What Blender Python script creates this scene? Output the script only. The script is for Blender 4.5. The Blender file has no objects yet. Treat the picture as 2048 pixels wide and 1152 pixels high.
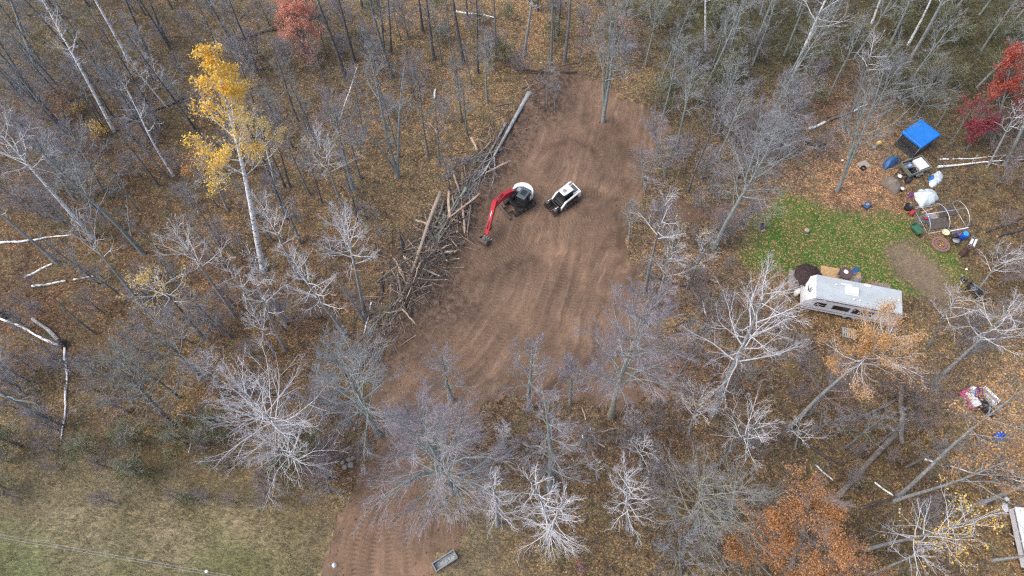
import bpy, bmesh, math, random
import numpy as np
from mathutils import Vector, Matrix

random.seed(7)
RNG = np.random.default_rng(7)
SC = bpy.context.scene
COL = SC.collection

# ------------------------------------------------------------------ camera
CAM_H = 59.0
DEPRESSION = 62.0
cam_data = bpy.data.cameras.new("camera")
cam_data.sensor_width = 36.0
cam_data.lens = 24.0
cam_data.clip_start = 0.5
cam_data.clip_end = 3000.0
cam = bpy.data.objects.new("camera", cam_data)
cam.location = (0, 0, CAM_H)
cam.rotation_euler = (math.radians(90 - DEPRESSION), 0, 0)
COL.objects.link(cam)
SC.camera = cam

# ------------------------------------------------------------------ light: overcast sky
SUN_EL, SUN_AZ = 56.0, -100.0       # azimuth clockwise from +Y
world = bpy.data.worlds.new("World")
SC.world = world
world.use_nodes = True
wn = world.node_tree
wn.nodes.clear()
w_out = wn.nodes.new("ShaderNodeOutputWorld")
w_bg = wn.nodes.new("ShaderNodeBackground")
w_sky = wn.nodes.new("ShaderNodeTexSky")
w_sky.sky_type = 'NISHITA'
w_sky.sun_disc = False
w_sky.sun_elevation = math.radians(SUN_EL)
w_sky.sun_rotation = math.radians(SUN_AZ)
w_sky.air_density = 1.0
w_sky.dust_density = 4.0
w_sky.ozone_density = 1.0
w_bg.inputs[1].default_value = 0.15
w_hsv = wn.nodes.new("ShaderNodeHueSaturation")
w_hsv.inputs['Saturation'].default_value = 0.95
wn.links.new(w_sky.outputs[0], w_hsv.inputs['Color'])
wn.links.new(w_hsv.outputs[0], w_bg.inputs[0])
wn.links.new(w_bg.outputs[0], w_out.inputs[0])
sun_data = bpy.data.lights.new("sun", 'SUN')
sun_data.energy = 0.6
sun_data.angle = math.radians(60)
sun_data.color = (1.0, 0.96, 0.9)
sun = bpy.data.objects.new("sun", sun_data)
_el, _az = math.radians(SUN_EL), math.radians(SUN_AZ)
sun_dir = Vector((math.sin(_az) * math.cos(_el), math.cos(_az) * math.cos(_el), math.sin(_el)))
sun.rotation_euler = sun_dir.to_track_quat('Z', 'Y').to_euler()
sun.location = sun_dir * 120
COL.objects.link(sun)
SC.view_settings.view_transform = 'Standard'
SC.view_settings.look = 'None'
SC.view_settings.gamma = 1.0
SC.view_settings.exposure = 0.97
SC.cycles.use_denoising = False
SC.cycles.filter_width = 1.25

# ------------------------------------------------------------------ pixel <-> ground (photo is 2048 x 1152)
F = 24.0 / 36.0 * 2048
CA, SA = math.cos(math.radians(90 - DEPRESSION)), math.sin(math.radians(90 - DEPRESSION))

def ray(u, v):
    x, y = (u - 1024) / F, -(v - 576) / F
    return Vector((x, y * CA + SA, y * SA - CA))

def P(u, v, z=0.0):
    d = ray(u, v)
    t = (z - CAM_H) / d.z
    return Vector((d.x * t, d.y * t, z))

def project(x, y, z=0.0):
    X, Y, Z = x, y * CA + (z - CAM_H) * SA, -y * SA + (z - CAM_H) * CA
    return 1024 + F * X / -Z, 576 - F * Y / -Z

def G(u, v):
    p = P(u, v, 0)
    for _ in range(3):
        p = P(u, v, hgt(p.x, p.y))
    return p

def lin(c):
    return tuple(((x / 255.0) / 12.92 if x / 255.0 <= 0.04045 else ((x / 255.0 + 0.055) / 1.055) ** 2.4) for x in c)

# ------------------------------------------------------------------ noise, polygons
def _hash(i, j, s):
    n = (i.astype(np.int64) * 374761393 + j.astype(np.int64) * 668265263 + s * 974634777) & 0x7fffffff
    n = ((n ^ (n >> 13)) * 1274126177) & 0x7fffffff
    return ((n ^ (n >> 16)) & 0xffff) / 65535.0

def vnoise(x, y, s=0):
    x = np.asarray(x, float); y = np.asarray(y, float)
    i, j = np.floor(x), np.floor(y)
    fx, fy = x - i, y - j
    fx, fy = fx * fx * (3 - 2 * fx), fy * fy * (3 - 2 * fy)
    i, j = i.astype(np.int64), j.astype(np.int64)
    a, b, c, d = _hash(i, j, s), _hash(i + 1, j, s), _hash(i, j + 1, s), _hash(i + 1, j + 1, s)
    return (a * (1 - fx) + b * fx) * (1 - fy) + (c * (1 - fx) + d * fx) * fy

def fbm(x, y, s=0, o=4):
    t, a, w = 0, 0.5, 0
    for k in range(o):
        t = t + a * vnoise(x * 2 ** k, y * 2 ** k, s + k * 17); w += a; a *= 0.55
    return t / w

def poly_px(pts):
    return np.array([tuple(P(u, v, 0))[:2] for u, v in pts])

def seg_dist(x, y, A, B):
    dx, dy = B[0] - A[0], B[1] - A[1]
    L2 = dx * dx + dy * dy + 1e-9
    t = np.clip(((x - A[0]) * dx + (y - A[1]) * dy) / L2, 0, 1)
    px, py = x - A[0] - t * dx, y - A[1] - t * dy
    return np.sqrt(px * px + py * py), t, (dx * (y - A[1]) - dy * (x - A[0])) / math.sqrt(L2)

def poly_sd(x, y, poly):                      # signed distance, negative inside
    x = np.asarray(x, float); y = np.asarray(y, float)
    d = np.full(x.shape, 1e9); ins = np.zeros(x.shape, bool)
    n = len(poly)
    for k in range(n):
        A, B = poly[k], poly[(k + 1) % n]
        d = np.minimum(d, seg_dist(x, y, A, B)[0])
        if abs(B[1] - A[1]) > 1e-9:
            c = ((A[1] > y) != (B[1] > y)) & (x < (B[0] - A[0]) * (y - A[1]) / (B[1] - A[1]) + A[0])
            ins ^= c
    return np.where(ins, -d, d)

def path_sd(x, y, pts):                       # distance, metres along, signed side
    x = np.asarray(x, float); y = np.asarray(y, float)
    best = np.full(x.shape, 1e9); al = np.zeros(x.shape); sg = np.zeros(x.shape); s0 = 0.0
    for k in range(len(pts) - 1):
        A, B = pts[k], pts[k + 1]
        L = math.hypot(B[0] - A[0], B[1] - A[1])
        d, t, c = seg_dist(x, y, A, B)
        m = d < best
        best = np.where(m, d, best); al = np.where(m, s0 + t * L, al); sg = np.where(m, c, sg)
        s0 += L
    return best, al, sg

def smooth_path(pts, n=6):
    out = []
    for k in range(len(pts) - 1):
        p0 = np.array(pts[max(k - 1, 0)]); p1 = np.array(pts[k]); p2 = np.array(pts[k + 1]); p3 = np.array(pts[min(k + 2, len(pts) - 1)])
        for i in range(n):
            t = i / n
            out.append(0.5 * ((2 * p1) + (-p0 + p2) * t + (2 * p0 - 5 * p1 + 4 * p2 - p3) * t * t + (-p0 + 3 * p1 - 3 * p2 + p3) * t ** 3))
    out.append(np.array(pts[-1]))
    return np.array(out)

def sstep(a, b, x):
    t = np.clip((x - a) / (b - a), 0, 1)
    return t * t * (3 - 2 * t)

CLEARING = poly_px([(640, 1175), (652, 1110), (690, 1020), (728, 950), (742, 890), (715, 830), (712, 780), (750, 720), (778, 660),
                    (812, 600), (850, 572), (900, 545), (925, 480), (935, 400), (968, 330), (1005, 262), (1050, 205), (1085, 165), (1130, 146), (1185, 168),
                    (1240, 190), (1285, 208), (1318, 232), (1345, 252), (1335, 285), (1308, 312), (1296, 340), (1288, 370), (1278, 408), (1262, 440),
                    (1254, 500), (1262, 560), (1282, 605), (1325, 670), (1345, 735), (1310, 785), (1225, 812), (1100, 806),
                    (1010, 806), (950, 822), (885, 850), (842, 905), (842, 985), (866, 1045), (935, 1062), (915, 1095), (870, 1130), (850, 1175)])
SIDE_PATH = poly_px([(1268, 418), (1330, 402), (1420, 408), (1480, 418), (1478, 446), (1400, 450), (1330, 436), (1266, 444)])
LAWN = poly_px([(1478, 525), (1500, 470), (1532, 415), (1568, 385), (1610, 395), (1660, 418), (1760, 425), (1825, 440), (1838, 478), (1890, 482),
                (1925, 520), (1938, 555), (1900, 575), (1840, 592), (1770, 580), (1600, 560), (1530, 545)])
MEADOW = poly_px([(-60, 900), (150, 905), (330, 935), (470, 950), (560, 1000), (620, 1050), (648, 1110), (640, 1190), (-60, 1190)])
STRIP = poly_px([(850, 1010), (905, 985), (960, 1000), (985, 1050), (970, 1110), (940, 1180), (860, 1180), (900, 1105), (935, 1068), (870, 1050)])
SOIL = poly_px([(1775, 500), (1810, 492), (1850, 515), (1890, 560), (1915, 600), (1890, 612), (1850, 590), (1800, 545)])
LEAFY = poly_px([(1610, 380), (1650, 330), (1720, 320), (1790, 350), (1830, 400), (1810, 440), (1740, 430), (1680, 415), (1630, 405)])
BERM = smooth_path(poly_px([(1115, 165), (1060, 215), (1012, 285), (960, 370), (915, 450), (880, 520), (830, 590), (775, 680), (735, 745)]))
BERM_R = smooth_path(poly_px([(1262, 455), (1254, 510), (1266, 580), (1300, 640)]))
KNOLL = [(poly_px([(870, 600)])[0], 4.0, 0.5), (poly_px([(1085, 215)])[0], 3.5, 0.55), (poly_px([(1180, 872)])[0], 2.2, 0.45), (poly_px([(1205, 243)])[0], 1.3, 0.22)]

def hgt(x, y):
    x = np.asarray(x, float); y = np.asarray(y, float)
    z = 0.10 * (fbm(x * 0.25, y * 0.25, 3) - 0.5)
    sd = poly_sd(x, y, CLEARING)
    inside = sstep(1.0, -2.0, sd)
    z = z * (1 - 0.8 * inside) + (1 - inside) * 0.12 * (fbm(x * 0.9, y * 0.9, 9) - 0.3)
    d, al, sg = path_sd(x, y, BERM)
    lump = 0.45 + 0.9 * fbm(x * 0.45, y * 0.45, 21)
    z = z + 0.75 * np.exp(-(d / 1.8) ** 2) * lump
    d, al, sg = path_sd(x, y, BERM_R)
    z = z + 0.28 * np.exp(-(d / 0.7) ** 2) * (0.4 + fbm(x * 0.8, y * 0.8, 5))
    for c, r, k in KNOLL:
        q = ((x - c[0]) ** 2 + (y - c[1]) ** 2) / (r * r)
        z = z + k * np.exp(-q) * (0.5 + fbm(x * 0.9, y * 0.9, 31))
    z = z - 0.15 * sstep(0.6, -0.8, poly_sd(x, y, SOIL))
    far = sstep(60, 78, np.abs(x)) + sstep(76, 92, y) + sstep(4, -14, y)
    z = z * np.clip(1 - far, 0, 1)
    return z if z.shape else float(z)

# ------------------------------------------------------------------ materials
MATS = {}
def new_mat(name):
    m = bpy.data.materials.new(name); m.use_nodes = True
    nt = m.node_tree
    b = nt.nodes["Principled BSDF"]
    MATS[name] = m
    return m, nt, b

def mth(nt, op, a, b=None, c=None):
    n = nt.nodes.new("ShaderNodeMath"); n.operation = op
    for k, s in enumerate((a, b, c)):
        if s is None: continue
        if isinstance(s, (int, float)): n.inputs[k].default_value = s
        else: nt.links.new(s, n.inputs[k])
    return n.outputs[0]

def mixc(nt, f, a, b, mode='MIX'):
    n = nt.nodes.new("ShaderNodeMix"); n.data_type = 'RGBA'; n.blend_type = mode
    if isinstance(f, (int, float)): n.inputs[0].default_value = f
    else: nt.links.new(f, n.inputs[0])
    for k, s in ((6, a), (7, b)):
        if isinstance(s, tuple): n.inputs[k].default_value = (s + (1,))[:4]
        else: nt.links.new(s, n.inputs[k])
    return n.outputs[2]

def ramp(nt, fac, stops, interp='LINEAR'):
    n = nt.nodes.new("ShaderNodeValToRGB"); cr = n.color_ramp; cr.interpolation = interp
    while len(cr.elements) < len(stops): cr.elements.new(0.5)
    for e, (p, c) in zip(cr.elements, stops):
        e.position = p; e.color = (c + (1,))[:4] if isinstance(c, tuple) else (c, c, c, 1)
    if fac is not None: nt.links.new(fac, n.inputs[0])
    return n.outputs[0]

def noise(nt, vec, scale, detail=3, rough=0.6, dist=0.0):
    n = nt.nodes.new("ShaderNodeTexNoise")
    n.inputs['Scale'].default_value = scale; n.inputs['Detail'].default_value = detail
    n.inputs['Roughness'].default_value = rough; n.inputs['Distortion'].default_value = dist
    if vec is not None: nt.links.new(vec, n.inputs['Vector'])
    return n.outputs[0]

def coords(nt, scale=(1, 1, 1)):
    tc = nt.nodes.new("ShaderNodeTexCoord")
    mp = nt.nodes.new("ShaderNodeMapping"); mp.inputs['Scale'].default_value = scale
    nt.links.new(tc.outputs['Object'], mp.inputs[0])
    return mp.outputs[0]

def bump(nt, b, hsock, strength=0.4, dist=0.05):
    n = nt.nodes.new("ShaderNodeBump"); n.inputs['Strength'].default_value = strength; n.inputs['Distance'].default_value = dist
    nt.links.new(hsock, n.inputs['Height']); nt.links.new(n.outputs[0], b.inputs['Normal'])

def basic(name, col, rough=0.6, var=0.18, scale=3.0, metal=0.0, grime=None, bmp=0.0, spec=0.5):
    m, nt, b = new_mat(name)
    v = coords(nt)
    n = noise(nt, v, scale, 4, 0.65)
    lo = tuple(c * (1 - var) for c in col); hi = tuple(min(1, c * (1 + var)) for c in col)
    c = ramp(nt, n, [(0.3, lo), (0.7, hi)])
    if grime:
        g = noise(nt, v, scale * 0.5, 5, 0.75, 0.6)
        c = mixc(nt, mth(nt, 'MULTIPLY', ramp(nt, g, [(0.5, 0.0), (0.68, 1.0)]), grime[1]), c, grime[0])
    nt.links.new(c, b.inputs['Base Color'])
    b.inputs['Roughness'].default_value = rough; b.inputs['Metallic'].default_value = metal
    b.inputs['Specular IOR Level'].default_value = spec
    if bmp: bump(nt, b, noise(nt, v, scale * 4, 4, 0.7), bmp, 0.03)
    return m

MUD = (0.16, 0.10, 0.07)
basic('white_paint', (0.76, 0.76, 0.75), 0.4, 0.06, 2.5, grime=((0.30, 0.24, 0.19), 0.55))
basic('red_paint', (0.55, 0.03, 0.045), 0.42, 0.2, 3, grime=((0.30, 0.16, 0.12), 0.45))
basic('black_steel', (0.022, 0.023, 0.026), 0.5, 0.3, 4, grime=(MUD, 0.25))
basic('dark_glass', (0.02, 0.03, 0.03), 0.12, 0.2, 2)
basic('rubber_track', (0.030, 0.028, 0.028), 0.85, 0.3, 6, grime=(MUD, 0.8))
basic('muddy_steel', (0.12, 0.10, 0.09), 0.6, 0.3, 4, grime=(MUD, 0.7))
basic('chrome', (0.6, 0.6, 0.6), 0.25, 0.1, 2, metal=0.9)
basic('cab_roof', (0.075, 0.09, 0.105), 0.5, 0.15, 2)
basic('mesh_grey', (0.075, 0.075, 0.08), 0.8, 0.4, 5)
basic('trailer_roof', (0.41, 0.45, 0.465), 0.7, 0.10, 0.9, grime=((0.33, 0.35, 0.34), 0.5))
basic('trailer_white', (0.70, 0.71, 0.72), 0.45, 0.05, 1.2, grime=((0.45, 0.45, 0.42), 0.25))
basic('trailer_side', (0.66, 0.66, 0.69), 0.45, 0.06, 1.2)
basic('stripe_grey', (0.20, 0.20, 0.23), 0.5, 0.1, 2)
basic('window_dark', (0.018, 0.014, 0.016), 0.15, 0.3, 2)
basic('plastic_white', (0.78, 0.78, 0.76), 0.4, 0.04, 3)
basic('decal_black', (0.03, 0.03, 0.04), 0.5, 0.1, 2)
basic('pine_boards', (0.50, 0.32, 0.15), 0.7, 0.2, 2, bmp=0.2)
basic('weathered_wood', (0.24, 0.19, 0.16), 0.85, 0.3, 3, bmp=0.3)
basic('pallet_wood', (0.30, 0.32, 0.33), 0.85, 0.2, 5)
basic('umbrella_cloth', (0.10, 0.062, 0.06), 0.85, 0.15, 3)
basic('blue_tarp', (0.015, 0.17, 0.56), 0.45, 0.18, 1.6, bmp=0.3)
basic('blue_tarp_faded', (0.04, 0.12, 0.28), 0.55, 0.35, 1.5, bmp=0.5)
basic('pale_tarp', (0.58, 0.66, 0.68), 0.55, 0.15, 1.8, bmp=0.5)
basic('brown_tarp', (0.20, 0.165, 0.135), 0.8, 0.25, 1.8, bmp=0.5)
basic('black_plastic', (0.02, 0.021, 0.026), 0.35, 0.4, 4, bmp=0.4)
basic('grey_steel', (0.28, 0.29, 0.30), 0.5, 0.15, 3)
basic('olive_steel', (0.17, 0.18, 0.15), 0.55, 0.2, 3)
basic('galvanised_tube', (0.55, 0.57, 0.60), 0.4, 0.1, 4, metal=0.4)
basic('blue_tube', (0.06, 0.20, 0.42), 0.5, 0.2, 4)
basic('blue_drum', (0.012, 0.10, 0.55), 0.4, 0.1, 3)
basic('blue_lid', (0.03, 0.32, 0.72), 0.4, 0.1, 3)
basic('green_plastic', (0.05, 0.16, 0.09), 0.5, 0.2, 3)
basic('red_plastic', (0.50, 0.04, 0.05), 0.45, 0.15, 4)
basic('pink_plastic', (0.55, 0.08, 0.25), 0.5, 0.25, 3)
basic('purple_cloth', (0.14, 0.035, 0.16), 0.8, 0.4, 4)
basic('pale_blue_cloth', (0.30, 0.42, 0.66), 0.8, 0.2, 4)
basic('yellow_plastic', (0.68, 0.38, 0.03), 0.5, 0.15, 3)
basic('pale_yellow', (0.62, 0.62, 0.36), 0.6, 0.15, 3)
basic('rusty_steel', (0.07, 0.035, 0.028), 0.8, 0.4, 5)
basic('brick_ring', (0.22, 0.13, 0.10), 0.9, 0.3, 6)
basic('ash', (0.10, 0.085, 0.075), 0.95, 0.4, 6)
basic('wood_ply', (0.36, 0.30, 0.24), 0.8, 0.15, 3)
basic('grey_board', (0.27, 0.26, 0.26), 0.8, 0.2, 3)
basic('stone_grey', (0.27, 0.24, 0.22), 0.9, 0.25, 4, bmp=0.4)
basic('wire_metal', (0.45, 0.45, 0.46), 0.5, 0.1, 4)
basic('galvanised_bin', (0.20, 0.21, 0.22), 0.6, 0.25, 3, grime=((0.13, 0.11, 0.10), 0.5))
basic('bin_floor', (0.34, 0.37, 0.40), 0.45, 0.3, 2.2, grime=((0.16, 0.16, 0.17), 0.7))
basic('clod_soil', (0.13, 0.092, 0.070), 0.95, 0.5, 1.5)
basic('fresh_wood', (0.46, 0.34, 0.24), 0.8, 0.3, 4)
basic('log_bark', (0.17, 0.145, 0.125), 0.95, 0.45, 3, bmp=0.6)
basic('log_bark_dark', (0.075, 0.062, 0.055), 0.95, 0.45, 3, bmp=0.6)
basic('log_mossy', (0.19, 0.195, 0.155), 0.95, 0.4, 3, bmp=0.6)
basic('log_bare', (0.36, 0.29, 0.22), 0.85, 0.25, 4, bmp=0.4)

def bark(name, col, col2, scale=(3, 3, 1.2), lo=0.42, hi=0.6, rough=0.9):
    m, nt, b = new_mat(name)
    v = coords(nt, scale)
    n = noise(nt, v, 2.2, 5, 0.75)
    c = ramp(nt, n, [(lo, col2), (hi, col)])
    nt.links.new(c, b.inputs['Base Color'])
    b.inputs['Roughness'].default_value = rough
    b.inputs['Specular IOR Level'].default_value = 0.2
    bump(nt, b, noise(nt, v, 6, 4, 0.7), 0.5, 0.04)
    return m

bark('birch_bark', (0.86, 0.86, 0.86), (0.22, 0.21, 0.21), (1.0, 1.0, 1.9), 0.40, 0.49, 0.7)
bark('birch_limb', (0.66, 0.655, 0.66), (0.46, 0.455, 0.46), (2, 2, 2), 0.35, 0.6, 0.8)
bark('pale_bark', (0.42, 0.43, 0.43), (0.23, 0.23, 0.225))
bark('grey_bark', (0.27, 0.28, 0.28), (0.14, 0.14, 0.138))
bark('lichen_bark', (0.35, 0.385, 0.365), (0.20, 0.215, 0.20))
bark('dark_bark', (0.22, 0.215, 0.21), (0.09, 0.085, 0.08))
bark('pale_twig', (0.62, 0.61, 0.63), (0.48, 0.46, 0.48), (1, 1, 1))
bark('grey_twig', (0.38, 0.395, 0.42), (0.26, 0.265, 0.28), (1, 1, 1))
bark('lilac_twig', (0.43, 0.39, 0.43), (0.29, 0.255, 0.285), (1, 1, 1))
bark('brown_twig', (0.34, 0.29, 0.28), (0.22, 0.18, 0.17), (1, 1, 1))
bark('pile_twig', (0.25, 0.20, 0.17), (0.13, 0.10, 0.085), (1, 1, 1))
bark('olive_twig', (0.38, 0.38, 0.30), (0.25, 0.25, 0.19), (1, 1, 1))

def leaf_mat(name, stops, rough=0.75):
    m, nt, b = new_mat(name)
    a = nt.nodes.new("ShaderNodeAttribute"); a.attribute_name = 'tint'
    c = ramp(nt, a.outputs['Fac'], stops)
    nt.links.new(c, b.inputs['Base Color'])
    b.inputs['Roughness'].default_value = rough
    b.inputs['Specular IOR Level'].default_value = 0.2
    out = nt.nodes["Material Output"]
    tr = nt.nodes.new("ShaderNodeBsdfTranslucent"); nt.links.new(c, tr.inputs[0])
    ms = nt.nodes.new("ShaderNodeMixShader"); ms.inputs[0].default_value = 0.3
    nt.links.new(b.outputs[0], ms.inputs[1]); nt.links.new(tr.outputs[0], ms.inputs[2])
    nt.links.new(ms.outputs[0], out.inputs[0])
    return m
leaf_mat('leaf_yellow', [(0, (0.60, 0.36, 0.08)), (0.5, (0.88, 0.58, 0.10)), (1, (0.92, 0.72, 0.24))])
leaf_mat('leaf_gold', [(0, (0.46, 0.28, 0.10)), (0.5, (0.66, 0.48, 0.17)), (1, (0.74, 0.62, 0.30))])
leaf_mat('leaf_orange', [(0, (0.38, 0.20, 0.08)), (0.5, (0.58, 0.33, 0.13)), (1, (0.70, 0.47, 0.22))])
leaf_mat('leaf_rust', [(0, (0.28, 0.14, 0.065)), (0.5, (0.48, 0.245, 0.105)), (1, (0.62, 0.36, 0.18))])
leaf_mat('leaf_salmon', [(0, (0.50, 0.22, 0.16)), (0.5, (0.72, 0.34, 0.24)), (1, (0.80, 0.47, 0.35))])
leaf_mat('leaf_red', [(0, (0.22, 0.04, 0.035)), (0.5, (0.44, 0.09, 0.065)), (1, (0.60, 0.20, 0.13))])
leaf_mat('leaf_crimson', [(0, (0.18, 0.03, 0.05)), (0.5, (0.34, 0.06, 0.085)), (1, (0.48, 0.12, 0.12))])
leaf_mat('leaf_green', [(0, (0.05, 0.065, 0.028)), (0.5, (0.10, 0.12, 0.05)), (1, (0.20, 0.20, 0.08))])
leaf_mat('leaf_litter', [(0, (0.085, 0.070, 0.057)), (0.35, (0.140, 0.113, 0.087)), (0.6, (0.185, 0.152, 0.110)), (0.8, (0.25, 0.21, 0.135)), (1, (0.36, 0.32, 0.24))])
leaf_mat('dry_grass', [(0, (0.24, 0.235, 0.12)), (0.45, (0.45, 0.41, 0.26)), (0.8, (0.62, 0.56, 0.40)), (1, (0.78, 0.71, 0.55))])
leaf_mat('brush_stem', [(0, (0.14, 0.12, 0.11)), (0.5, (0.28, 0.25, 0.24)), (1, (0.5, 0.48, 0.47))])
leaf_mat('lawn_grass', [(0, (0.045, 0.095, 0.02)), (0.6, (0.085, 0.165, 0.04)), (1, (0.14, 0.22, 0.07))])

# ------------------------------------------------------------------ object helpers
def tag(o, label=None, cat=None, group=None, kind=None):
    if label: o["label"] = label
    if cat: o["category"] = cat
    if group: o["group"] = group
    if kind: o["kind"] = kind
    return o

def empty(name, loc, rz=0.0, label=None, cat=None, group=None):
    o = bpy.data.objects.new(name, None)
    o.empty_display_size = 0.3
    o.location = loc; o.rotation_euler = (0, 0, rz)
    COL.objects.link(o)
    return tag(o, label, cat, group)

def link_mesh(name, me, parent=None, loc=None):
    o = bpy.data.objects.new(name, me)
    if parent: o.parent = parent
    if loc is not None: o.location = loc
    COL.objects.link(o)
    return o

def np_mesh(name, verts, quads, mats, midx=None, smooth=True, attrs=None):
    me = bpy.data.meshes.new(name)
    verts = np.ascontiguousarray(verts, np.float32); quads = np.ascontiguousarray(quads, np.int32)
    k = quads.shape[1]
    me.vertices.add(len(verts)); me.vertices.foreach_set("co", verts.ravel())
    me.loops.add(quads.size); me.loops.foreach_set("vertex_index", quads.ravel())
    me.polygons.add(len(quads)); me.polygons.foreach_set("loop_start", np.arange(0, quads.size, k, dtype=np.int32))
    for m in mats: me.materials.append(MATS[m])
    if midx is not None: me.polygons.foreach_set("material_index", np.ascontiguousarray(midx, np.int32))
    me.polygons.foreach_set("use_smooth", np.full(len(quads), smooth))
    for an, (dom, ty, data) in (attrs or {}).items():
        a = me.attributes.new(an, ty, dom)
        a.data.foreach_set("color" if ty == 'FLOAT_COLOR' else ("vector" if ty == 'FLOAT_VECTOR' else "value"), np.ascontiguousarray(data, np.float32).ravel())
    me.update(calc_edges=True)
    return me

class MB:
    """collects simple solids into one mesh"""
    def __init__(s): s.bm = bmesh.new()
    def box(s, c, size, rot=None, bev=0.0, taper=None):
        b = bmesh.new(); bmesh.ops.create_cube(b, size=1.0)
        for v in b.verts:
            v.co = Vector((v.co.x * size[0], v.co.y * size[1], v.co.z * size[2]))
            if taper and v.co.z > 0: v.co.x *= taper[0]; v.co.y *= taper[1]
        if bev: bmesh.ops.bevel(b, geom=b.edges[:], offset=bev, segments=2, affect='EDGES', profile=0.5)
        return s._add(b, c, rot)
    def _add(s, b, c=(0, 0, 0), rot=None):
        M = Matrix.Translation(Vector(c))
        if rot is not None:
            M = M @ (rot.to_4x4() if isinstance(rot, Matrix) else Matrix.Rotation(rot, 4, 'Z'))
        bmesh.ops.transform(b, matrix=M, verts=b.verts[:])
        me = bpy.data.meshes.new("tmp"); b.to_mesh(me); b.free()
        s.bm.from_mesh(me); bpy.data.meshes.remove(me)
        return s
    def tube(s, pts, r, n=8, cap=True):
        pts = [Vector(p) for p in pts]
        rs = r if isinstance(r, (list, tuple)) else [r] * len(pts)
        rings = []
        ref = Vector((0.31, 0.17, 0.93))
        for i, p in enumerate(pts):
            t = (pts[min(i + 1, len(pts) - 1)] - pts[max(i - 1, 0)]).normalized()
            a = t.cross(ref)
            if a.length < 1e-3: a = t.cross(Vector((1, 0, 0)))
            a.normalize(); b = t.cross(a)
            rings.append([s.bm.verts.new(p + (a * math.cos(2 * math.pi * k / n) + b * math.sin(2 * math.pi * k / n)) * rs[i]) for k in range(n)])
        for i in range(len(rings) - 1):
            for k in range(n):
                f = s.bm.faces.new((rings[i][k], rings[i][(k + 1) % n], rings[i + 1][(k + 1) % n], rings[i + 1][k])); f.smooth = n > 5
        if cap:
            s.bm.faces.new(rings[0][::-1]); s.bm.faces.new(rings[-1])
        return s
    def lathe(s, prof, n=20, c=(0, 0, 0), rot=None):
        b = bmesh.new(); rings = []
        for r, z in prof:
            rings.append([b.verts.new((r * math.cos(2 * math.pi * k / n), r * math.sin(2 * math.pi * k / n), z)) for k in range(n)])
        for i in range(len(rings) - 1):
            for k in range(n):
                f = b.faces.new((rings[i][k], rings[i][(k + 1) % n], rings[i + 1][(k + 1) % n], rings[i + 1][k])); f.smooth = True
        b.faces.new(rings[0][::-1]); b.faces.new(rings[-1])
        return s._add(b, c, rot)
    def prism(s, prof, y0, y1, c=(0, 0, 0), rot=None, bev=0.0):
        """profile in x,z extruded along y"""
        b = bmesh.new()
        A = [b.verts.new((x, y0, z)) for x, z in prof]; B = [b.verts.new((x, y1, z)) for x, z in prof]
        n = len(prof)
        b.faces.new(A); b.faces.new(B[::-1])
        for k in range(n): b.faces.new((A[(k + 1) % n], A[k], B[k], B[(k + 1) % n]))
        bmesh.ops.recalc_face_normals(b, faces=b.faces[:])
        if bev: bmesh.ops.bevel(b, geom=b.edges[:], offset=bev, segments=2, affect='EDGES', profile=0.5)
        return s._add(b, c, rot)
    def plate(s, prof, z0, z1, c=(0, 0, 0), rot=None, bev=0.0):
        """outline in x,y extruded along z"""
        b = bmesh.new()
        A = [b.verts.new((x, y, z0)) for x, y in prof]; B = [b.verts.new((x, y, z1)) for x, y in prof]
        n = len(prof)
        b.faces.new(A[::-1]); b.faces.new(B)
        for k in range(n): b.faces.new((A[k], A[(k + 1) % n], B[(k + 1) % n], B[k]))
        bmesh.ops.recalc_face_normals(b, faces=b.faces[:])
        if bev: bmesh.ops.bevel(b, geom=b.edges[:], offset=bev, segments=2, affect='EDGES', profile=0.5)
        return s._add(b, c, rot)
    def build(s, name, m, parent=None, loc=None, rz=None):
        me = bpy.data.meshes.new(name); s.bm.normal_update(); s.bm.to_mesh(me); s.bm.free()
        me.materials.append(MATS[m])
        o = link_mesh(name, me, parent, loc)
        if rz is not None: o.rotation_euler = (0, 0, rz)
        return o

def stadium(L, Hh, n=8):
    r = Hh / 2; pts = []
    for k in range(n + 1):
        a = -math.pi / 2 + math.pi * k / n; pts.append((L / 2 - r + r * math.cos(a), r + r * math.sin(a)))
    for k in range(n + 1):
        a = math.pi / 2 + math.pi * k / n; pts.append((-L / 2 + r + r * math.cos(a), r + r * math.sin(a)))
    return pts

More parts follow.
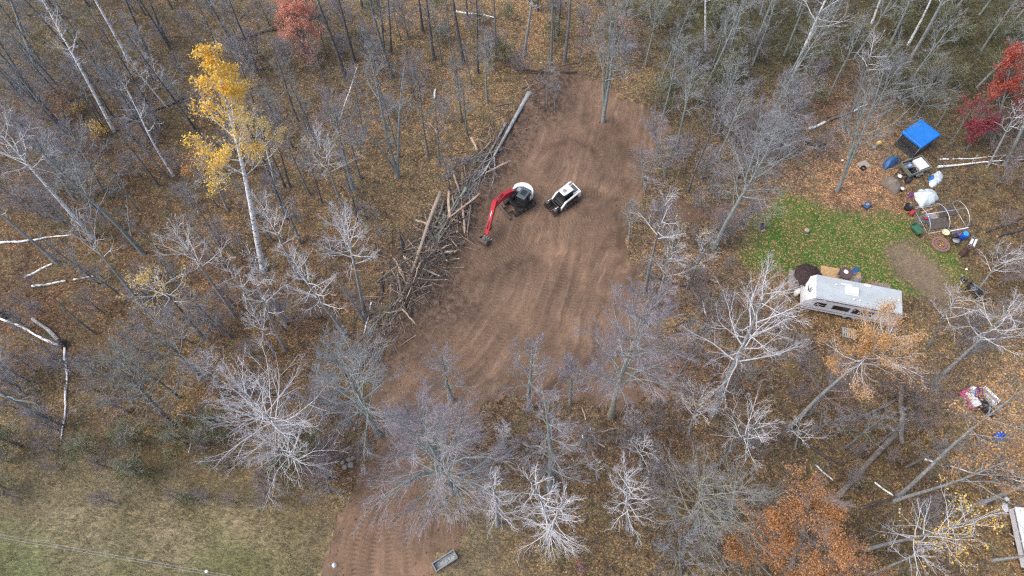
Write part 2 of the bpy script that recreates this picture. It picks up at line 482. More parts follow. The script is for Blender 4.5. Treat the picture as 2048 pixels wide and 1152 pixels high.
# ------------------------------------------------------------------ terrain: one height field cut into ground, dirt, lawn, meadow
TONES = [(60,60,(95,88,70)),(250,150,(98,84,62)),(100,250,(98,82,70)),(300,350,(108,86,62)),(200,480,(102,82,60)),(60,620,(108,80,60)),(250,620,(104,82,56)),
 (450,600,(118,90,68)),(600,500,(125,100,70)),(640,620,(122,95,70)),(560,680,(114,86,58)),(700,60,(118,100,76)),(850,60,(134,110,78)),(1080,50,(140,112,78)),
 (900,230,(134,110,76)),(750,280,(124,102,75)),(560,170,(106,92,74)),(1250,140,(124,102,75)),(1400,60,(66,72,48)),(1560,60,(64,70,46)),(1700,60,(76,74,50)),(1480,120,(70,74,50)),
 (1900,60,(70,74,42)),(1990,160,(70,74,44)),(1850,180,(88,86,60)),(1650,230,(120,90,72)),(1500,200,(102,90,74)),(1420,330,(118,100,80)),(1600,330,(134,106,84)),
 (1720,350,(158,122,94)),(1950,400,(110,90,58)),(2000,550,(108,87,60)),(1930,650,(128,106,75)),(1700,680,(124,97,62)),(1650,760,(112,89,66)),(1400,600,(132,106,84)),
 (1400,760,(124,94,72)),(1550,870,(114,94,66)),(1300,860,(120,95,72)),(1100,880,(120,95,76)),(1000,870,(114,90,68)),(1100,1050,(114,93,60)),(1300,1100,(112,92,60)),
 (1750,950,(104,84,52)),(1900,1000,(118,96,60)),(1680,1080,(98,80,48)),(1980,900,(136,108,70)),(2030,800,(150,120,84)),(200,780,(112,90,62)),(450,850,(112,84,58)),
 (650,900,(118,90,68)),(330,900,(114,93,58)),(100,900,(124,108,74)),(300,1000,(138,122,88)),(150,1050,(138,124,90)),(500,1050,(144,126,92)),(60,1150,(104,124,62)),(10,1120,(112,122,70)),(250,1158,(110,122,64)),(420,1155,(108,124,60)),(180,1110,(134,124,92)),(330,1110,(138,126,94)),(350,1080,(144,126,92)),(50,980,(128,112,80)),
 (550,960,(112,96,60)),(450,1140,(112,116,56)),(890,1010,(136,118,88)),(940,1060,(138,122,92)),(920,1120,(134,118,84)),(1010,1110,(122,104,72))]

MAIN = smooth_path(poly_px([(755, 1200), (745, 1060), (790, 930), (900, 820), (1010, 700), (1080, 560), (1130, 420), (1180, 300), (1200, 200)]))
RUTS = [(smooth_path(poly_px(q)), a) for q, a in [
    ([(725, 1180), (730, 1090), (765, 985), (800, 900), (850, 840)], 1.0),
    ([(800, 1180), (795, 1080), (790, 980), (800, 920)], 0.8),
    ([(1075, 420), (1020, 490), (960, 535), (920, 600)], 0.7),
    ([(1210, 440), (1090, 470), (1010, 505), (950, 545)], 0.9),
    ([(1250, 378), (1180, 378), (1130, 385)], 0.8),
    ([(900, 760), (925, 680), (960, 590), (990, 540)], 0.7),
    ([(1040, 770), (1055, 660), (1085, 540)], 0.55),
    ([(1130, 750), (1125, 640), (1150, 520), (1175, 430)], 0.5),
    ([(1060, 345), (1090, 300), (1140, 285), (1185, 305), (1195, 350)], 0.6),
    ([(1230, 400), (1262, 340), (1265, 290), (1230, 250), (1180, 240)], 0.6), ([(1060, 330), (1095, 262), (1140, 215)], 0.6), ([(1085, 345), (1125, 330), (1150, 330), (1175, 352)], .5),
    ([(840, 800), (900, 700), (945, 640)], .7), ([(1200, 640), (1205, 540), (1215, 460)], .5), ([(985, 700), (1010, 600), (1060, 505)], .55), ([(1180, 760), (1100, 720), (1060, 640)], .4),
    ([(1075, 410), (1140, 360), (1200, 330)], .5), ([(760, 1180), (765, 1090), (790, 1000)], .7), ([(690, 1180), (715, 1080), (750, 1000), (785, 930)], .6)]]

DAMP = [([(1175, 385), (1245, 400)], .9, .9), ([(950, 560), (1010, 540), (1065, 530)], 1.0, .8), ([(1250, 360), (1262, 300), (1235, 255)], 1.1, .8), ([(1085, 300), (1140, 282), (1190, 300)], .7, .8),
        ([(1240, 440), (1240, 520), (1262, 600)], .8, .9), ([(930, 640), (960, 600), (985, 570)], .9, .6), ([(1130, 620), (1120, 560)], 1.6, .4), ([(1180, 720), (1280, 700), (1320, 740)], 1.5, .5),
        ([(1010, 780), (1110, 775), (1220, 785)], 1.4, .6), ([(870, 860), (840, 920)], 1.4, .5), ([(735, 1120), (760, 1020), (790, 950)], .8, .6), ([(1300, 430), (1420, 430)], 1.2, .4)]

def terrain():
    X0, X1, Y0, Y1, st = -84.0, 84.0, -16.0, 94.0, 0.2
    xs = np.arange(X0, X1 + st / 2, st); ys = np.arange(Y0, Y1 + st / 2, st)
    nx, ny = len(xs), len(ys)
    X, Y = np.meshgrid(xs, ys); X = X.ravel(); Y = Y.ravel()
    Z = hgt(X, Y)
    U, V = project(X, Y)
    w1 = 3.4 * (fbm(X * 0.30, Y * 0.30, 51) - 0.5) + 1.8 * (fbm(X * 1.6, Y * 1.6, 52) - 0.5)
    sdc = np.minimum(poly_sd(X, Y, CLEARING), poly_sd(X, Y, SIDE_PATH) + 0.3)
    dirt = sstep(0.9, -0.9, sdc + w1)
    w2 = 2.4 * (fbm(X * 0.35, Y * 0.35, 61) - 0.5) + 1.6 * (fbm(X * 1.5, Y * 1.5, 62) - 0.5)
    sdl = poly_sd(X, Y, LAWN) + w2
    lawn = sstep(1.0, -1.0, sdl) * (1 - dirt) * sstep(-1.0, 1.2, poly_sd(X, Y, SOIL) + 0.7 * w1)
    sdm = np.minimum(poly_sd(X, Y, MEADOW), poly_sd(X, Y, STRIP)) + 1.8 * w2
    mead = sstep(5.0, -3.5, sdm) * (1 - dirt)
    soil = sstep(1.5, -1.3, poly_sd(X, Y, SOIL) + 0.8 * w1 + 0.5 * w2)
    leafy = np.clip(sstep(1.5, -1.5, poly_sd(X, Y, LEAFY) + w2), 0, 1)
    # tone: the kind of leaf and grass that lies where
    num = np.zeros((len(X), 3)); den = np.zeros(len(X))
    UU = U + 60 * (fbm(X * 0.2, Y * 0.2, 71) - 0.5); VV = V + 60 * (fbm(X * 0.2, Y * 0.2, 72) - 0.5)
    for u, v, c in TONES:
        w = 1.0 / (((UU - u) ** 2 + (VV - v) ** 2) + 50.0 ** 2) ** 1.6
        num += w[:, None] * np.array(lin(c)); den += w
    tone = num / den[:, None]
    tone = (tone * 0.60 + tone.mean(1, keepdims=True) * 0.40) * np.array([1.0, 0.99, 0.93])
    tone = np.concatenate([tone, np.ones((len(X), 1))], 1)
    # ruts
    rut = np.zeros(len(X)); al = np.zeros(len(X))
    for pts, a in RUTS:
        d, s, sg = path_sd(X, Y, pts)
        off = np.abs(np.abs(d) - 0.72)
        r = a * np.exp(-(off / 0.24) ** 2)
        al = np.where(r > rut, s, al); rut = np.maximum(rut, r)
    d, sm, sg = path_sd(X, Y, MAIN)
    sg = sg + 3.0 * (fbm(X * .10, Y * .10, 83) - .5) + 0.7 * (fbm(X * .5, Y * .5, 84) - .5); sm = sm + 6 * (fbm(X * .12, Y * .12, 85) - .5)
    Z = Z - 0.07 * rut * dirt + dirt * 0.05 * (fbm(sm * 0.25, sg * 1.6, 81) - 0.5)
    streak = np.stack([sm, sg, np.zeros(len(X))], 1)
    db = path_sd(X, Y, BERM)[0]
    churn = np.exp(-(db / 2.6) ** 2)
    for c, r, k in KNOLL[:3]:
        churn = np.maximum(churn, np.exp(-((X - c[0]) ** 2 + (Y - c[1]) ** 2) / (r * r)))
    Z = Z + churn * 0.5 * (fbm(X * 1.7, Y * 1.7, 91, 3) - 0.5)
    damp = np.zeros(len(X))
    for pts, wd, a in DAMP:
        dd = path_sd(X, Y, smooth_path(poly_px(pts)))[0]
        damp = np.maximum(damp, a * np.exp(-(dd / wd) ** 2) * sstep(.25, .6, fbm(X * .8, Y * .8, 87)))
    attrs_all = dict(damp=damp, dirt=dirt, lawn=lawn, meadow=mead, soil=soil, leafy=leafy, rut=rut, along=al, churn=churn)
    idx = np.arange(nx * ny).reshape(ny, nx)
    Q = np.stack([idx[:-1, :-1], idx[:-1, 1:], idx[1:, 1:], idx[1:, :-1]], -1).reshape(-1, 4)
    def fm(a): return a[Q].mean(1)
    cls = np.zeros(len(Q), int)
    cls[fm(mead) > 0.5] = 3
    cls[fm(lawn) > 0.5] = 2
    sp = poly_sd(X, Y, SIDE_PATH)
    cls[fm(dirt) > 0.5] = 1
    cls[(fm(dirt) > 0.5) & (fm(sp) < 0.4) & (fm(poly_sd(X, Y, CLEARING)) > 0.3)] = 4
    cls[fm(soil) > 0.5] = 5
    for k, nm in enumerate(["ground", "dirt_clearing", "lawn", "meadow", "dirt_path", "bare_soil"]):
        q = Q[cls == k]
        used = np.unique(q); remap = np.zeros(nx * ny, np.int64); remap[used] = np.arange(len(used))
        vv = np.stack([X, Y, Z], 1)[used]; qq = remap[q]
        at = {n: ('POINT', 'FLOAT', a[used]) for n, a in attrs_all.items()}
        at['tone'] = ('POINT', 'FLOAT_COLOR', tone[used]); at['streak'] = ('POINT', 'FLOAT_VECTOR', streak[used])
        if k == 0:      # carry the sheet on to the horizon
            B = 900.0; b0 = len(vv)
            ring = np.array([(X0, Y0), (xs[-1], Y0), (xs[-1], ys[-1]), (X0, ys[-1]), (-B, -B), (B, -B), (B, B), (-B, B)])
            vv = np.concatenate([vv, np.c_[ring, np.zeros(8)]])
            qq = np.concatenate([qq, b0 + np.array([(4, 5, 1, 0), (5, 6, 2, 1), (6, 7, 3, 2), (7, 4, 0, 3)])])
            t0 = np.array([c * 0.93 for c in lin((110, 92, 70))] + [1.0])
            at = {n: (d_, t_, np.concatenate([a_, np.tile(t0, (8, 1)) if n == 'tone' else np.zeros((8, 3)) if n == 'streak' else np.zeros(8)])) for n, (d_, t_, a_) in at.items()}
        o = link_mesh(nm, np_mesh(nm, vv, qq, ['terrain'], attrs=at))
        tag(o, kind='structure')

def terrain_mat():
    m, nt, b = new_mat('terrain')
    L = nt.links
    def att(n, out='Fac'):
        a = nt.nodes.new("ShaderNodeAttribute"); a.attribute_name = n; return a.outputs[out]
    v = coords(nt)
    def voro(scale, rnd=1.0):
        n = nt.nodes.new("ShaderNodeTexVoronoi"); n.inputs['Scale'].default_value = scale; n.inputs['Randomness'].default_value = rnd
        L.new(v, n.inputs['Vector'])
        s = nt.nodes.new("ShaderNodeSeparateColor"); L.new(n.outputs['Color'], s.inputs[0])
        return s.outputs[0], s.outputs[1], n.outputs['Distance']
    r1, g1, d1 = voro(8.5); r2, g2, d2 = voro(16.0)
    tone = att('tone', 'Color')
    nl = noise(nt, v, 0.22, 4, 0.6); nm = noise(nt, v, 1.1, 5, 0.65); nf = noise(nt, v, 7.0, 4, 0.7)
    # leaf litter: tone times a leaf-by-leaf lightness and hue
    lt = ramp(nt, r1, [(0.0, (0.50, 0.49, 0.50)), (0.35, (0.76, 0.74, 0.73)), (0.62, (1.02, 1.0, 0.96)), (0.82, (1.36, 1.30, 1.18)), (0.95, (1.75, 1.66, 1.42)), (1.0, (2.2, 2.1, 1.85))])
    lt2 = ramp(nt, r2, [(0.0, (0.55, 0.55, 0.58)), (0.5, (0.95, 0.92, 0.9)), (0.85, (1.35, 1.3, 1.2)), (1.0, (1.9, 1.75, 1.5))])
    litter = mixc(nt, 1.0, tone, lt, 'MULTIPLY'); litter = mixc(nt, 1.0, litter, lt2, 'MULTIPLY')
    patch = ramp(nt, nm, [(0.34, (0.50, 0.52, 0.55)), (0.5, (1.0, 1.0, 1.0)), (0.68, (1.38, 1.30, 1.15))])
    litter = mixc(nt, 0.85, litter, patch, 'MULTIPLY')
    big = ramp(nt, nl, [(0.32, (0.78, 0.80, 0.80)), (0.68, (1.2, 1.14, 1.06))])
    litter = mixc(nt, 1.0, litter, big, 'MULTIPLY')
    green_patch = mth(nt, 'MULTIPLY', ramp(nt, noise(nt, v, 0.45, 4, 0.7, 0.4), [(0.50, 0.0), (0.68, 1.0)]), 0.5)
    litter = mixc(nt, green_patch, litter, mixc(nt, 1.0, (0.135, 0.135, 0.072), lt2, 'MULTIPLY'))
    red_patch = mth(nt, 'MULTIPLY', ramp(nt, noise(nt, v, 0.33, 3, 0.7, 0.8), [(0.58, 0.0), (0.74, 1.0)]), 0.22)
    litter = mixc(nt, red_patch, litter, mixc(nt, 1.0, (0.19, 0.085, 0.055), lt, 'MULTIPLY'))
    leafy = att('leafy')
    litter = mixc(nt, leafy, litter, mixc(nt, 1.0, litter, (1.12, 1.02, 0.95), 'MULTIPLY'))
    # meadow
    mp = nt.nodes.new("ShaderNodeMapping"); mp.inputs['Scale'].default_value = (1.0, 2.2, 1); mp.inputs['Rotation'].default_value = (0, 0, 0.35); L.new(v, mp.inputs[0])
    gm = noise(nt, mp.outputs[0], 1.6, 6, 0.75, 0.7); gf = noise(nt, mp.outputs[0], 9.0, 4, 0.8, 0.5)
    mt = ramp(nt, gm, [(0.34, (0.45, 0.46, 0.42)), (0.5, (1.0, 1.0, 1.0)), (0.66, (1.75, 1.62, 1.5))])
    mf = ramp(nt, gf, [(0.35, (0.5, 0.5, 0.48)), (0.52, (1.0, 1.0, 1.0)), (0.70, (1.8, 1.75, 1.7))])
    mead = mixc(nt, 1.0, mixc(nt, 1.0, tone, mt, 'MULTIPLY'), mf, 'MULTIPLY')
    mgreen = mth(nt, 'MULTIPLY', ramp(nt, noise(nt, v, 0.5, 5, 0.7, 0.5), [(0.5, 0.0), (0.66, 1.0)]), 0.22)
    mead = mixc(nt, mgreen, mead, mixc(nt, 1.0, (0.12, 0.12, 0.045), mf, 'MULTIPLY'))
    c = mixc(nt, att('meadow'), litter, mead)
    # lawn with fallen leaves on it
    gl = ramp(nt, noise(nt, v, 5.0, 6, 0.8), [(0.3, (0.035, 0.078, 0.015)), (0.52, (0.073, 0.15, 0.032)), (0.75, (0.13, 0.215, 0.06))])
    gl = mixc(nt, ramp(nt, noise(nt, v, 0.5, 3, 0.6), [(0.4, 0.0), (0.65, 0.6)]), gl, mixc(nt, 1.0, (0.16, 0.15, 0.06), lt2, 'MULTIPLY'))
    thr = mth(nt, 'ADD', r1, mth(nt, 'MULTIPLY', nm, 0.5))
    onleaf = ramp(nt, thr, [(0.99, 0.0), (1.05, 1.0)])
    gl = mixc(nt, onleaf, gl, mixc(nt, 1.0, (0.33, 0.22, 0.11), lt2, 'MULTIPLY'))
    c = mixc(nt, att('lawn'), c, gl)
    # bare soil
    so = mixc(nt, 1.0, (0.20, 0.16, 0.115), ramp(nt, nf, [(0.3, 0.7), (0.7, 1.25)]), 'MULTIPLY')
    so = mixc(nt, ramp(nt, thr, [(1.13, 0.0), (1.16, 1.0)]), so, (0.42, 0.33, 0.22))
    c = mixc(nt, mth(nt, 'MULTIPLY', att('soil'), 0.75), c, so)
    # dirt
    sv = nt.nodes.new("ShaderNodeMapping"); sv.inputs['Scale'].default_value = (0.12, 1.3, 1); L.new(att('streak', 'Vector'), sv.inputs[0])
    st = noise(nt, sv.outputs[0], 1.0, 7, 0.66, 0.6)
    dn = noise(nt, v, 0.16, 4, 0.6, 0.5); dm = noise(nt, v, 1.3, 5, 0.65, 0.8)
    dc = ramp(nt, st, [(0.34, (0.117, 0.079, 0.055)), (0.5, (0.176, 0.119, 0.083)), (0.64, (0.268, 0.184, 0.128))])
    flat = mixc(nt, 1.0, (0.176, 0.119, 0.083), ramp(nt, noise(nt, v, 0.6, 6, 0.7, 0.9), [(0.3, 0.72), (0.7, 1.3)]), 'MULTIPLY')
    dc = mixc(nt, ramp(nt, noise(nt, v, 0.11, 3, 0.6, 0.4), [(0.42, 0.1), (0.6, 0.8)]), dc, flat)
    dc = mixc(nt, mth(nt, 'MULTIPLY', att('damp'), 0.9), dc, (0.092, 0.060, 0.043))
    dc = mixc(nt, 0.8, dc, ramp(nt, dn, [(0.34, (0.66, 0.67, 0.70)), (0.66, (1.36, 1.30, 1.24))]), 'MULTIPLY')
    dc = mixc(nt, 0.7, dc, ramp(nt, dm, [(0.28, (0.72, 0.72, 0.74)), (0.5, (1, 1, 1)), (0.74, (1.25, 1.22, 1.18))]), 'MULTIPLY')
    dc = mixc(nt, 0.6, dc, ramp(nt, nf, [(0.25, 0.68), (0.7, 1.22)]), 'MULTIPLY')
    cle = mth(nt, 'SINE', mth(nt, 'MULTIPLY', att('along'), 2 * math.pi / 0.34))
    cle = mth(nt, 'MULTIPLY', mth(nt, 'ADD', mth(nt, 'MULTIPLY', cle, 0.5), 0.5), att('rut'))
    rb = mth(nt, 'MULTIPLY', mth(nt, 'MULTIPLY', att('rut'), ramp(nt, dm, [(0.35, 0.35), (0.6, 1.0)])), 0.75)
    dc = mixc(nt, rb, dc, (0.090, 0.057, 0.040))
    dc = mixc(nt, mth(nt, 'MULTIPLY', cle, 0.5), dc, (0.30, 0.20, 0.135))
    ch = att('churn')
    cc = ramp(nt, noise(nt, v, 2.3, 6, 0.75, 0.6), [(0.36, (0.050, 0.034, 0.026)), (0.5, (0.122, 0.084, 0.062)), (0.64, (0.225, 0.155, 0.112))])
    dc = mixc(nt, ch, dc, cc)
    pale = ramp(nt, r2, [(0.985, 0.0), (0.995, 1.0)])
    dc = mixc(nt, mth(nt, 'MULTIPLY', pale, 0.45), dc, (0.38, 0.28, 0.19))
    edge = att('dirt')
    eb = ramp(nt, mth(nt, 'ADD', mth(nt, 'MULTIPLY', edge, 1.6), mth(nt, 'SUBTRACT', mth(nt, 'MULTIPLY', r1, 0.5), 0.55)), [(0.4, 0.0), (0.6, 1.0)])
    c = mixc(nt, eb, c, dc)
    L.new(c, b.inputs['Base Color'])
    b.inputs['Roughness'].default_value = 0.95
    b.inputs['Specular IOR Level'].default_value = 0.1
    hh = mth(nt, 'ADD', mth(nt, 'MULTIPLY', nf, 0.6), mth(nt, 'MULTIPLY', r1, 0.5))
    bump(nt, b, hh, 0.5, 0.08)
terrain_mat()
terrain()

# ------------------------------------------------------------------ trees
def unit(a): return a / (np.linalg.norm(a, axis=-1, keepdims=True) + 1e-9)

def grow(start, d, ln, r0, r1, nseg, up, jit, rng):
    N = len(start)
    pts = np.zeros((N, nseg + 1, 3)); pts[:, 0] = start; d = unit(d)
    for k in range(nseg):
        pts[:, k + 1] = pts[:, k] + d * (ln / nseg)[:, None]
        d = unit(d + np.array([0, 0, up]) + rng.normal(0, jit, (N, 3)))
    t = np.linspace(0, 1, nseg + 1)
    return pts, r0[:, None] * (1 - t) + r1[:, None] * t

def sprout(pts, rad, ln, k, tmin, tmax, amin, amax, fac, rng, zup=0.0):
    """k children along each chain: start, direction, length, radius"""
    N, M, _ = pts.shape
    t = tmin + (tmax - tmin) * ((np.arange(k)[None] + rng.random((N, k))) / k)
    x = t * (M - 1); i = np.minimum(x.astype(int), M - 2); f = x - i
    n = np.arange(N)[:, None]
    p = pts[n, i] * (1 - f[..., None]) + pts[n, i + 1] * f[..., None]
    tg = unit(pts[n, i + 1] - pts[n, i])
    r = rad[n, i] * (1 - f) + rad[n, i + 1] * f
    a = rng.normal(size=tg.shape); perp = unit(a - (a * tg).sum(-1, keepdims=True) * tg)
    ang = np.radians(rng.uniform(amin, amax, t.shape))[..., None]
    d = tg * np.cos(ang) + perp * np.sin(ang); d[..., 2] += zup
    L = ln[:, None] * fac * (1.15 - 0.6 * t) * rng.uniform(0.65, 1.25, t.shape)
    return p.reshape(-1, 3), unit(d).reshape(-1, 3), L.ravel(), r.ravel()

def tubes(chains):
    """[(pts, rad, sides, material slot)] -> verts, quads, slots"""
    V, Q, S, base = [], [], [], 0
    for pts, rad, n, slot in chains:
        N, M, _ = pts.shape
        if N == 0: continue
        tg = np.zeros_like(pts); tg[:, 1:-1] = pts[:, 2:] - pts[:, :-2]; tg[:, 0] = pts[:, 1] - pts[:, 0]; tg[:, -1] = pts[:, -1] - pts[:, -2]
        tg = unit(tg)
        ref = np.where(np.abs(tg[:, :1, 2:3]) > 0.8, np.array([1.0, 0.1, 0]), np.array([0.1, 0.0, 1.0]))
        a = unit(np.cross(tg, np.broadcast_to(ref, tg.shape))); b = np.cross(tg, a)
        th = 2 * np.pi * np.arange(n) / n
        ring = pts[:, :, None] + rad[:, :, None, None] * (a[:, :, None] * np.cos(th)[:, None] + b[:, :, None] * np.sin(th)[:, None])
        V.append(ring.reshape(-1, 3))
        id0 = base + (np.arange(N)[:, None, None] * M + np.arange(M - 1)[None, :, None]) * n + np.arange(n)[None, None]
        id1 = base + (np.arange(N)[:, None, None] * M + np.arange(M - 1)[None, :, None]) * n + (np.arange(n)[None, None] + 1) % n
        Q.append(np.stack([id0, id1, id1 + n, id0 + n], -1).reshape(-1, 4))
        S.append(np.full(N * (M - 1) * n, slot)); base += N * M * n
    return np.concatenate(V), np.concatenate(Q), np.concatenate(S)

def leaf_quads(p, size, rng, flat=0.0):
    N = len(p)
    u = unit(rng.normal(size=(N, 3)) * np.array([1, 1, 1 - flat])); w = rng.normal(size=(N, 3)) * np.array([1, 1, 1 - flat])
    w = unit(w - (w * u).sum(-1, keepdims=True) * u)
    s = (size * rng.uniform(0.6, 1.3, N))[:, None]
    v = np.stack([p - u * s * 0.5, p + w * s * 0.34, p + u * s * 0.5, p - w * s * 0.34], 1).reshape(-1, 3)
    return v, np.arange(4 * N).reshape(N, 4)

KINDS = {
    # trunk, limb, twig materials; crown start; radius/height; limbs; children; elevation of limbs; up-curve; trunk radius/height
    'birch':  dict(m=('birch_bark', 'birch_limb', 'pale_twig'), cs=0.42, cr=0.20, nl=20, k=(5, 4, 2), el=(25, 60), up=0.10, rr=0.0105, tw=1.0),
    'pale':   dict(m=('pale_bark', 'birch_limb', 'pale_twig'), cs=0.40, cr=0.22, nl=22, k=(6, 4, 1), el=(18, 62), up=0.10, rr=0.0105, tw=1.0, lf=1.0, ang=(18, 52)),
    'fan':    dict(m=('lichen_bark', 'lichen_bark', 'lilac_twig'), cs=0.22, cr=0.34, nl=24, k=(7, 5, 2), el=(25, 66), up=0.05, rr=0.013, tw=1.0, ang=(10, 40), lf=1.15),
    'grey':   dict(m=('grey_bark', 'grey_bark', 'grey_twig'), cs=0.45, cr=0.17, nl=15, k=(5, 4, 3), el=(30, 65), up=0.08, rr=0.011, tw=0.9),
    'lichen': dict(m=('lichen_bark', 'lichen_bark', 'grey_twig'), cs=0.4, cr=0.20, nl=18, k=(5, 5, 3), el=(35, 68), up=0.08, rr=0.012, tw=0.9),
    'dark':   dict(m=('dark_bark', 'grey_bark', 'grey_twig'), cs=0.55, cr=0.15, nl=12, k=(4, 4, 3), el=(30, 65), up=0.08, rr=0.012, tw=0.9),
    'brown':  dict(m=('grey_bark', 'brown_twig', 'brown_twig'), cs=0.30, cr=0.22, nl=18, k=(6, 5, 3), el=(30, 65), up=0.07, rr=0.011, tw=0.9),
    'shrub':  dict(m=('grey_bark', 'grey_bark', 'lilac_twig'), cs=0.12, cr=0.55, nl=18, k=(6, 4, 3), el=(35, 75), up=0.05, rr=0.012, tw=0.8),
}

def tree_meshes(kind, h, lean, seed, stems=None, leaf=None, leafn=0, leafsize=0.2, leafzone=(0.3, 1.0), cr=None, cs=None, nl=None, dens=1.0, m=None, rr=None, el=None, bare=False, bend=0.02, side=None, k=None):
    K = dict(KINDS[kind]); rng = np.random.default_rng(seed)
    cr = K['cr'] * h if cr is None else cr * (0.86 if kind == 'pale' else 0.92 if kind == 'fan' else 1.0); cs = K['cs'] if cs is None else cs
    nl = nl or K['nl']; m = m or K['m']; rr = rr or K['rr']; el = el or K['el']
    k2, k3, k4 = k or K['k']
    k3 = max(1, int(round(k3 * dens))); k4 = max(1, int(round(k4 * max(1.0, dens * 0.8)))) if k4 > 1 else 1
    trunk, crown, tips = [], [], []
    stems = stems or [(lean[0], lean[1], h)]
    for si, (lx, ly, hh) in enumerate(stems):
        n = 12; t = np.linspace(0, 1, n)
        ph = rng.uniform(0, 6.28, 2); amp = bend * hh
        p = np.zeros((1, n, 3))
        e = 1.25 if len(stems) > 1 else 1.0
        p[0, :, 0] = lx * t ** e + amp * np.sin(t * 4.2 + ph[0]) * t * (1.2 - t); p[0, :, 1] = ly * t ** e + amp * np.sin(t * 4.2 + ph[1]) * t * (1.2 - t); p[0, :, 2] = hh * t
        p[0, 0, 2] = -0.25
        r0 = 0.8 * rr * hh * (0.8 if len(stems) > 1 else 1.0) + 0.03
        rad = (r0 * (1 - t) ** 0.85 + 0.015)[None].copy(); rad[0, 0] *= 1.35; rad[0, 1] *= 1.06
        trunk.append((p, rad, 9, 0))
        if bare: nls = max(2, nl // 4)
        else: nls = max(5, nl // len(stems)) if len(stems) > 1 else nl
        tt = cs + (0.97 - cs) * (np.arange(nls) + rng.random(nls)) / nls
        x = tt * (n - 1); i = np.minimum(x.astype(int), n - 2); f = (x - i)[:, None]
        st = p[0, i] * (1 - f) + p[0, i + 1] * f
        rl = np.interp(tt, t, rad[0])
        az = np.arange(nls) * 2.399 + rng.uniform(-0.5, 0.5, nls)
        if side is not None: az = side + rng.normal(0, 1.0, nls)
        q = (tt - cs) / (1 - cs + 1e-6)
        ev = np.radians(el[0] + (el[1] - el[0]) * (0.75 * q + 0.25 * rng.random(nls)))
        d = np.stack([np.cos(az) * np.cos(ev), np.sin(az) * np.cos(ev), np.sin(ev)], 1)
        ln = cr * (1.12 - 0.78 * q ** 1.3) * rng.uniform(0.65, 1.2, nls) / (np.cos(ev) * 0.5 + 0.5)
        if bare: ln *= 0.5
        lf = K.get('lf', 1.0); A0, A1 = K.get('ang', (22, 58))
        c1, a1 = grow(st, d, ln, np.minimum(0.55 * rl, (0.011 * ln + 0.016) * lf), np.full(nls, 0.009), 6, K['up'], 0.13, rng)
        crown.append((c1, a1, 5, 0))
        s2, d2, l2, r2 = sprout(c1, a1, ln, k2, 0.18, 1.0, A0, A1, 0.48, rng, 0.06)
        c2, a2 = grow(s2, d2, l2, np.minimum(r2 * 0.7, (0.008 * l2 + 0.009) * lf ** .5), np.full(len(l2), 0.006), 4, K['up'] * 0.8, 0.13, rng)
        crown.append((c2, a2, 4, 0))
        if not bare:
            s3, d3, l3, r3 = sprout(c2, a2, l2, k3, 0.15, 1.0, A0, A1, 0.55, rng, 0.05)
            c3, a3 = grow(s3, d3, l3, np.full(len(l3), 0.0085 * K['tw']), np.full(len(l3), 0.005 * K['tw']), 2, K['up'] * 0.6, 0.14, rng)
            crown.append((c3, a3, 3, 1))
            s4, d4, l4, r4 = sprout(c3, a3, l3, k4, 0.2, 1.0, A0, A1, 0.6, rng, 0.04)
            c4, a4 = grow(s4, d4, l4, np.full(len(l4), 0.0065 * K['tw']), np.full(len(l4), 0.003 * K['tw']), 1, 0, 0, rng)
            crown.append((c4, a4, 3, 1))
            tips.append(c3.reshape(-1, 3)); tips.append(c4[:, 1])
    v, q, s = tubes(trunk); tm = np_mesh("trunk", v, q, [m[0]])
    v, q, s = tubes(crown); cm = np_mesh("crown", v, q, [m[1], m[2]], s)
    lm = None
    if leaf and tips:
        tp = np.concatenate(tips); zr = tp[:, 2] / h
        tp = tp[(zr > leafzone[0]) & (zr < leafzone[1])]
        # leaves gather in clumps
        w = vnoise(tp[:, 0] * 0.8 + 40, tp[:, 1] * 0.8 + tp[:, 2] * 0.7, seed) ** 2 + 0.05
        if len(leafzone) > 2: w = w * np.exp(-((tp[:, 0] - leafzone[2]) ** 2 + (tp[:, 1] - leafzone[3]) ** 2) / leafzone[4] ** 2)
        pick = rng.choice(len(tp), leafn, p=w / w.sum())
        lp = tp[pick] + rng.normal(0, 0.16, (leafn, 3))
        v, q = leaf_quads(lp, leafsize, rng)
        lm = np_mesh("foliage", v, q, [leaf], smooth=False, attrs={'tint': ('FACE', 'FLOAT', np.clip(0.6 * rng.random(leafn) + 0.4 * vnoise(lp[:, 0] * .6, lp[:, 1] * .6 + lp[:, 2] * .5, seed + 3), 0, 1))})
    return tm, cm, lm

SEED = [100]
def place_tree(name, root, tm, cm, lm):
    link_mesh("trunk", tm, root); link_mesh("crown", cm, root)
    if lm: link_mesh("foliage", lm, root)

def solve_top(b, u, v):
    d = ray(u, v)
    t = (b.x * d.x + b.y * d.y) / (d.x ** 2 + d.y ** 2 + 1e-9)
    return Vector((d.x * t, d.y * t, CAM_H + d.z * t))

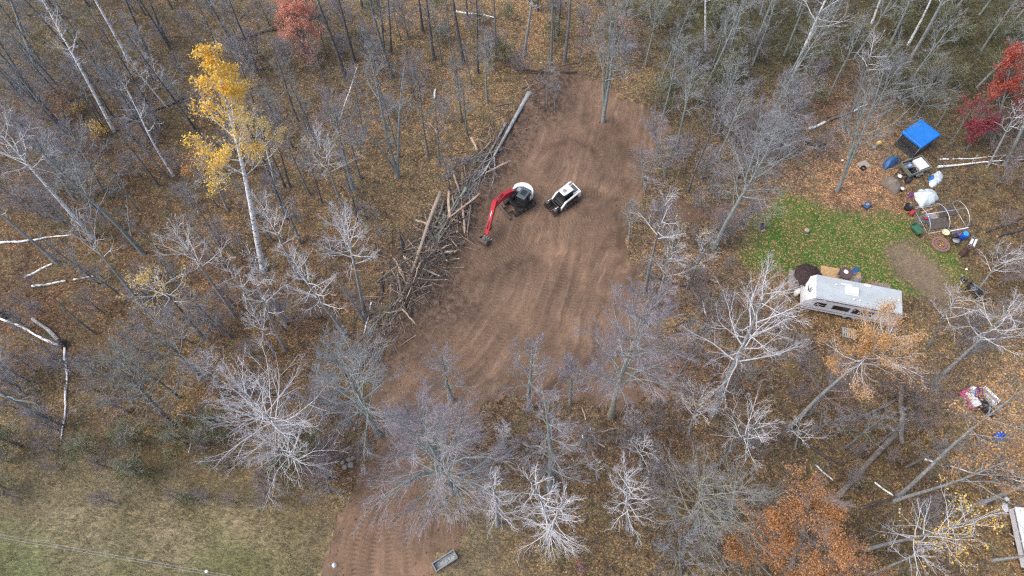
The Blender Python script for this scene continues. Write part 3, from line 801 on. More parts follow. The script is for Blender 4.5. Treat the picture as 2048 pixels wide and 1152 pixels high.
def tree(kind, bu, bv, tu, tv, label, name=None, hmax=24.0, tops=None, **o):
    b = G(bu, bv)
    T = solve_top(b, tu, tv)
    h = T.z - b.z
    if h > hmax or h < 1.0: h = hmax if h > hmax else 1.0
    off = (tv < 0 or tu < 0 or tu > 2048) and not tops       # the top lies outside the frame: carry the tree on to its full height
    def stem(u, v):
        t = solve_top(b, u, v)
        k = min(1.0, hmax / max(t.z - b.z, 0.5))
        if off: k *= max(1.0, min(1.8, 17.0 / (t.z - b.z)))
        return ((t.x - b.x) * k, (t.y - b.y) * k, (t.z - b.z) * k)
    stems = [stem(u, v) for u, v in tops] if tops else None
    if stems: h = max(s[2] for s in stems)
    else: h = stem(tu, tv)[2]
    SEED[0] += 1
    lean = stem(tu, tv)[:2]
    nm = name or {'birch': 'birch_tree', 'pale': 'pale_tree', 'fan': 'bare_tree', 'grey': 'bare_tree', 'lichen': 'bare_tree', 'dark': 'bare_tree', 'brown': 'bare_tree', 'shrub': 'shrub'}[kind]
    root = empty(nm, b, 0, label, 'shrub' if nm == 'shrub' else 'tree')
    tm, cm, lm = tree_meshes(kind, h, lean, SEED[0], stems=stems, **o)
    place_tree(nm, root, tm, cm, lm)
    if DEBUG_TREES: print("TREE %5.1f m lean %4.1f  %s" % (h, math.hypot(*lean), label))
    return root
DEBUG_TREES = False

# ------------------------------------------------------------------ the trees one can tell apart (base pixel, top pixel)
# left edge and upper left
tree('birch', 228, 262, 70, -30, "tall white birch slanting down from the top edge toward two dark trunks at upper left", cr=1.8, cs=.5)
tree('birch', 258, 120, 180, -20, "white-topped birch at the top edge, right of the tallest birch in the upper left corner", cr=1.6, cs=.5)
tree('dark', 301, 124, 245, -20, "dark trunk ending beside a pale birch twig, left of the yellow tree's top", cr=1.6)
tree('dark', 335, 86, 288, -20, "short-looking dark trunk at the top edge, just up-left of the yellow tree", cr=1.6)
tree('birch', 335, 215, 245, 110, "thin pale birch crossing above the dark fallen trunk, left one of a close pair", cr=1.5, cs=.35, nl=12, rr=.007)
tree('birch', 353, 205, 285, 110, "thin pale birch crossing above the dark fallen trunk, right one of a close pair", cr=1.5, cs=.35, nl=12, rr=.007)
tree('birch', 347, 351, 240, 163, "crooked white birch with a side fork, standing alone left of the yellow tree", cr=2.2, cs=.5, nl=9, rr=.0085, bend=.035, k=(4, 2, 2))
tree('dark', 226, 234, 160, 125, "dark trunk with grey crown, upper one of a pair below the tall white birch", cr=1.9)
tree('dark', 206, 242, 140, 130, "dark trunk with grey crown, lower one of a pair below the tall white birch", cr=1.9)
tree('birch', 186, 475, -30, 235, "big white birch leaning in from the left edge with fanning white limbs", cr=3.6, cs=.62, nl=18, el=(20, 55), rr=.012)
tree('lichen', 287, 507, 60, 275, "long mossy grey trunk right of the big leaning left-edge birch", cr=3.4, cs=.45, dens=1.3)
tree('dark', 318, 372, 243, 272, "thin dark bare trunk left of the crooked white birch's foot", cr=1.0, nl=6)
tree('grey', 142, 205, 0, 40, "slender grey tree crossing the upper left corner diagonally", cr=2.0)
tree('grey', 120, 250, -20, 85, "grey tree low in the upper left corner with a thin pale stem", cr=2.0)
tree('fan', 150, 400, 60, 250, "bushy grey-lilac tree between the big left-edge birch and the mossy trunk", cr=3.6, dens=1.2)
tree('fan', 205, 380, 130, 240, "bushy lilac tree with reddish haze above the mossy trunk", cr=3.2, dens=1.2)
tree('brown', 60, 180, -20, 60, "brownish bare tree in the far upper left corner", cr=2.2)
tree('lichen', 70, 130, 10, -20, "greenish bare tree touching the top left corner", cr=2.6, dens=1.3)
tree('birch', 527, 541, 425, 88, "tall birch with bright yellow upper crown and white lower trunk", leaf='leaf_yellow', leafn=6800, leafsize=.17, leafzone=(.58, 1.0), cr=3.0, cs=.5, nl=26, rr=.0115, hmax=26)
tree('pale', 575, 438, 462, 180, "pale-leaved gold birch just right of and behind the bright yellow birch", leaf='leaf_gold', leafn=3200, leafsize=.15, leafzone=(.55, 1.0), cr=2.6, cs=.5, m=('dark_bark', 'birch_limb', 'pale_twig'))
tree('pale', 455, 420, 402, 290, "small gold-orange leaved tree at the foot of the yellow birch", leaf='leaf_gold', leafn=1600, leafsize=.16, leafzone=(.3, 1.0), cr=2.4, cs=.3)
tree('brown', 398, 372, 385, 300, "small orange-leaved sapling at lower left of the yellow crown", name='sapling', leaf='leaf_orange', leafn=1100, leafsize=.16, leafzone=(.25, 1.0), cr=1.5, cs=.25)
tree('shrub', 197, 275, 192, 248, "small yellow-leaved bush in the upper left woods", leaf='leaf_yellow', leafn=520, leafsize=.17, cr=1.1)
tree('shrub', 160, 224, 155, 205, "tiny yellow bush up-left of a larger yellow bush in the upper left woods", leaf='leaf_yellow', leafn=170, leafsize=.15, cr=.7)
tree('brown', 130, 250, 120, 175, "small tree with thin rusty leaves in the upper left woods", leaf='leaf_rust', leafn=500, leafsize=.15, cr=1.9)
tree('brown', 612, 118, 588, 2, "salmon-red leaved maple at the top edge right of the yellow birch", leaf='leaf_salmon', leafn=9000, leafsize=.16, leafzone=(.05, 1.0), cr=3.2, cs=.2, hmax=14)
tree('shrub', 618, 135, 605, 85, "faint red sapling just below the salmon-red maple", leaf='leaf_salmon', leafn=900, leafsize=.13, cr=1.7)
# top, behind the brush pile
tree('dark', 615, 30, 598, -30, "dark trunk at the top edge just right of the salmon-red maple", cr=1.5)
tree('dark', 690, 152, 630, -25, "stout dark trunk slanting from the top edge right of the salmon-red maple", cr=2.0, rr=.014)
tree('dark', 709, 126, 672, -30, "dark trunk second right of the salmon-red maple, ending above the broken birch snag", cr=2.0)
tree('grey', 785, 155, 732, -20, "grey trunk slanting from top centre right of the broken birch snag", cr=2.0, rr=.013)
tree('dark', 782, 108, 774, -20, "thin straight dark trunk at top centre", cr=1.4, nl=9, rr=.008)
tree('dark', 846, 62, 833, -25, "short stretch of dark trunk at top centre with a swollen base", cr=1.6, rr=.013)
tree('dark', 868, 119, 847, -25, "straight dark trunk in the ochre leaves, left one of two at top centre", cr=1.7, rr=.011)
tree('dark', 927, 126, 905, -25, "bent dark trunk in the ochre leaves, right one of two at top centre", cr=1.7, rr=.013, bend=.03)
tree('grey', 912, 166, 882, 0, "thin grey trunk between the two dark trunks at top centre", cr=1.2, rr=.006, nl=9)
tree('birch', 680, 238, 716, 128, "broken white birch snag leaning right, no crown", name='snag', bare=True, nl=6, rr=.013, cs=.7, hmax=11)
tree('lichen', 796, 354, 735, 70, "tall forked greenish tree with a dark foot left of the felled white trunk", tops=[(730, 80), (812, 120), (700, 220)], cr=2.6, cs=.45, hmax=22, dens=1.2)
tree('fan', 706, 378, 662, 195, "lilac-hazed bare tree between the yellow birch and the tall forked tree", cr=3.2, cs=.45, dens=1.5)
tree('grey', 722, 358, 688, 235, "grey twin beside the lilac-hazed tree left of the forked tree", cr=1.8)
tree('pale', 690, 425, 628, 270, "pale fan-crowned tree with a few yellow leaves right of the gold birch", cr=3.1, cs=.55, leaf='leaf_gold', leafn=160, leafsize=.15, leafzone=(.4, 1.0))
tree('dark', 571, 376, 515, 250, "dark trunk beside the white stem behind the gold birch", cr=1.6)
tree('birch', 548, 360, 518, 235, "thin white stem behind the gold birch", cr=1.0, nl=7, rr=.008)
tree('dark', 580, 372, 548, 270, "slim dark trunk closest behind the gold birch on its right", cr=1.2, nl=8)
tree('grey', 857, 313, 832, 140, "thin straight grey tree in ochre leaves between the forked tree and the felled trunk", cr=1.5, rr=.007, nl=10)
tree('grey', 935, 270, 922, 160, "thin grey tree above the bare top of the felled trunk", cr=1.8)
tree('grey', 993, 120, 984, -20, "thin grey trunk at the top edge, left of the clearing's dark fallen log", cr=1.3, rr=.007)
tree('lichen', 975, 205, 968, 60, "greenish thin tree left of the sawn end of the felled trunk", cr=1.8)
tree('pale', 1048, 110, 1065, -20, "pale trunk with a red tinged foot at the top edge above the clearing", cr=1.5, rr=.011)
tree('grey', 1102, 130, 1104, -25, "thin grey trunk at top, third from the left above the clearing's top", cr=1.4, rr=.008)
tree('dark', 1116, 70, 1125, -20, "dark trunk at the top edge above the clearing, highest up of the group there", cr=1.5)
tree('grey', 1129, 122, 1144, -25, "straight grey trunk with dark foot above the dark fallen log at the clearing's top", cr=1.7, rr=.012)
tree('lichen', 1206, 244, 1240, -25, "tall clump of grey-green stems left standing inside the top of the dirt clearing", tops=[(1238, -30), (1222, -20), (1206, 60), (1255, -10)], cr=3.2, cs=.42, hmax=23, dens=1.5, nl=30)
tree('grey', 1094, 214, 1097, 125, "thin grey tree standing in the dirt bank at the clearing's upper left, left of two", cr=1.4, rr=.008)
tree('grey', 1110, 222, 1108, 160, "thin grey tree standing in the dirt bank at the clearing's upper left, right of two", cr=1.0, rr=.008)
tree('shrub', 1160, 120, 1168, 60, "red-tinged bare bush at the top of the clearing left of the tall stem clump", leaf='leaf_salmon', leafn=120, leafsize=.12, cr=1.3)
tree('brown', 1240, 110, 1250, 35, "sapling with thin red leaves right of the tall stem clump", name='sapling', leaf='leaf_salmon', leafn=420, leafsize=.14, cr=1.7)
# top right of centre
tree('grey', 1322, 162, 1358, 60, "grey-green leaning tree at the dark green thicket's left edge", cr=2.4, m=('lichen_bark', 'grey_bark', 'grey_twig'))
tree('birch', 1412, 100, 1409, -25, "thin white birch stem at the top edge in the green thicket", cr=1.4, nl=9, rr=.008)
tree('lichen', 1427, 128, 1462, 25, "greenish slanting tree in the dark thicket right of the thin birch stem", cr=2.2)
tree('lichen', 1366, 240, 1388, 120, "grey-green tree with fresh green trunk right of the clearing's top corner", cr=2.6, dens=1.3)
tree('fan', 1445, 250, 1455, 160, "pale-limbed bushy tree right of the clearing's top corner", cr=2.9, m=('pale_bark', 'pale_bark', 'grey_twig'))
tree('dark', 1376, 384, 1450, 180, "long thin dark trunk slanting up-right, right of the clearing's upper edge", cr=2.0, rr=.008, bend=.03)
tree('fan', 1331, 355, 1305, 235, "lilac bare tree at the right edge of the clearing's upper end", cr=3.0, dens=1.4)
tree('fan', 1290, 385, 1282, 300, "low lilac tree leaning over the clearing's right edge", cr=2.2, dens=1.3)
tree('lichen', 1428, 497, 1560, 245, "tall greenish tree leaning right over the path between clearing and camp", cr=4.4, cs=.42, dens=1.5, nl=26, rr=.013)
tree('fan', 1500, 330, 1525, 210, "grey bushy tree above the path to the camp", cr=3.0, dens=1.2)
tree('brown', 1470, 300, 1475, 200, "brown-twigged tree above the path to the camp", cr=2.3)
tree('birch', 1588, 140, 1668, -30, "white birch with wide forking crown at the top edge in the green thicket", cr=4.0, cs=.35, nl=16, el=(15, 50), k=(5, 4, 2), hmax=18)
tree('birch', 1744, 46, 1772, -30, "white birch trunk at the top edge, bare stem between two other birches", cr=1.0, nl=6, rr=.013)
tree('birch', 1816, 90, 1876, -30, "slim white birch slanting right at the top edge, left of its grey neighbour", cr=2.2, cs=.5, nl=10, rr=.009)
tree('grey', 1823, 114, 1890, -5, "grey trunk running beside the slim white birch at upper right", cr=1.8, m=('pale_bark', 'birch_limb', 'grey_twig'))
tree('grey', 1876, 154, 1920, 85, "short pale grey trunk at upper right with no crown", name='snag', bare=True, nl=6)
tree('fan', 1560, 290, 1590, 160, "grey-lilac bushy tree left of the forked camp tree", cr=3.0, dens=1.2)
tree('lichen', 1674, 382, 1760, 120, "big forked tree with green-grey trunks standing over the camp's leafy ground", tops=[(1742, 150), (1778, 100), (1720, 210)], cr=4.2, cs=.42, dens=1.4, nl=27, hmax=20)
tree('pale', 1700, 240, 1752, 75, "white-limbed tree with bare ascending limbs above the forked camp tree", cr=2.8, cs=.6, nl=10, m=('grey_bark', 'birch_limb', 'pale_twig'))
tree('fan', 1830, 235, 1880, 150, "lilac bushy tree behind the blue tarp shelter", cr=3.2, m=('grey_bark', 'grey_bark', 'grey_twig'))
tree('fan', 1760, 205, 1790, 110, "grey-green bushy tree in the thicket up-left of the blue tarp shelter", cr=2.8, m=('lichen_bark', 'grey_bark', 'grey_twig'))
tree('brown', 1985, 290, 2030, 95, "bright red maple at the right edge of the woods", leaf='leaf_red', leafn=7000, leafsize=.17, leafzone=(.40, 1.0), cr=3.2, cs=.35, m=('pale_bark', 'pale_bark', 'brown_twig'), dens=1.2, nl=24, hmax=16)
tree('brown', 1935, 300, 1962, 205, "crimson maple lower left of the bright red maple", leaf='leaf_crimson', leafn=3800, leafsize=.16, leafzone=(.25, 1.0), cr=2.4, cs=.25, hmax=9)
tree('grey', 1896, 294, 1942, 220, "thin pale trunk between the blue tarp shelter and the crimson maple", name='snag', bare=True, nl=6, rr=.009)
tree('lichen', 1872, 254, 1900, 205, "short thin greenish stem behind the blue tarp shelter's right corner", bare=True, nl=8, rr=.009)
tree('pale', 1975, 335, 2045, 200, "pale thin trunk right of the crimson maple at the right edge", cr=1.8, cs=.5, nl=10)
tree('lichen', 2010, 330, 2075, 180, "greenish bare tree at the right edge below the red maple", cr=2.2)
# left middle
tree('pale', 115, 526, -10, 415, "thin pale dead trunk slanting above the birch log at the left edge", name='snag', bare=True, nl=5, rr=.0085)
tree('pale', 262, 470, 252, 395, "small dead white sapling with stub branches left of the pale tree trio", name='snag', bare=True, nl=14, rr=.012)
tree('pale', 290, 620, 155, 440, "pale tree with long straight white limbs spreading to the upper left", cr=3.6, cs=.62, nl=9, el=(45, 70), k=(4, 3, 2), m=('lichen_bark', 'birch_limb', 'pale_twig'))
tree('pale', 406, 674, 292, 540, "white-branched tree with gold leaves on its right side", cr=3.4, cs=.55, nl=16, el=(5, 45), leaf='leaf_gold', leafn=1100, leafsize=.15, leafzone=(.45, 1.0), m=('dark_bark', 'birch_limb', 'pale_twig'))
tree('pale', 471, 633, 350, 455, "pale fan-crowned tree left of a pair of finer pale trees", cr=3.0, cs=.6, nl=18)
tree('pale', 531, 652, 435, 500, "fine pale tree, left one of a pair mid-left of the photo", cr=2.0, cs=.4, nl=16, rr=.008)
tree('pale', 570, 642, 495, 500, "fine pale tree, right one of a pair mid-left of the photo", cr=2.0, cs=.4, nl=16, rr=.008)
tree('grey', 192, 668, 82, 578, "thin grey trunk in the left woods below the two short birch logs", name='snag', bare=True, nl=7, rr=.010)
tree('pale', 133, 728, 10, 640, "faint pale trunk running beside the upturned root on the left", bare=True, nl=8, rr=.009)
tree('fan', 405, 755, 290, 650, "broad grey-olive fan tree in the left woods", cr=4.6, cs=.35, dens=1.3, m=('grey_bark', 'grey_bark', 'grey_twig'))
tree('pale', 450, 800, 410, 715, "small white fan-crowned tree up-left of the largest white crown", cr=2.7, cs=.55)
tree('pale', 604, 898, 480, 780, "largest white fan-crowned tree at lower left", cr=5.3, cs=.42, nl=36, dens=1.3, rr=.013)
tree('pale', 620, 942, 535, 885, "white fan-crowned tree lowest of the white crowns at lower left", cr=4.3, cs=.4, nl=30, dens=1.2)
tree('grey', 345, 848, 225, 725, "stout grey trunk with drooping fine branches above the meadow", cr=4.4, cs=.35, nl=28, dens=1.3, rr=.016, m=('grey_bark', 'grey_bark', 'olive_twig'))
tree('lichen', 95, 838, -20, 770, "mossy pale trunk at the left edge above the meadow", cr=2.8, rr=.013)
tree('fan', 20, 760, -20, 690, "grey bushy tree at the left edge over the meadow's corner", cr=2.6)
tree('pale', 730, 632, 682, 420, "shapely white fan-crowned tree left of the brush pile", cr=3.5, cs=.55, nl=26, dens=1.2)
tree('pale', 693, 672, 578, 505, "white tree with two tiers of branches, left and below the shapely fan-crowned one", cr=3.3, cs=.45, nl=22)
tree('pale', 602, 562, 516, 395, "pale grey tree at the right foot of the yellow birch", cr=2.8, cs=.5, nl=18)
tree('pale', 570, 700, 500, 545, "slim pale tree with long bare stem mid-left", cr=1.8, cs=.5, nl=12, rr=.008)
tree('pale', 551, 712, 505, 625, "small white-branched tree low in the left woods", cr=2.3, cs=.5, nl=14)
tree('lichen', 729, 641, 672, 555, "broken mossy trunk beside the white birch foot left of the brush pile", name='snag', bare=True, nl=4, rr=.015)
tree('dark', 644, 405, 620, 320, "short dark trunk with hidden crown right of the gold birch's foot", cr=1.5)
tree('dark', 716, 442, 690, 345, "dark bare trunk up-left of the brush pile", cr=1.4)
tree('dark', 806, 505, 798, 450, "short dark dead stub standing at the brush pile's left edge", name='snag', bare=True, nl=3, rr=.03)
tree('grey', 757, 508, 752, 415, "thin grey sapling in ochre leaves just left of the brush pile", name='sapling', cr=1.0, nl=8, rr=.007)
# bottom middle
tree('fan', 757, 870, 672, 690, "wide grey-green fan tree at the clearing's lower left corner", cr=4.8, cs=.22, nl=38, dens=1.4, k=(8, 5, 2), el=(20, 60), m=('lichen_bark', 'lichen_bark', 'grey_twig'))
tree('fan', 905, 800, 880, 705, "small lilac tree on the dirt right of the wide grey-green fan tree", cr=2.8, dens=1.2)
tree('shrub', 660, 985, 648, 930, "lilac twiggy bush beside the lowest white crown", cr=2.4)
tree('fan', 905, 985, 838, 830, "largest lilac maple, overhanging the drive's right side", cr=5.6, cs=.15, nl=56, dens=1.5, k=(9, 6, 2), el=(12, 62), rr=.011, m=('lichen_bark', 'lichen_bark', 'lilac_twig'))
tree('pale', 995, 1050, 983, 950, "white crown nearest the metal bin, by itself", cr=2.1, cs=.2, nl=30, el=(-25, 45), rr=.008, k=(6, 4, 1))
tree('pale', 1098, 1085, 1095, 985, "twin-headed white tree at bottom centre", tops=[(1055, 950), (1130, 985)], cr=2.7, cs=.25, nl=50, el=(-25, 45), rr=.008, k=(6, 4, 1))
tree('pale', 1256, 1060, 1247, 930, "white crown right of the twin-headed white tree", cr=2.4, cs=.25, nl=34, el=(-25, 45), rr=.008, k=(6, 4, 1))
tree('fan', 1100, 975, 1094, 800, "grey-lilac columnar tree below the clearing's lower edge", cr=3.2, cs=.2, nl=30, dens=1.4, el=(20, 60))
tree('fan', 1058, 820, 1062, 675, "thin lilac tree standing on the clearing's lower edge, left of two", cr=2.7, cs=.3, dens=1.3)
tree('fan', 1141, 808, 1142, 720, "thin lilac tree standing on the clearing's lower edge, right of two", cr=2.0, cs=.3, dens=1.1)
tree('pale', 1010, 895, 1005, 845, "tiny white sapling at the red-brown leaves below the clearing", name='sapling', cr=1.1)
tree('pale', 1280, 935, 1285, 880, "small white crown above right of the white crowns at bottom", cr=2.1, cs=.4, nl=14)
tree('pale', 1195, 960, 1188, 915, "tiny white sapling between the two lower white crowns", name='sapling', cr=1.2, nl=9)
tree('fan', 1221, 833, 1292, 595, "broad lilac-hazed tree with mossy trunk at the clearing's lower right corner", cr=4.6, cs=.3, nl=38, dens=1.6, k=(8, 6, 3), m=('olive_twig', 'lichen_bark', 'lilac_twig'))
tree('pale', 1425, 832, 1540, 555, "largest white-limbed tree, spreading between clearing and trailer", cr=5.2, cs=.48, nl=24, el=(5, 50), k=(6, 5, 2), dens=1.1, rr=.0135)
tree('birch', 1290, 584, 1332, 385, "slim white birch with small open crown at the clearing's right edge", cr=2.6, cs=.55, nl=11, k=(4, 3, 2), m=('grey_bark', 'birch_limb', 'pale_twig'))
tree('pale', 1314, 612, 1350, 470, "white ascending-branched tree below the slim birch at the clearing's right edge", cr=2.4, cs=.45, nl=14, el=(40, 70))
tree('pale', 1382, 565, 1415, 460, "small white tree with a few yellow leaves right of the clearing", cr=2.0, cs=.35, nl=14, leaf='leaf_gold', leafn=120, leafsize=.14)
tree('lichen', 1258, 480, 1262, 405, "slim greenish sapling at the clearing's right edge beside the path mouth", name='sapling', cr=1.4)
tree('brown', 1345, 500, 1350, 420, "brown sapling with a few yellow leaves at the path mouth", name='sapling', cr=1.6, leaf='leaf_gold', leafn=160, leafsize=.13)
tree('brown', 1376, 872, 1404, 785, "small white-branched tree with yellowish leaves at lower right of the clearing", cr=2.2, cs=.45, m=('pale_bark', 'birch_limb', 'pale_twig'), leaf='leaf_gold', leafn=200, leafsize=.14)
tree('pale', 1432, 935, 1525, 835, "white crown with a dark slanting trunk right of bottom centre", cr=3.6, cs=.6, nl=18, m=('dark_bark', 'birch_limb', 'pale_twig'))
tree('fan', 1390, 1070, 1405, 950, "grey olive spreading tree at bottom, left one of three beside the rust-coloured crown", cr=4.8, cs=.2, nl=32, dens=1.3, el=(10, 55), m=('lichen_bark', 'olive_twig', 'grey_twig'))
tree('fan', 1440, 1075, 1475, 960, "grey olive spreading tree at bottom, right one of three beside the rust-coloured crown", cr=4.6, cs=.2, nl=32, dens=1.3, el=(10, 55), m=('lichen_bark', 'olive_twig', 'grey_twig'))
tree('fan', 1362, 1150, 1360, 1060, "grey spreading tree touching the bottom edge, left of the rust-coloured crown", cr=3.4, cs=.25, nl=24, dens=1.2, el=(10, 55), m=('grey_bark', 'grey_bark', 'grey_twig'))
tree('fan', 1555, 1215, 1630, 965, "rust-orange leaved tree filling the bottom edge", name='oak_tree', leaf='leaf_rust', leafn=38000, leafsize=.12, leafzone=(.15, 1.0), cr=5.3, cs=.2, nl=40, dens=1.4, k=(8, 5, 3), el=(5, 50), hmax=17, m=('grey_bark', 'grey_bark', 'brown_twig'))
tree('pale', 1578, 856, 1852, 600, "orange-leaved birch leaning over the rear of the travel trailer", leaf='leaf_orange', leafn=7500, leafsize=.115, leafzone=(.72, 1.05), cr=3.6, cs=.72, nl=24, el=(-15, 40), rr=.009, hmax=20, dens=1.2)
tree('grey', 1515, 750, 1590, 690, "grey bare tree below the trailer's nose", cr=2.6)
tree('brown', 1620, 830, 1690, 720, "brown bushy tree below the wooden pallet", cr=3.2, dens=1.2)
tree('pale', 1854, 698, 1922, 575, "white-limbed tree just right of the trailer's rear", cr=2.9, cs=.5, nl=14, el=(10, 50), m=('grey_bark', 'birch_limb', 'pale_twig'))
tree('pale', 1887, 748, 2040, 600, "long slanting white tree at the right edge below the bare soil", cr=3.6, cs=.5, nl=16, el=(10, 50), rr=.012)
tree('pale', 1957, 578, 2015, 500, "small white tree right of the black smoker", cr=2.8, cs=.4, nl=12)
tree('lichen', 1796, 993, 2090, 740, "tall pale trunk with orange leaves crossing the lower right diagonally, upper of two", leaf='leaf_orange', leafn=3000, leafsize=.14, leafzone=(.5, 1.0), cr=3.4, cs=.55, nl=18, rr=.0072, m=('pale_bark', 'pale_bark', 'brown_twig'))
tree('lichen', 1787, 1002, 2080, 900, "tall pale trunk with orange leaves crossing the lower right, lower of two", leaf='leaf_orange', leafn=2200, leafsize=.14, leafzone=(.45, 1.0), cr=3.2, cs=.5, nl=18, rr=.0072, m=('pale_bark', 'pale_bark', 'brown_twig'))
tree('pale', 1958, 1008, 2090, 950, "thick pale trunk with dark foot at the lower right edge", cr=2.0, rr=.011, m=('pale_bark', 'pale_bark', 'pale_twig'))
tree('pale', 1730, 1100, 1965, 1035, "white many-limbed tree with yellow leaves on its tip at lower right", cr=4.2, cs=.42, nl=22, el=(0, 45), k=(5, 4, 1), rr=.0085, leaf='leaf_yellow', leafn=520, leafsize=.15, leafzone=(.7, 1.0), m=('pale_bark', 'birch_limb', 'pale_twig'))
tree('pale', 1735, 1150, 1860, 1100, "white limb-like tree at the bottom edge, lower right", cr=2.2, cs=.6, nl=10, el=(0, 40))
tree('grey', 1880, 1000, 1990, 1045, "thin dead tree slumped right between the slanting trunks at lower right", name='snag', bare=True, nl=6, rr=.009, hmax=5)
tree('pale', 1985, 1120, 2090, 1110, "pale tree reaching off the right edge above the white camper's lower end", cr=2.2, cs=.4, nl=12)
tree('shrub', 1828, 835, 1850, 770, "dark brown tangled bush beside the broken upright stub at right", cr=3.6, dens=1.6, m=('dark_bark', 'dark_bark', 'brown_twig'))
tree('shrub', 1785, 800, 1800, 740, "brown leafy bush below the orange-leaved birch", leaf='leaf_rust', leafn=700, leafsize=.14, cr=2.6, m=('dark_bark', 'dark_bark', 'brown_twig'))
tree('shrub', 1850, 1050, 1858, 1000, "low grey bush among the slanting trunks at lower right", cr=1.8)
tree('shrub', 1655, 1070, 1658, 1050, "small bright orange sapling right of the rust-coloured crown", name='sapling', leaf='leaf_orange', leafn=160, leafsize=.17, cr=.9)
tree('shrub', 1160, 1140, 1160, 1128, "tiny red sapling in the grass at bottom centre", name='sapling', leaf='leaf_red', leafn=70, leafsize=.16, cr=.5)
tree('pale', 1590, 900, 1600, 840, "white twiggy tree above the rust-coloured crown", cr=2.0, cs=.4, nl=12)

# ------------------------------------------------------------------ saplings and bushes that crowd the woods
def zone(u, v):
    if v < 420:
        if u < 380: return "in the woods left of the yellow birch"
        if u < 1000: return "in the ochre woods between the yellow birch and the felled trunk" if v > 150 else "along the top edge between the yellow birch and the clearing"
        if u < 1290: return "above the top end of the clearing"
        if u < 1620: return "in the thicket between the clearing and the forked camp tree"
        return "in the upper right woods around the camp"
    if u < 760: return "in the left woods below the yellow birch" if v < 760 else "at the meadow's upper edge"
    if u < 1480: return "in the leaves between the clearing and the bottom edge" if v > 790 else "in the strip of woods right of the clearing"
    return "in the right-hand woods below the trailer" if v > 620 else "at the right edge beside the camp"

KEEP = [(1150, 300, 175), (1080, 470, 190), (1020, 640, 250), (1700, 600, 125), (1640, 490, 150), (1860, 420, 120), (1840, 280, 85), (1785, 545, 90),
        (890, 1120, 70), (740, 1100, 120), (780, 980, 70), (1960, 820, 70), (1830, 400, 100), (2030, 1060, 55), (1930, 540, 60), (1160, 700, 160), (850, 700, 120), (1250, 720, 80)]
MEAD_PX = np.array([(-60, 880), (150, 890), (330, 925), (470, 945), (560, 995), (620, 1040), (660, 1200), (-60, 1200)], float)

def free(u, v, tu, tv):
    for a, b in ((u, v), (tu, tv), ((u + tu) / 2, (v + tv) / 2)):
        if any((a - x) ** 2 + (b - y) ** 2 < r * r for x, y, r in KEEP): return False
    if poly_sd(np.array([u]), np.array([v]), MEAD_PX)[0] < 0: return False
    return True

def make_variants(kind, n, h, **o):
    out = []
    for i in range(n):
        SEED[0] += 1
        out.append(tree_meshes(kind, h, (0, 0), SEED[0], bend=.03, **o))
    return out
VAR = {
    'slender bare grey sapling': ('sapling', 'tree', make_variants('grey', 5, 8.0, nl=14, cr=1.5, cs=.35, rr=.0075), (.75, 1.35)),
    'slender dark-trunked tree': ('bare_tree', 'tree', make_variants('dark', 4, 13.0, nl=14, cr=2.2, cs=.4, rr=.0078), (.8, 1.2)),
    'greenish-grey slim tree': ('bare_tree', 'tree', make_variants('lichen', 4, 11.0, nl=16, cr=2.0, cs=.4, rr=.009), (.8, 1.25)),
    'lilac-grey twiggy bush': ('shrub', 'shrub', make_variants('shrub', 5, 3.2, cr=1.9), (.6, 1.3)),
    'brown twiggy bush': ('shrub', 'shrub', make_variants('shrub', 4, 2.6, cr=1.6, m=('grey_bark', 'brown_twig', 'brown_twig')), (.6, 1.3)),
    'olive twiggy bush': ('shrub', 'shrub', make_variants('shrub', 4, 2.8, cr=1.7, m=('grey_bark', 'olive_twig', 'olive_twig'), leaf='leaf_green', leafn=800, leafsize=.14), (.6, 1.3)),
}
used_var = set()
def fill(name, u, v):
    nm, cat, vs, (s0, s1) = VAR[name]
    k = int(RNG.integers(len(vs))); s = float(RNG.uniform(s0, s1))
    b = G(u, v)
    z = zone(u, v)
    pl = {'tree': 'trees', 'shrub': 'bushes'}[cat] if 'sapling' not in name else 'saplings'
    r = empty(nm, b, float(RNG.uniform(0, 6.28)), name + " " + z, cat, name.rsplit(' ', 1)[0] + ' ' + pl + ' ' + z)
    r.scale = (s, s, s * float(RNG.uniform(.9, 1.15)))
    r.rotation_euler.x = float(RNG.normal(0, .05)); r.rotation_euler.y = float(RNG.normal(0, .05))
    tm, cm, lm = vs[k]
    place_tree(nm, r, tm, cm, lm)

def scatter(name, n, rect, hh, seed, mind=26):
    rng = np.random.default_rng(seed); pts = []
    tries = 0
    while len(pts) < n and tries < n * 60:
        tries += 1
        u, v = rng.uniform(rect[0], rect[2]), rng.uniform(rect[1], rect[3])
        b = P(u, v, 0); tu, tv = project(b.x, b.y, hh)
        if not free(u, v, tu, tv): continue
        if any((u - a) ** 2 + (v - c) ** 2 < mind * mind for a, c in pts): continue
        pts.append((u, v)); fill(name, u, v)

scatter('slender dark-trunked tree', 22, (10, 10, 620, 330), 13, 1, 50)
scatter('slender dark-trunked tree', 6, (620, 5, 1180, 200), 13, 2, 60)
scatter('slender bare grey sapling', 15, (620, 20, 1000, 400), 8, 3, 55)
scatter('slender bare grey sapling', 26, (20, 60, 620, 520), 8, 4, 50)
scatter('greenish-grey slim tree', 18, (1270, 10, 1640, 330), 11, 5, 45)
scatter('greenish-grey slim tree', 12, (1640, 10, 2020, 220), 11, 6, 55)
scatter('slender bare grey sapling', 14, (60, 520, 700, 820), 8, 7, 60)
scatter('slender bare grey sapling', 8, (1290, 470, 1480, 760), 8, 8, 55)
scatter('slender bare grey sapling', 12, (1440, 650, 1960, 960), 8, 9, 60)
scatter('lilac-grey twiggy bush', 60, (20, 20, 760, 480), 3, 11, 34)
scatter('lilac-grey twiggy bush', 14, (760, 10, 1280, 260), 3, 12, 40)
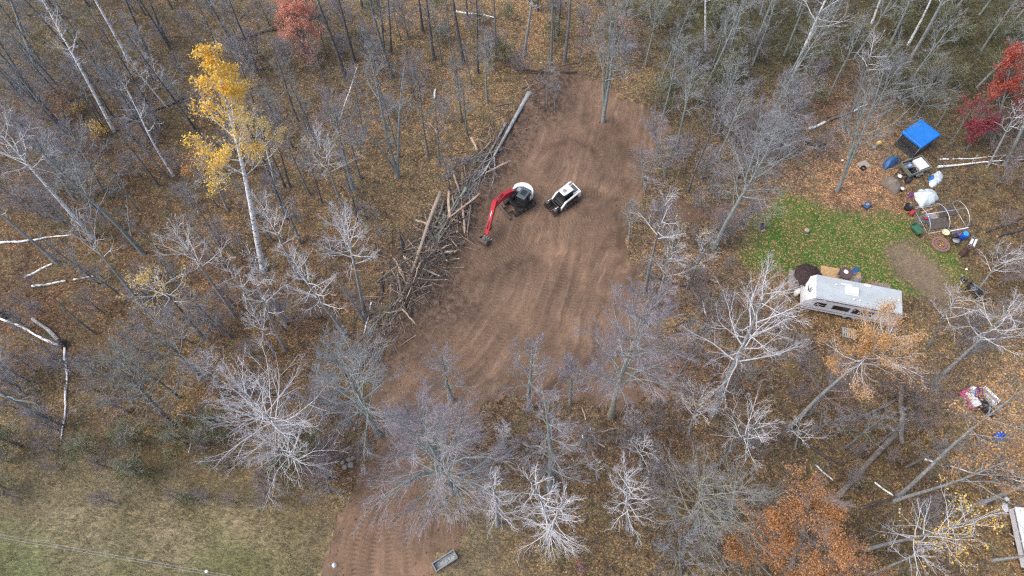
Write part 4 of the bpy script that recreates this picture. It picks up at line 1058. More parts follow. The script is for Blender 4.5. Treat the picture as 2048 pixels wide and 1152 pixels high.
scatter('lilac-grey twiggy bush', 26, (1290, 120, 1640, 480), 3, 13, 34)
scatter('olive twiggy bush', 30, (1280, 5, 2030, 230), 3, 14, 34)
scatter('brown twiggy bush', 30, (20, 480, 740, 860), 3, 15, 42)
scatter('lilac-grey twiggy bush', 14, (20, 500, 740, 860), 3, 16, 60)
scatter('brown twiggy bush', 18, (1290, 480, 1480, 860), 3, 17, 34)
scatter('brown twiggy bush', 18, (1480, 660, 2030, 1000), 3, 18, 50)
scatter('lilac-grey twiggy bush', 10, (700, 820, 1300, 960), 3, 19, 50)
scatter('brown twiggy bush', 12, (1900, 250, 2040, 700), 3, 20, 34)
scatter('olive twiggy bush', 14, (600, 5, 1250, 130), 3, 21, 50)

MEAD_PX = np.array([(-9999, 0), (-9998, 0), (-9998, 1)], float)
scatter('olive twiggy bush', 12, (10, 870, 640, 1000), 2, 31, 50)
scatter('brown twiggy bush', 22, (10, 850, 680, 1010), 2, 32, 38)

# ------------------------------------------------------------------ excavator
def heading(a, b): return math.atan2(b.y - a.y, b.x - a.x)

def excavator():
    c = P(1039, 409, 0)
    th = heading(P(1074.7, 406.7), P(1024.7, 437))
    root = empty('excavator', (c.x, c.y, 0.0), th, "compact excavator with red boom and white counterweight digging at the brush pile", 'excavator')
    for y in (0.86, -0.86):
        b = MB().prism(stadium(2.75, 0.68), y - 0.225, y + 0.225, bev=0.02)
        for k in range(15): b.box((-1.1 + k * 0.157, y, 0.69), (0.05, 0.45, 0.06)).box((-1.1 + k * 0.157, y, 0.012), (0.05, 0.45, 0.03))
        b.build('track', 'rubber_track', root)
    tr = [o for o in root.children if o.name.startswith('track')]
    for o, y in zip(tr, (0.86, -0.86)):
        w = MB()
        for x in (-1.03, -0.5, 0, 0.5, 1.03):
            s = 1 if y > 0 else -1
            w.tube([(x, y + s * 0.1, 0.34), (x, y + s * 0.245, 0.34)], 0.24 if abs(x) > 1 else 0.15, 14)
        w.build('track_roller', 'muddy_steel', o)
    MB().box((0, 0, 0.45), (1.7, 1.3, 0.34), bev=0.03).box((0.0, 0, 0.68), (1.0, 1.0, 0.16), bev=0.03).build('undercarriage', 'black_steel', root)
    MB().prism([(1.86, 0.03), (2.0, 0.0), (2.03, 0.28), (1.96, 0.48), (1.86, 0.47), (1.92, 0.26)], -1.1, 1.1).build('dozer_blade', 'muddy_steel', root)
    MB().box((1.55, 0.42, 0.33), (0.75, 0.14, 0.16), bev=0.02).box((1.55, -0.42, 0.33), (0.75, 0.14, 0.16), bev=0.02).build('blade_arm', 'black_steel', root)
    # upper structure, slewed
    foot = P(1025, 383, 1.55); elbow = P(988, 411, 3.35); buck = P(970, 480, 0.35)
    sl = heading(foot, elbow) - th
    R = Matrix.Rotation(sl, 3, 'Z')
    def hl(x, y, z): return R @ Vector((x, y, z))
    def loc(p): return Matrix.Rotation(-th, 3, 'Z') @ (p - Vector((c.x, c.y, 0)))
    # house: white counterweight arc at the back
    out = [(0.35, -1.02), (0.35, 1.02), (-0.5, 1.05)] + [(-0.5 - 1.0 * math.sin(a), 1.05 * math.cos(a)) for a in np.linspace(0.25, math.pi - 0.25, 12)] + [(-0.5, -1.05)]
    MB().plate(out, 0.78, 1.0, rot=R, bev=0.02).build('turntable_deck', 'black_steel', root)
    cw = [(-0.25, 1.03), (-0.5, 1.06)] + [(-0.5 - 1.2 * math.sin(a), 1.16 * math.cos(a)) for a in np.linspace(0.25, math.pi - 0.25, 14)] + [(-0.5, -1.06), (-0.25, -1.03), (-0.45, -0.8)] + [(-0.5 - 0.62 * math.sin(a), -0.75 * math.cos(a)) for a in np.linspace(0.25, math.pi - 0.25, 10)] + [(-0.45, 0.8)]
    MB().plate(cw, 1.003, 1.72, rot=R, bev=0.05).build('counterweight', 'white_paint', root)
    MB().box(hl(-0.62, -0.15, 1.33), (0.8, 1.35, 0.66), R, 0.06).build('engine_cover', 'black_steel', root)
    MB().box(hl(-0.62, -0.15, 1.672), (0.5, 0.9, 0.02), R).build('engine_panel', 'grey_steel', root)
    MB().box(hl(0.1, -0.72, 1.27), (0.95, 0.6, 0.54), R, 0.06).build('fuel_tank_cover', 'black_steel', root)
    MB().box(hl(0.35, -0.72, 1.55), (0.42, 0.42, 0.05), R, 0.02).build('hood', 'cab_roof', root)
    # cab on the left with posts, glass and roof
    cab = empty('cab', hl(0.12, 0.52, 1.0)); cab.parent = root; cab.rotation_euler = (0, 0, sl); cab.scale = (1.12, 1.12, 1.05)
    MB().box((0, 0, 0.32), (1.3, 0.92, 0.62), bev=0.05).build('cab_body', 'black_steel', cab)
    MB().box((0.02, 0, 0.98), (1.24, 0.88, 0.74), bev=0.05, taper=(0.92, 0.92)).build('cab_glass', 'dark_glass', cab)
    f = MB()
    for x in (-0.6, 0.0, 0.62):
        for y in (-0.45, 0.45): f.box((x, y, 0.98), (0.07, 0.06, 0.76))
    f.build('cab_post', 'black_steel', cab)
    MB().box((-0.03, 0, 1.41), (1.26, 0.9, 0.1), bev=0.045).build('cab_roof', 'cab_roof', cab)
    MB().box((-0.03, 0, 1.468), (0.6, 0.5, 0.03), bev=0.012).build('roof_hatch', 'dark_glass', cab)
    # boom: cranked red box section
    fl, e, k = loc(foot), loc(elbow), loc(buck)
    def beam(name, pts, w, hts, m='red_paint', parent=root):
        b = bmesh.new(); rings = []
        pts = [Vector(p) for p in pts]
        for i, p in enumerate(pts):
            t = (pts[min(i + 1, len(pts) - 1)] - pts[max(i - 1, 0)]).normalized()
            s = t.cross(Vector((0, 0, 1))).normalized(); n = s.cross(t).normalized()
            rings.append([b.verts.new(p + s * (sx * w / 2) + n * (sz * hts[i] / 2)) for sx, sz in ((-1, -1), (1, -1), (1, 1), (-1, 1))])
        for i in range(len(rings) - 1):
            for j in range(4): b.faces.new((rings[i][j], rings[i][(j + 1) % 4], rings[i + 1][(j + 1) % 4], rings[i + 1][j]))
        b.faces.new(rings[0][::-1]); b.faces.new(rings[-1])
        bmesh.ops.recalc_face_normals(b, faces=b.faces[:])
        mb = MB(); mb._add(b); return mb.build(name, m, parent)
    d = (e - fl); fd = Vector((d.x, d.y, 0)).normalized()
    MB().box(fl + Vector((0, 0, -0.45)) - fd * 0.1, (0.7, 0.5, 0.8), R, 0.04).build('swing_post', 'red_paint', root)
    mid = fl + d * 0.52 + Vector((0, 0, 0.42))
    boom = beam('boom', [fl, fl + d * 0.25 + Vector((0, 0, 0.26)), mid, e - d * 0.15 + Vector((0, 0, 0.18)), e], 0.44, [0.48, 0.58, 0.64, 0.5, 0.42])
    MB().tube([fl + fd * 0.3 + Vector((0, 0, -0.35)), fl + d * 0.45 + Vector((0, 0, 0.12))], 0.07).build('boom_cylinder', 'black_steel', boom)
    MB().tube([mid + Vector((0, 0, 0.34)), e + (e - fl).normalized() * 0.1 + Vector((0, 0, 0.32))], 0.065).build('arm_cylinder', 'red_paint', boom)
    sdv = fd.cross(Vector((0, 0, 1)))
    for q in (-.10, .10):
        MB().tube([fl + sdv * q + Vector((0, 0, .26)), fl + d * .28 + sdv * q + Vector((0, 0, .60)), mid + sdv * q + Vector((0, 0, .36)), e - d * .1 + sdv * q + Vector((0, 0, .5))], .025, 6).build('hose', 'black_steel', boom)
    wrist = e + (k - e) * 0.82
    up = (e - (k - e).normalized() * 0.45) + Vector((0, 0, 0.2))
    arm = beam('arm', [up, e, e + (k - e) * 0.4, wrist], 0.38, [0.34, 0.52, 0.42, 0.26])
    MB().tube([e + (k - e) * 0.1 + Vector((0, 0, 0.3)), e + (k - e) * 0.62 + fd * 0.25], 0.06).build('bucket_cylinder', 'chrome', arm)
    sd = fd.cross(Vector((0, 0, 1)))
    MB().tube([wrist - fd * 0.12 + sd * 0.14, wrist + fd * 0.22 + sd * 0.14 + Vector((0, 0, 0.15))], 0.04).tube([wrist - fd * 0.12 - sd * 0.14, wrist + fd * 0.22 - sd * 0.14 + Vector((0, 0, 0.15))], 0.04).build('bucket_link', 'black_steel', arm)
    # folded thumb lying along the arm
    th_ = e + (k - e) * 0.70 - fd * 0.30
    a_ = math.atan2(fd.y, fd.x)
    MB().box(th_ + Vector((0, 0, -0.10)), (0.72, 0.10, 0.10), a_, 0.02).box(th_ + sd * 0.16 + Vector((0, 0, -0.10)), (0.72, 0.05, 0.14), a_).box(th_ - sd * 0.16 + Vector((0, 0, -0.10)), (0.72, 0.05, 0.14), a_).box(th_ + fd * 0.2 + Vector((0, 0, -0.1)), (0.06, 0.4, 0.06), a_).build('thumb', 'black_steel', root)
    # bucket: curled shell, open side back toward the machine
    SB = 1.3
    prof_o = [(0.30, 0.42), (0.44, 0.18), (0.42, -0.08), (0.24, -0.30), (-0.02, -0.36), (-0.36, -0.30)]
    prof_i = [(-0.34, -0.26), (-0.02, -0.31), (0.21, -0.26), (0.37, -0.07), (0.39, 0.16), (0.24, 0.36)]
    prof_o = [(x * SB, z * SB) for x, z in prof_o]; prof_i = [(x * SB, z * SB) for x, z in prof_i]
    bk = Matrix.Rotation(a_, 3, 'Z'); bc = k + Vector((0, 0, 0.08))
    mb = MB().prism(prof_o + prof_i, -0.46, 0.46, bc, bk)
    side = prof_o + [(-0.1, 0.1), (0.18, 0.45)]
    mb.prism(side, -0.50, -0.457, bc, bk).prism(side, 0.457, 0.50, bc, bk).box(bc + Vector((0, 0, 0.52)) + fd * 0.18, (0.34, 0.34, 0.12), bk, 0.02)
    bo = mb.build('bucket', 'muddy_steel', root)
    t = MB()
    for y in (-0.4, -0.13, 0.13, 0.4): t.prism([(-0.44, -0.40), (-0.66, -0.36), (-0.44, -0.33)], y - 0.045, y + 0.045, bc, bk)
    t.build('tooth', 'grey_steel', bo)
excavator()

def loader():
    th = heading(P(1148, 387), P(1101, 418))
    c = P(1130.5, 402.5, 0)
    root = empty('track_loader', (c.x, c.y, 0), th, "white compact track loader with a black brush grapple parked right of the excavator", 'loader')
    for y in (0.78, -0.78):
        tb = MB().prism([(-0.95, 0.02), (0.75, 0.02), (1.0, 0.2), (1.0, 0.36), (0.72, 0.55), (-0.75, 0.78), (-1.0, 0.76), (-1.15, 0.55), (-1.15, 0.2)], y - 0.2, y + 0.2, bev=0.04)
        for k in range(13): tb.box((-0.72 + k * 0.12, y, 0.765 - 0.156 * k * 0.12), (0.05, 0.41, 0.05))
        t = tb.build('track', 'rubber_track', root)
        b = MB(); s = 1 if y > 0 else -1
        for x, z, r in ((-0.9, 0.52, 0.2), (-0.55, 0.2, 0.13), (-0.15, 0.2, 0.13), (0.25, 0.2, 0.13), (0.78, 0.28, 0.18)): b.tube([(x, y + s * 0.1, z), (x, y + s * 0.22, z)], r, 14)
        b.build('track_roller', 'muddy_steel', t)
        # lift arm: tall rear upright, long white arm dropping to the front
        MB().prism([(-1.35, 0.75), (-1.08, 0.72), (-0.98, 1.36), (0.55, 1.10), (1.05, 0.62), (1.2, 0.3), (1.32, 0.34), (1.26, 0.66), (0.72, 1.26), (-1.0, 1.60), (-1.32, 1.52)], y * 0.97 - 0.09, y * 0.97 + 0.09, bev=0.025).build('lift_arm', 'white_paint', root)
        MB().tube([(-0.9, y * 0.78, 0.9), (0.45, y * 0.78, 1.02)], 0.05).build('lift_cylinder', 'black_steel', root)
    MB().box((-0.1, 0, 0.55), (2.0, 1.12, 0.6), bev=0.04).build('chassis', 'black_steel', root)
    MB().box((-0.92, 0, 1.12), (0.75, 1.1, 0.62), bev=0.06).build('engine_cover', 'white_paint', root)
    b = MB().box((-0.95, 0, 1.437), (0.6, 0.92, 0.03), bev=0.01)
    g = b.build('engine_grille', 'black_steel', root)
    s = MB()
    for k in range(6): s.box((-1.17 + k * 0.088, 0, 1.46), (0.025, 0.84, 0.02))
    s.build('grille_slat', 'grey_steel', g)
    MB().box((-1.4, 0, 1.0), (0.1, 1.3, 0.75), bev=0.03).build('tailgate', 'white_paint', root)
    cab = empty('cab', (0.05, 0, 0.86)); cab.parent = root
    MB().box((0, 0, 0.55), (1.15, 0.88, 1.06), bev=0.05).build('cab_glass', 'dark_glass', cab)
    f = MB()
    for x in (-0.56, 0.57):
        for y in (-0.43, 0.43): f.box((x, y, 0.55), (0.08, 0.08, 1.1))
    f.box((0.57, 0, 0.06), (0.08, 0.86, 0.1)).build('cab_post', 'black_steel', cab)
    MB().plate([(-0.64, -0.46), (0.56, -0.46), (0.68, -0.36), (0.68, 0.36), (0.56, 0.46), (-0.64, 0.46)], 1.09, 1.2, bev=0.035).build('cab_roof', 'white_paint', cab)
    MB().lathe([(0.22, 0), (0.22, 0.02), (0.18, 0.035)], 20, (0.2, 0, 1.2)).build('roof_vent', 'grey_steel', cab)
    MB().box((0.86, 0, 0.42), (0.5, 0.95, 0.34), bev=0.03).box((0.78, 0.0, 0.68), (0.3, 0.6, 0.2), bev=0.04).build('front_step', 'black_steel', root)
    # grapple rake
    gr = empty('grapple', (1.45, 0, 0.05)); gr.parent = root
    MB().box((0, 0, 0.45), (0.1, 1.72, 0.7), bev=0.02).box((0.05, 0, 0.12), (0.2, 1.8, 0.12), bev=0.02).build('grapple_frame', 'black_steel', gr)
    for k in range(8):
        y = -0.85 + k * 0.243
        MB().prism([(0, 0.02), (0.55, 0.0), (0.82, 0.12), (0.8, 0.16), (0.52, 0.07), (0, 0.16)], y - 0.022, y + 0.022).build('rake_tine', 'black_steel', gr)
    for y in (-0.62, 0.62):
        o = MB().prism([(0.0, 0.72), (0.35, 0.98), (0.68, 0.82), (0.86, 0.45), (0.80, 0.42), (0.58, 0.68), (0.33, 0.76), (0.06, 0.6)], y - 0.2, y + 0.2, bev=0.02).build('grapple_claw', 'black_steel', gr)
        MB().tube([(0.05, y, 0.95), (0.5, y, 0.96)], 0.05).build('claw_cylinder', 'chrome', o)
    MB().box((0.2, 0.62, 0.995), (0.26, 0.12, 0.03)).box((0.2, -0.62, 0.995), (0.26, 0.12, 0.03)).build('claw_plate', 'grey_steel', gr)
loader()

# ------------------------------------------------------------------ travel trailer
def travel_trailer():
    zt = 2.95
    A, B = P(1637, 549, zt), P(1804, 581, zt); C = P(1629, 595, zt); D = P(1781, 622, zt)
    far = (B - A).normalized(); th = math.atan2(-far.y, -far.x)      # +x is the nose
    R = Matrix.Rotation(-th, 3, 'Z')
    c = Vector(((A.x + B.x + C.x + D.x) / 4, (A.y + B.y + C.y + D.y) / 4, 0))
    l = [R @ (p - c) for p in (A, B, C, D)]
    W = (abs(l[0].y - l[2].y) + abs(l[1].y - l[3].y)) / 4           # half width
    xf = (l[0].x + l[2].x) / 2; xr = l[1].x
    nose = (R @ (P(1605.5, 585, 1.6) - c)).x
    root = empty('travel_trailer', (c.x, c.y, 0), th, "long white travel trailer with pale grey roof parked beside the wooden deck", 'trailer')
    zb = 0.55
    prof = [(xr, zb), (nose - 0.25, zb), (nose, 0.95), (nose, 1.6), (nose - 0.12, 2.05), (xf, zt - 0.08), (xr, zt - 0.08)]
    MB().prism(prof, -W, W, bev=0.03).build('body', 'trailer_white', root)
    MB().plate([(xr + 0.02, -W + 0.02), (xf, -W + 0.02), (xf, W - 0.02), (xr + 0.02, W - 0.02)], zt - 0.082, zt, bev=0.025).build('roof', 'trailer_roof', root)
    # near side is +y in this frame when the nose points left
    sgn = 1 if (R @ (P(1700, 640, 1.5) - c)).y > 0 else -1
    L = xf - xr
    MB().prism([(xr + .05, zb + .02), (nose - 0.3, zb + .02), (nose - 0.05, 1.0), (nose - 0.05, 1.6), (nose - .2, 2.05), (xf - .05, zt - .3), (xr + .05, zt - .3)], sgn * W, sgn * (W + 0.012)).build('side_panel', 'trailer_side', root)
    MB().box(((xr + xf) / 2, sgn * (W + 0.02), zt - 0.2), (L - .1, 0.05, 0.16)).box(((xr + nose) / 2, sgn * (W + 0.018), 0.92), (nose - xr - .2, 0.016, 0.09)).build('trim_stripe', 'stripe_grey', root)
    for fx, w, hgt_ in ((0.10, 0.95, 0.62), (0.345, 1.45, 0.66), (0.60, 1.75, 0.85)):
        x = xf - fx * L
        fr = MB().box((x, sgn * (W + 0.02), 1.85), (w + 0.1, 0.05, hgt_ + 0.1), bev=0.015).build('window', 'stripe_grey', root)
        MB().box((x, sgn * (W + 0.047), 1.85), (w, 0.02, hgt_), bev=0.005).build('pane', 'window_dark', fr)
    wh = xf - 0.52 * L
    for s in (sgn, -sgn):
        for dx in (-0.42, 0.42):
            t = MB().lathe([(0.2, -0.1), (0.31, -0.11), (0.345, -0.07), (0.345, 0.07), (0.31, 0.11), (0.2, 0.1)], 22, (wh + dx, s * (W - 0.1), 0.345), Matrix.Rotation(math.pi / 2, 3, 'X')).build('wheel', 'rubber_track', root)
            MB().lathe([(0.02, -0.115), (0.2, -0.115), (0.21, 0.115), (0.02, 0.12)], 16, (wh + dx, s * (W - 0.1), 0.345), Matrix.Rotation(math.pi / 2, 3, 'X')).build('rim', 'grey_steel', t)
    # air conditioner on the roof
    ac = R @ (P(1706, 581, zt + .15) - c)
    MB().box((ac.x, ac.y, zt + 0.14), (1.08, 0.78, 0.28), bev=0.11).box((ac.x, ac.y, zt + 0.02), (1.2, 0.9, 0.05), bev=0.02).build('air_conditioner', 'plastic_white', root)
    for (u, v, w, d) in ((1693, 570, 1.0, 0.16), (1735, 571.5, 0.62, 0.3)):
        q = R @ (P(u, v, zt) - c); MB().box((q.x, q.y, zt + 0.045), (w, d, 0.09), bev=0.03).build('roof_vent', 'trailer_white', root)
    for (u, v) in ((1780, 597), (1797, 601), (1708, 599), (1720, 602), (1672, 570)):
        q = R @ (P(u, v, zt) - c); MB().lathe([(0.09, 0), (0.09, 0.12), (0.05, 0.15)], 10, (q.x, q.y, zt)).build('vent_pipe', 'plastic_white', root)
    # swirl emblem on the nose slope
    p0 = Vector((nose - 0.12, 0, 2.05)); p1 = Vector((xf, 0, zt - 0.08)); ax = (p1 - p0).normalized(); nn = Vector((ax.z, 0, -ax.x)).normalized()
    if nn.x < 0: nn = -nn
    mid = p0 + (p1 - p0) * 0.48 + nn * 0.012
    def on(a, b): return mid + ax * a + Vector((0, 1, 0)) * b
    e = MB()
    e.tube([on(0.34 * math.cos(t) * 0.7, 0.46 * math.sin(t) * sgn) for t in np.linspace(0.5, 4.4, 14)], [0.012 + 0.035 * math.sin(i / 13 * math.pi) for i in range(14)], 6)
    e.tube([on(-0.05 + 0.12 * math.cos(t), (0.1 + 0.16 * math.sin(t)) * sgn) for t in np.linspace(-1, 3.2, 9)], 0.03, 6)
    e.tube([on(-0.16, 0.42 * sgn), on(0.02, 0.26 * sgn), on(-0.02, 0.05 * sgn)], 0.03, 6)
    e.build('emblem', 'decal_black', root)
    # hitch and jack
    MB().tube([(nose - .3, W * 0.5, 0.5), (nose + 0.95, 0, 0.45)], 0.05).tube([(nose - .3, -W * 0.5, 0.5), (nose + 0.95, 0, 0.45)], 0.05).tube([(nose + .7, 0, 0.0), (nose + .7, 0, 0.9)], 0.04).build('hitch', 'black_steel', root)
    return root, c, th, W, nose, sgn
TT = travel_trailer()

def item(name, u, v, label, cat, rz=0.0, z=None):
    b = G(u, v)
    if z is not None: b = P(u, v, z)
    return empty(name, b, rz, label, cat)

# gas bottle in front of the nose
t = item('gas_bottle', 1590, 590, "white gas bottle standing off the trailer's nose", 'gas bottle')
MB().lathe([(0.14, 0), (0.24, 0.06), (0.27, 0.14), (0.27, 0.75), (0.2, 0.92), (0.08, 0.98)], 20).build('tank', 'plastic_white', t)
MB().lathe([(0.12, 0.97), (0.13, 1.1), (0.09, 1.1)], 14).build('valve_collar', 'plastic_white', t)
t = item('tongue_box', 1599, 583, "small grey box between the gas bottle and the trailer's nose", 'box', TT[2])
MB().box((0, 0, 0.3), (0.3, 0.45, 0.55), bev=0.04).build('box_body', 'grey_steel', t); MB().box((0, 0, 0.6), (0.33, 0.48, 0.05), bev=0.02).build('lid', 'stripe_grey', t)

# wooden deck with table, chairs
dk = [P(1642, 531, .3), P(1722, 545, .3), P(1722, 572, .3), P(1641, 558, .3)]
dc = (dk[0] + dk[2]) / 2; dth = heading(dk[0], dk[1])
t = empty('deck', (dc.x, dc.y, 0.0), dth, "new pine deck along the far side of the travel trailer", 'deck')
dl = (dk[1] - dk[0]).length; dw = (dk[3] - dk[0]).length
b = MB(); nb = int(dw / 0.145)
for k in range(nb): b.box((0, -dw / 2 + (k + .5) * dw / nb, 0.285), (dl, dw / nb - 0.012, 0.035))
b.build('boards', 'pine_boards', t)
b = MB()
for x in (-dl / 2 + .05, 0, dl / 2 - .05): b.box((x, 0, 0.165), (0.05, dw - .04, 0.2))
for x in (-dl / 2 + .12, dl / 2 - .12):
    for y in (-dw / 2 + .12, dw / 2 - .12): b.box((x, y, 0.05), (0.09, 0.09, 0.12))
b.build('joists', 'weathered_wood', t)
t = empty('patio_table', P(1691.5, 546, 1.03) - Vector((0, 0, .727)), 0, "round dark patio table on the pine deck", 'table')
MB().lathe([(0.62, 0.70), (0.66, 0.71), (0.66, 0.73), (0.62, 0.74)], 28).build('table_top', 'umbrella_cloth', t)
b = MB()
for k in range(4): a = k * math.pi / 2 + .4; b.tube([(0.1 * math.cos(a), 0.1 * math.sin(a), 0.7), (0.42 * math.cos(a), 0.42 * math.sin(a), 0.0)], 0.02)
b.build('leg', 'black_steel', t)
t = empty('plate', P(1693, 541.5, 1.05), 0, "white round plate on the patio table", 'plate')
MB().lathe([(0.14, 0), (0.23, 0.03), (0.24, 0.04), (0.15, 0.025)], 20).build('dish', 'plastic_white', t)
def chair(u, v, rz, m, label, z=0.303):
    t = empty('patio_chair', P(u, v, z + .5) - Vector((0, 0, .5)), rz, label, 'chair')
    MB().box((0, 0, 0.42), (0.5, 0.5, 0.04), bev=0.015).build('seat', m, t)
    MB().box((-0.27, 0, 0.72), (0.04, 0.5, 0.55), Matrix.Rotation(-0.2, 3, 'Y'), 0.015).build('backrest', m, t)
    for x, y in ((-.23, -.23), (-.23, .23), (.23, -.23), (.23, .23)): MB().tube([(x, y, 0), (x, y, 0.41)], 0.015).build('leg', 'grey_steel', t)
    for y in (-.26, .26): MB().tube([(-.25, y, 0.62), (.22, y, 0.62), (.24, y, 0.4)], 0.018).build('armrest', 'grey_steel', t)
chair(1707, 543, dth + math.pi + .6, 'blue_tarp_faded', "bright blue patio chair at the table's far right")
chair(1681, 549, dth - .2, 'stripe_grey', "slate blue patio chair at the table's left side")
chair(1696, 561, dth + math.pi / 2, 'stripe_grey', "slate blue patio chair between the table and the trailer")
chair(1713, 559, dth + math.pi - .3, 'stripe_grey', "slate blue patio chair at the deck's right end")
# plate sits on the table: bring both to one place
pt = [o for o in bpy.data.objects if o.name == 'patio_table'][0]; pl = [o for o in bpy.data.objects if o.name == 'plate'][0]
pl.location = pt.location + Vector((0.06, 0.12, 0.74))

t = item('umbrella', 1602, 570, "open dark brown patio umbrella left of the pine deck", 'umbrella')
b = bmesh.new(); N = 8; top = b.verts.new((0, 0, 2.45)); rim = []
rv = []
for k in range(N * 2):
    a = math.pi * k / N; r = 1.38 if k % 2 == 0 else 1.30
    m1 = b.verts.new((r * .55 * math.cos(a), r * .55 * math.sin(a), 2.25 - (0.0 if k % 2 == 0 else .03)))
    m2 = b.verts.new((r * math.cos(a), r * math.sin(a), 1.92 - (0 if k % 2 == 0 else .05))); rv.append((m1, m2))
for k in range(N * 2):
    a, c_ = rv[k], rv[(k + 1) % (N * 2)]
    b.faces.new((top, a[0], c_[0])); b.faces.new((a[0], a[1], c_[1], c_[0]))
bmesh.ops.solidify(b, geom=b.faces[:], thickness=0.012)
mb = MB(); mb._add(b); cn = mb.build('canopy', 'umbrella_cloth', t)
b = MB()
for k in range(N):
    a = 2 * math.pi * k / N; b.tube([(0, 0, 2.47), (.76 * math.cos(a), .76 * math.sin(a), 2.27), (1.38 * math.cos(a), 1.38 * math.sin(a), 1.935)], 0.016, 5)
b.build('rib', 'black_steel', cn)
MB().tube([(0, 0, 0.05), (0, 0, 2.52)], 0.025).build('pole', 'black_steel', t)
MB().lathe([(0.32, 0), (0.34, 0.04), (0.1, 0.1)], 18).build('base', 'black_steel', t)
t = item('paver_slab', 1606, 562, "square of grey pavers under the brown umbrella", 'paving', dth)
b = MB()
for i in range(4):
    for j in range(3): b.box((-1.05 + i * .7, -0.7 + j * .7, 0.02), (0.68, 0.68, 0.06), bev=0.01)
b.build('paver', 'stone_grey', t)
t = item('boardwalk', 1760, 577, "weathered wooden step platform at the trailer's door, right of the pine deck", 'steps', dth)
b = MB()
for k in range(13): b.box((-0.85 + k * .14, 0, 0.22), (0.125, 1.0, 0.03))
b.build('boards', 'weathered_wood', t); MB().box((0, -.4, 0.1), (1.8, 0.06, 0.2)).box((0, .4, 0.1), (1.8, 0.06, 0.2)).build('joists', 'weathered_wood', t)

def pallet():
    t = item('pallet', 1697.5, 667, "grey wooden pallet lying in leaves below the trailer", 'pallet', dth)
    b = MB()
    for k in range(7): b.box((-0.56 + k * .187, 0, 0.125), (0.115, 1.0, 0.022))
    b.build('top_boards', 'pallet_wood', t)
    b = MB()
    for y in (-.46, 0, .46): b.box((0, y, 0.068), (1.24, 0.09, 0.09))
    b.build('bearers', 'pallet_wood', t)
    b = MB()
    for k in (-.55, 0, .55): b.box((k, 0, 0.011), (0.1, 1.0, 0.022))
    b.build('bottom_boards', 'pallet_wood', t)
pallet()

# ------------------------------------------------------------------ camp
def shelter():
    zt = 2.15
    q = [P(1808, 262, zt), P(1842, 240, zt), P(1881, 267, zt), P(1842, 296.5, zt)]
    c = sum(q, Vector()) / 4; c.z = 0
    th = heading(q[0], q[1])
    R = Matrix.Rotation(-th, 3, 'Z')
    l = [R @ (Vector((p.x, p.y, 0)) - c) for p in q]
    hx = (abs(l[0].x) + abs(l[1].x) + abs(l[2].x) + abs(l[3].x)) / 4; hy = (abs(l[0].y) + abs(l[1].y) + abs(l[2].y) + abs(l[3].y)) / 4
    root = empty('shelter', c, th, "boxy camp shelter roofed with a bright blue tarp at the woods' edge", 'shelter')
    # roof sheet: sagging, hem hanging over the front
    n = 14; b = bmesh.new(); g = {}
    for i in range(n + 1):
        for j in range(n + 1):
            x, y = (i / n * 2 - 1), (j / n * 2 - 1)
            z = zt - 0.10 * (1 - x * x) * (1 - y * y) + 0.05 * (vnoise(np.array([x * 3.1]), np.array([y * 3.1]), 4)[0] - .5)
            g[i, j] = b.verts.new((x * (hx + .06), y * (hy + .06), z))
    for i in range(n):
        for j in range(n): b.faces.new((g[i, j], g[i + 1, j], g[i + 1, j + 1], g[i, j + 1])).smooth = True
    edge = [(i, 0) for i in range(n + 1)] + [(n, j) for j in range(1, n + 1)] + [(i, n) for i in range(n - 1, -1, -1)] + [(0, j) for j in range(n - 1, 0, -1)]
    low = []
    for k, (i, j) in enumerate(edge):
        v = g[i, j]; low.append(b.verts.new((v.co.x * 1.015, v.co.y * 1.015, v.co.z - 0.16 - 0.09 * random.random())))
    for k in range(len(edge)):
        a, d = g[edge[k]], g[edge[(k + 1) % len(edge)]]
        b.faces.new((a, low[k], low[(k + 1) % len(edge)], d))
    bmesh.ops.recalc_face_normals(b, faces=b.faces[:])
    bmesh.ops.solidify(b, geom=b.faces[:], thickness=0.01)
    mb = MB(); mb._add(b); mb.build('tarp_roof', 'blue_tarp', root)
    for x in (-hx, hx):
        for y in (-hy, hy): MB().tube([(x * .96, y * .96, 0), (x * .96, y * .96, zt - 0.15)], 0.03).build('post', 'grey_steel', root)
    for nm, m, a, d in (('mesh_wall', 'mesh_grey', (-.94, -.94), (-.94, .94)), ('mesh_wall', 'mesh_grey', (-.94, .94), (.94, .94)), ('cloth_wall', 'grey_board', (.94, .94), (.94, -.94)), ('cloth_wall', 'grey_board', (-.94, -.94), (.94, -.94))):
        b = bmesh.new(); vs = []
        for k in range(13):
            s = k / 12; x, y = (a[0] + (d[0] - a[0]) * s) * hx, (a[1] + (d[1] - a[1]) * s) * hy
            w = 0.05 * math.sin(k * 2.1)
            vs.append([b.verts.new((x + w * (abs(d[1] - a[1]) > .1), y + w * (abs(d[0] - a[0]) > .1), z)) for z in (0.02, 1.0, zt - .22)])
        for k in range(12):
            for r in range(2): b.faces.new((vs[k][r], vs[k + 1][r], vs[k + 1][r + 1], vs[k][r + 1])).smooth = True
        bmesh.ops.solidify(b, geom=b.faces[:], thickness=0.02)
        mb = MB(); mb._add(b); mb.build(nm, m, root)
shelter()

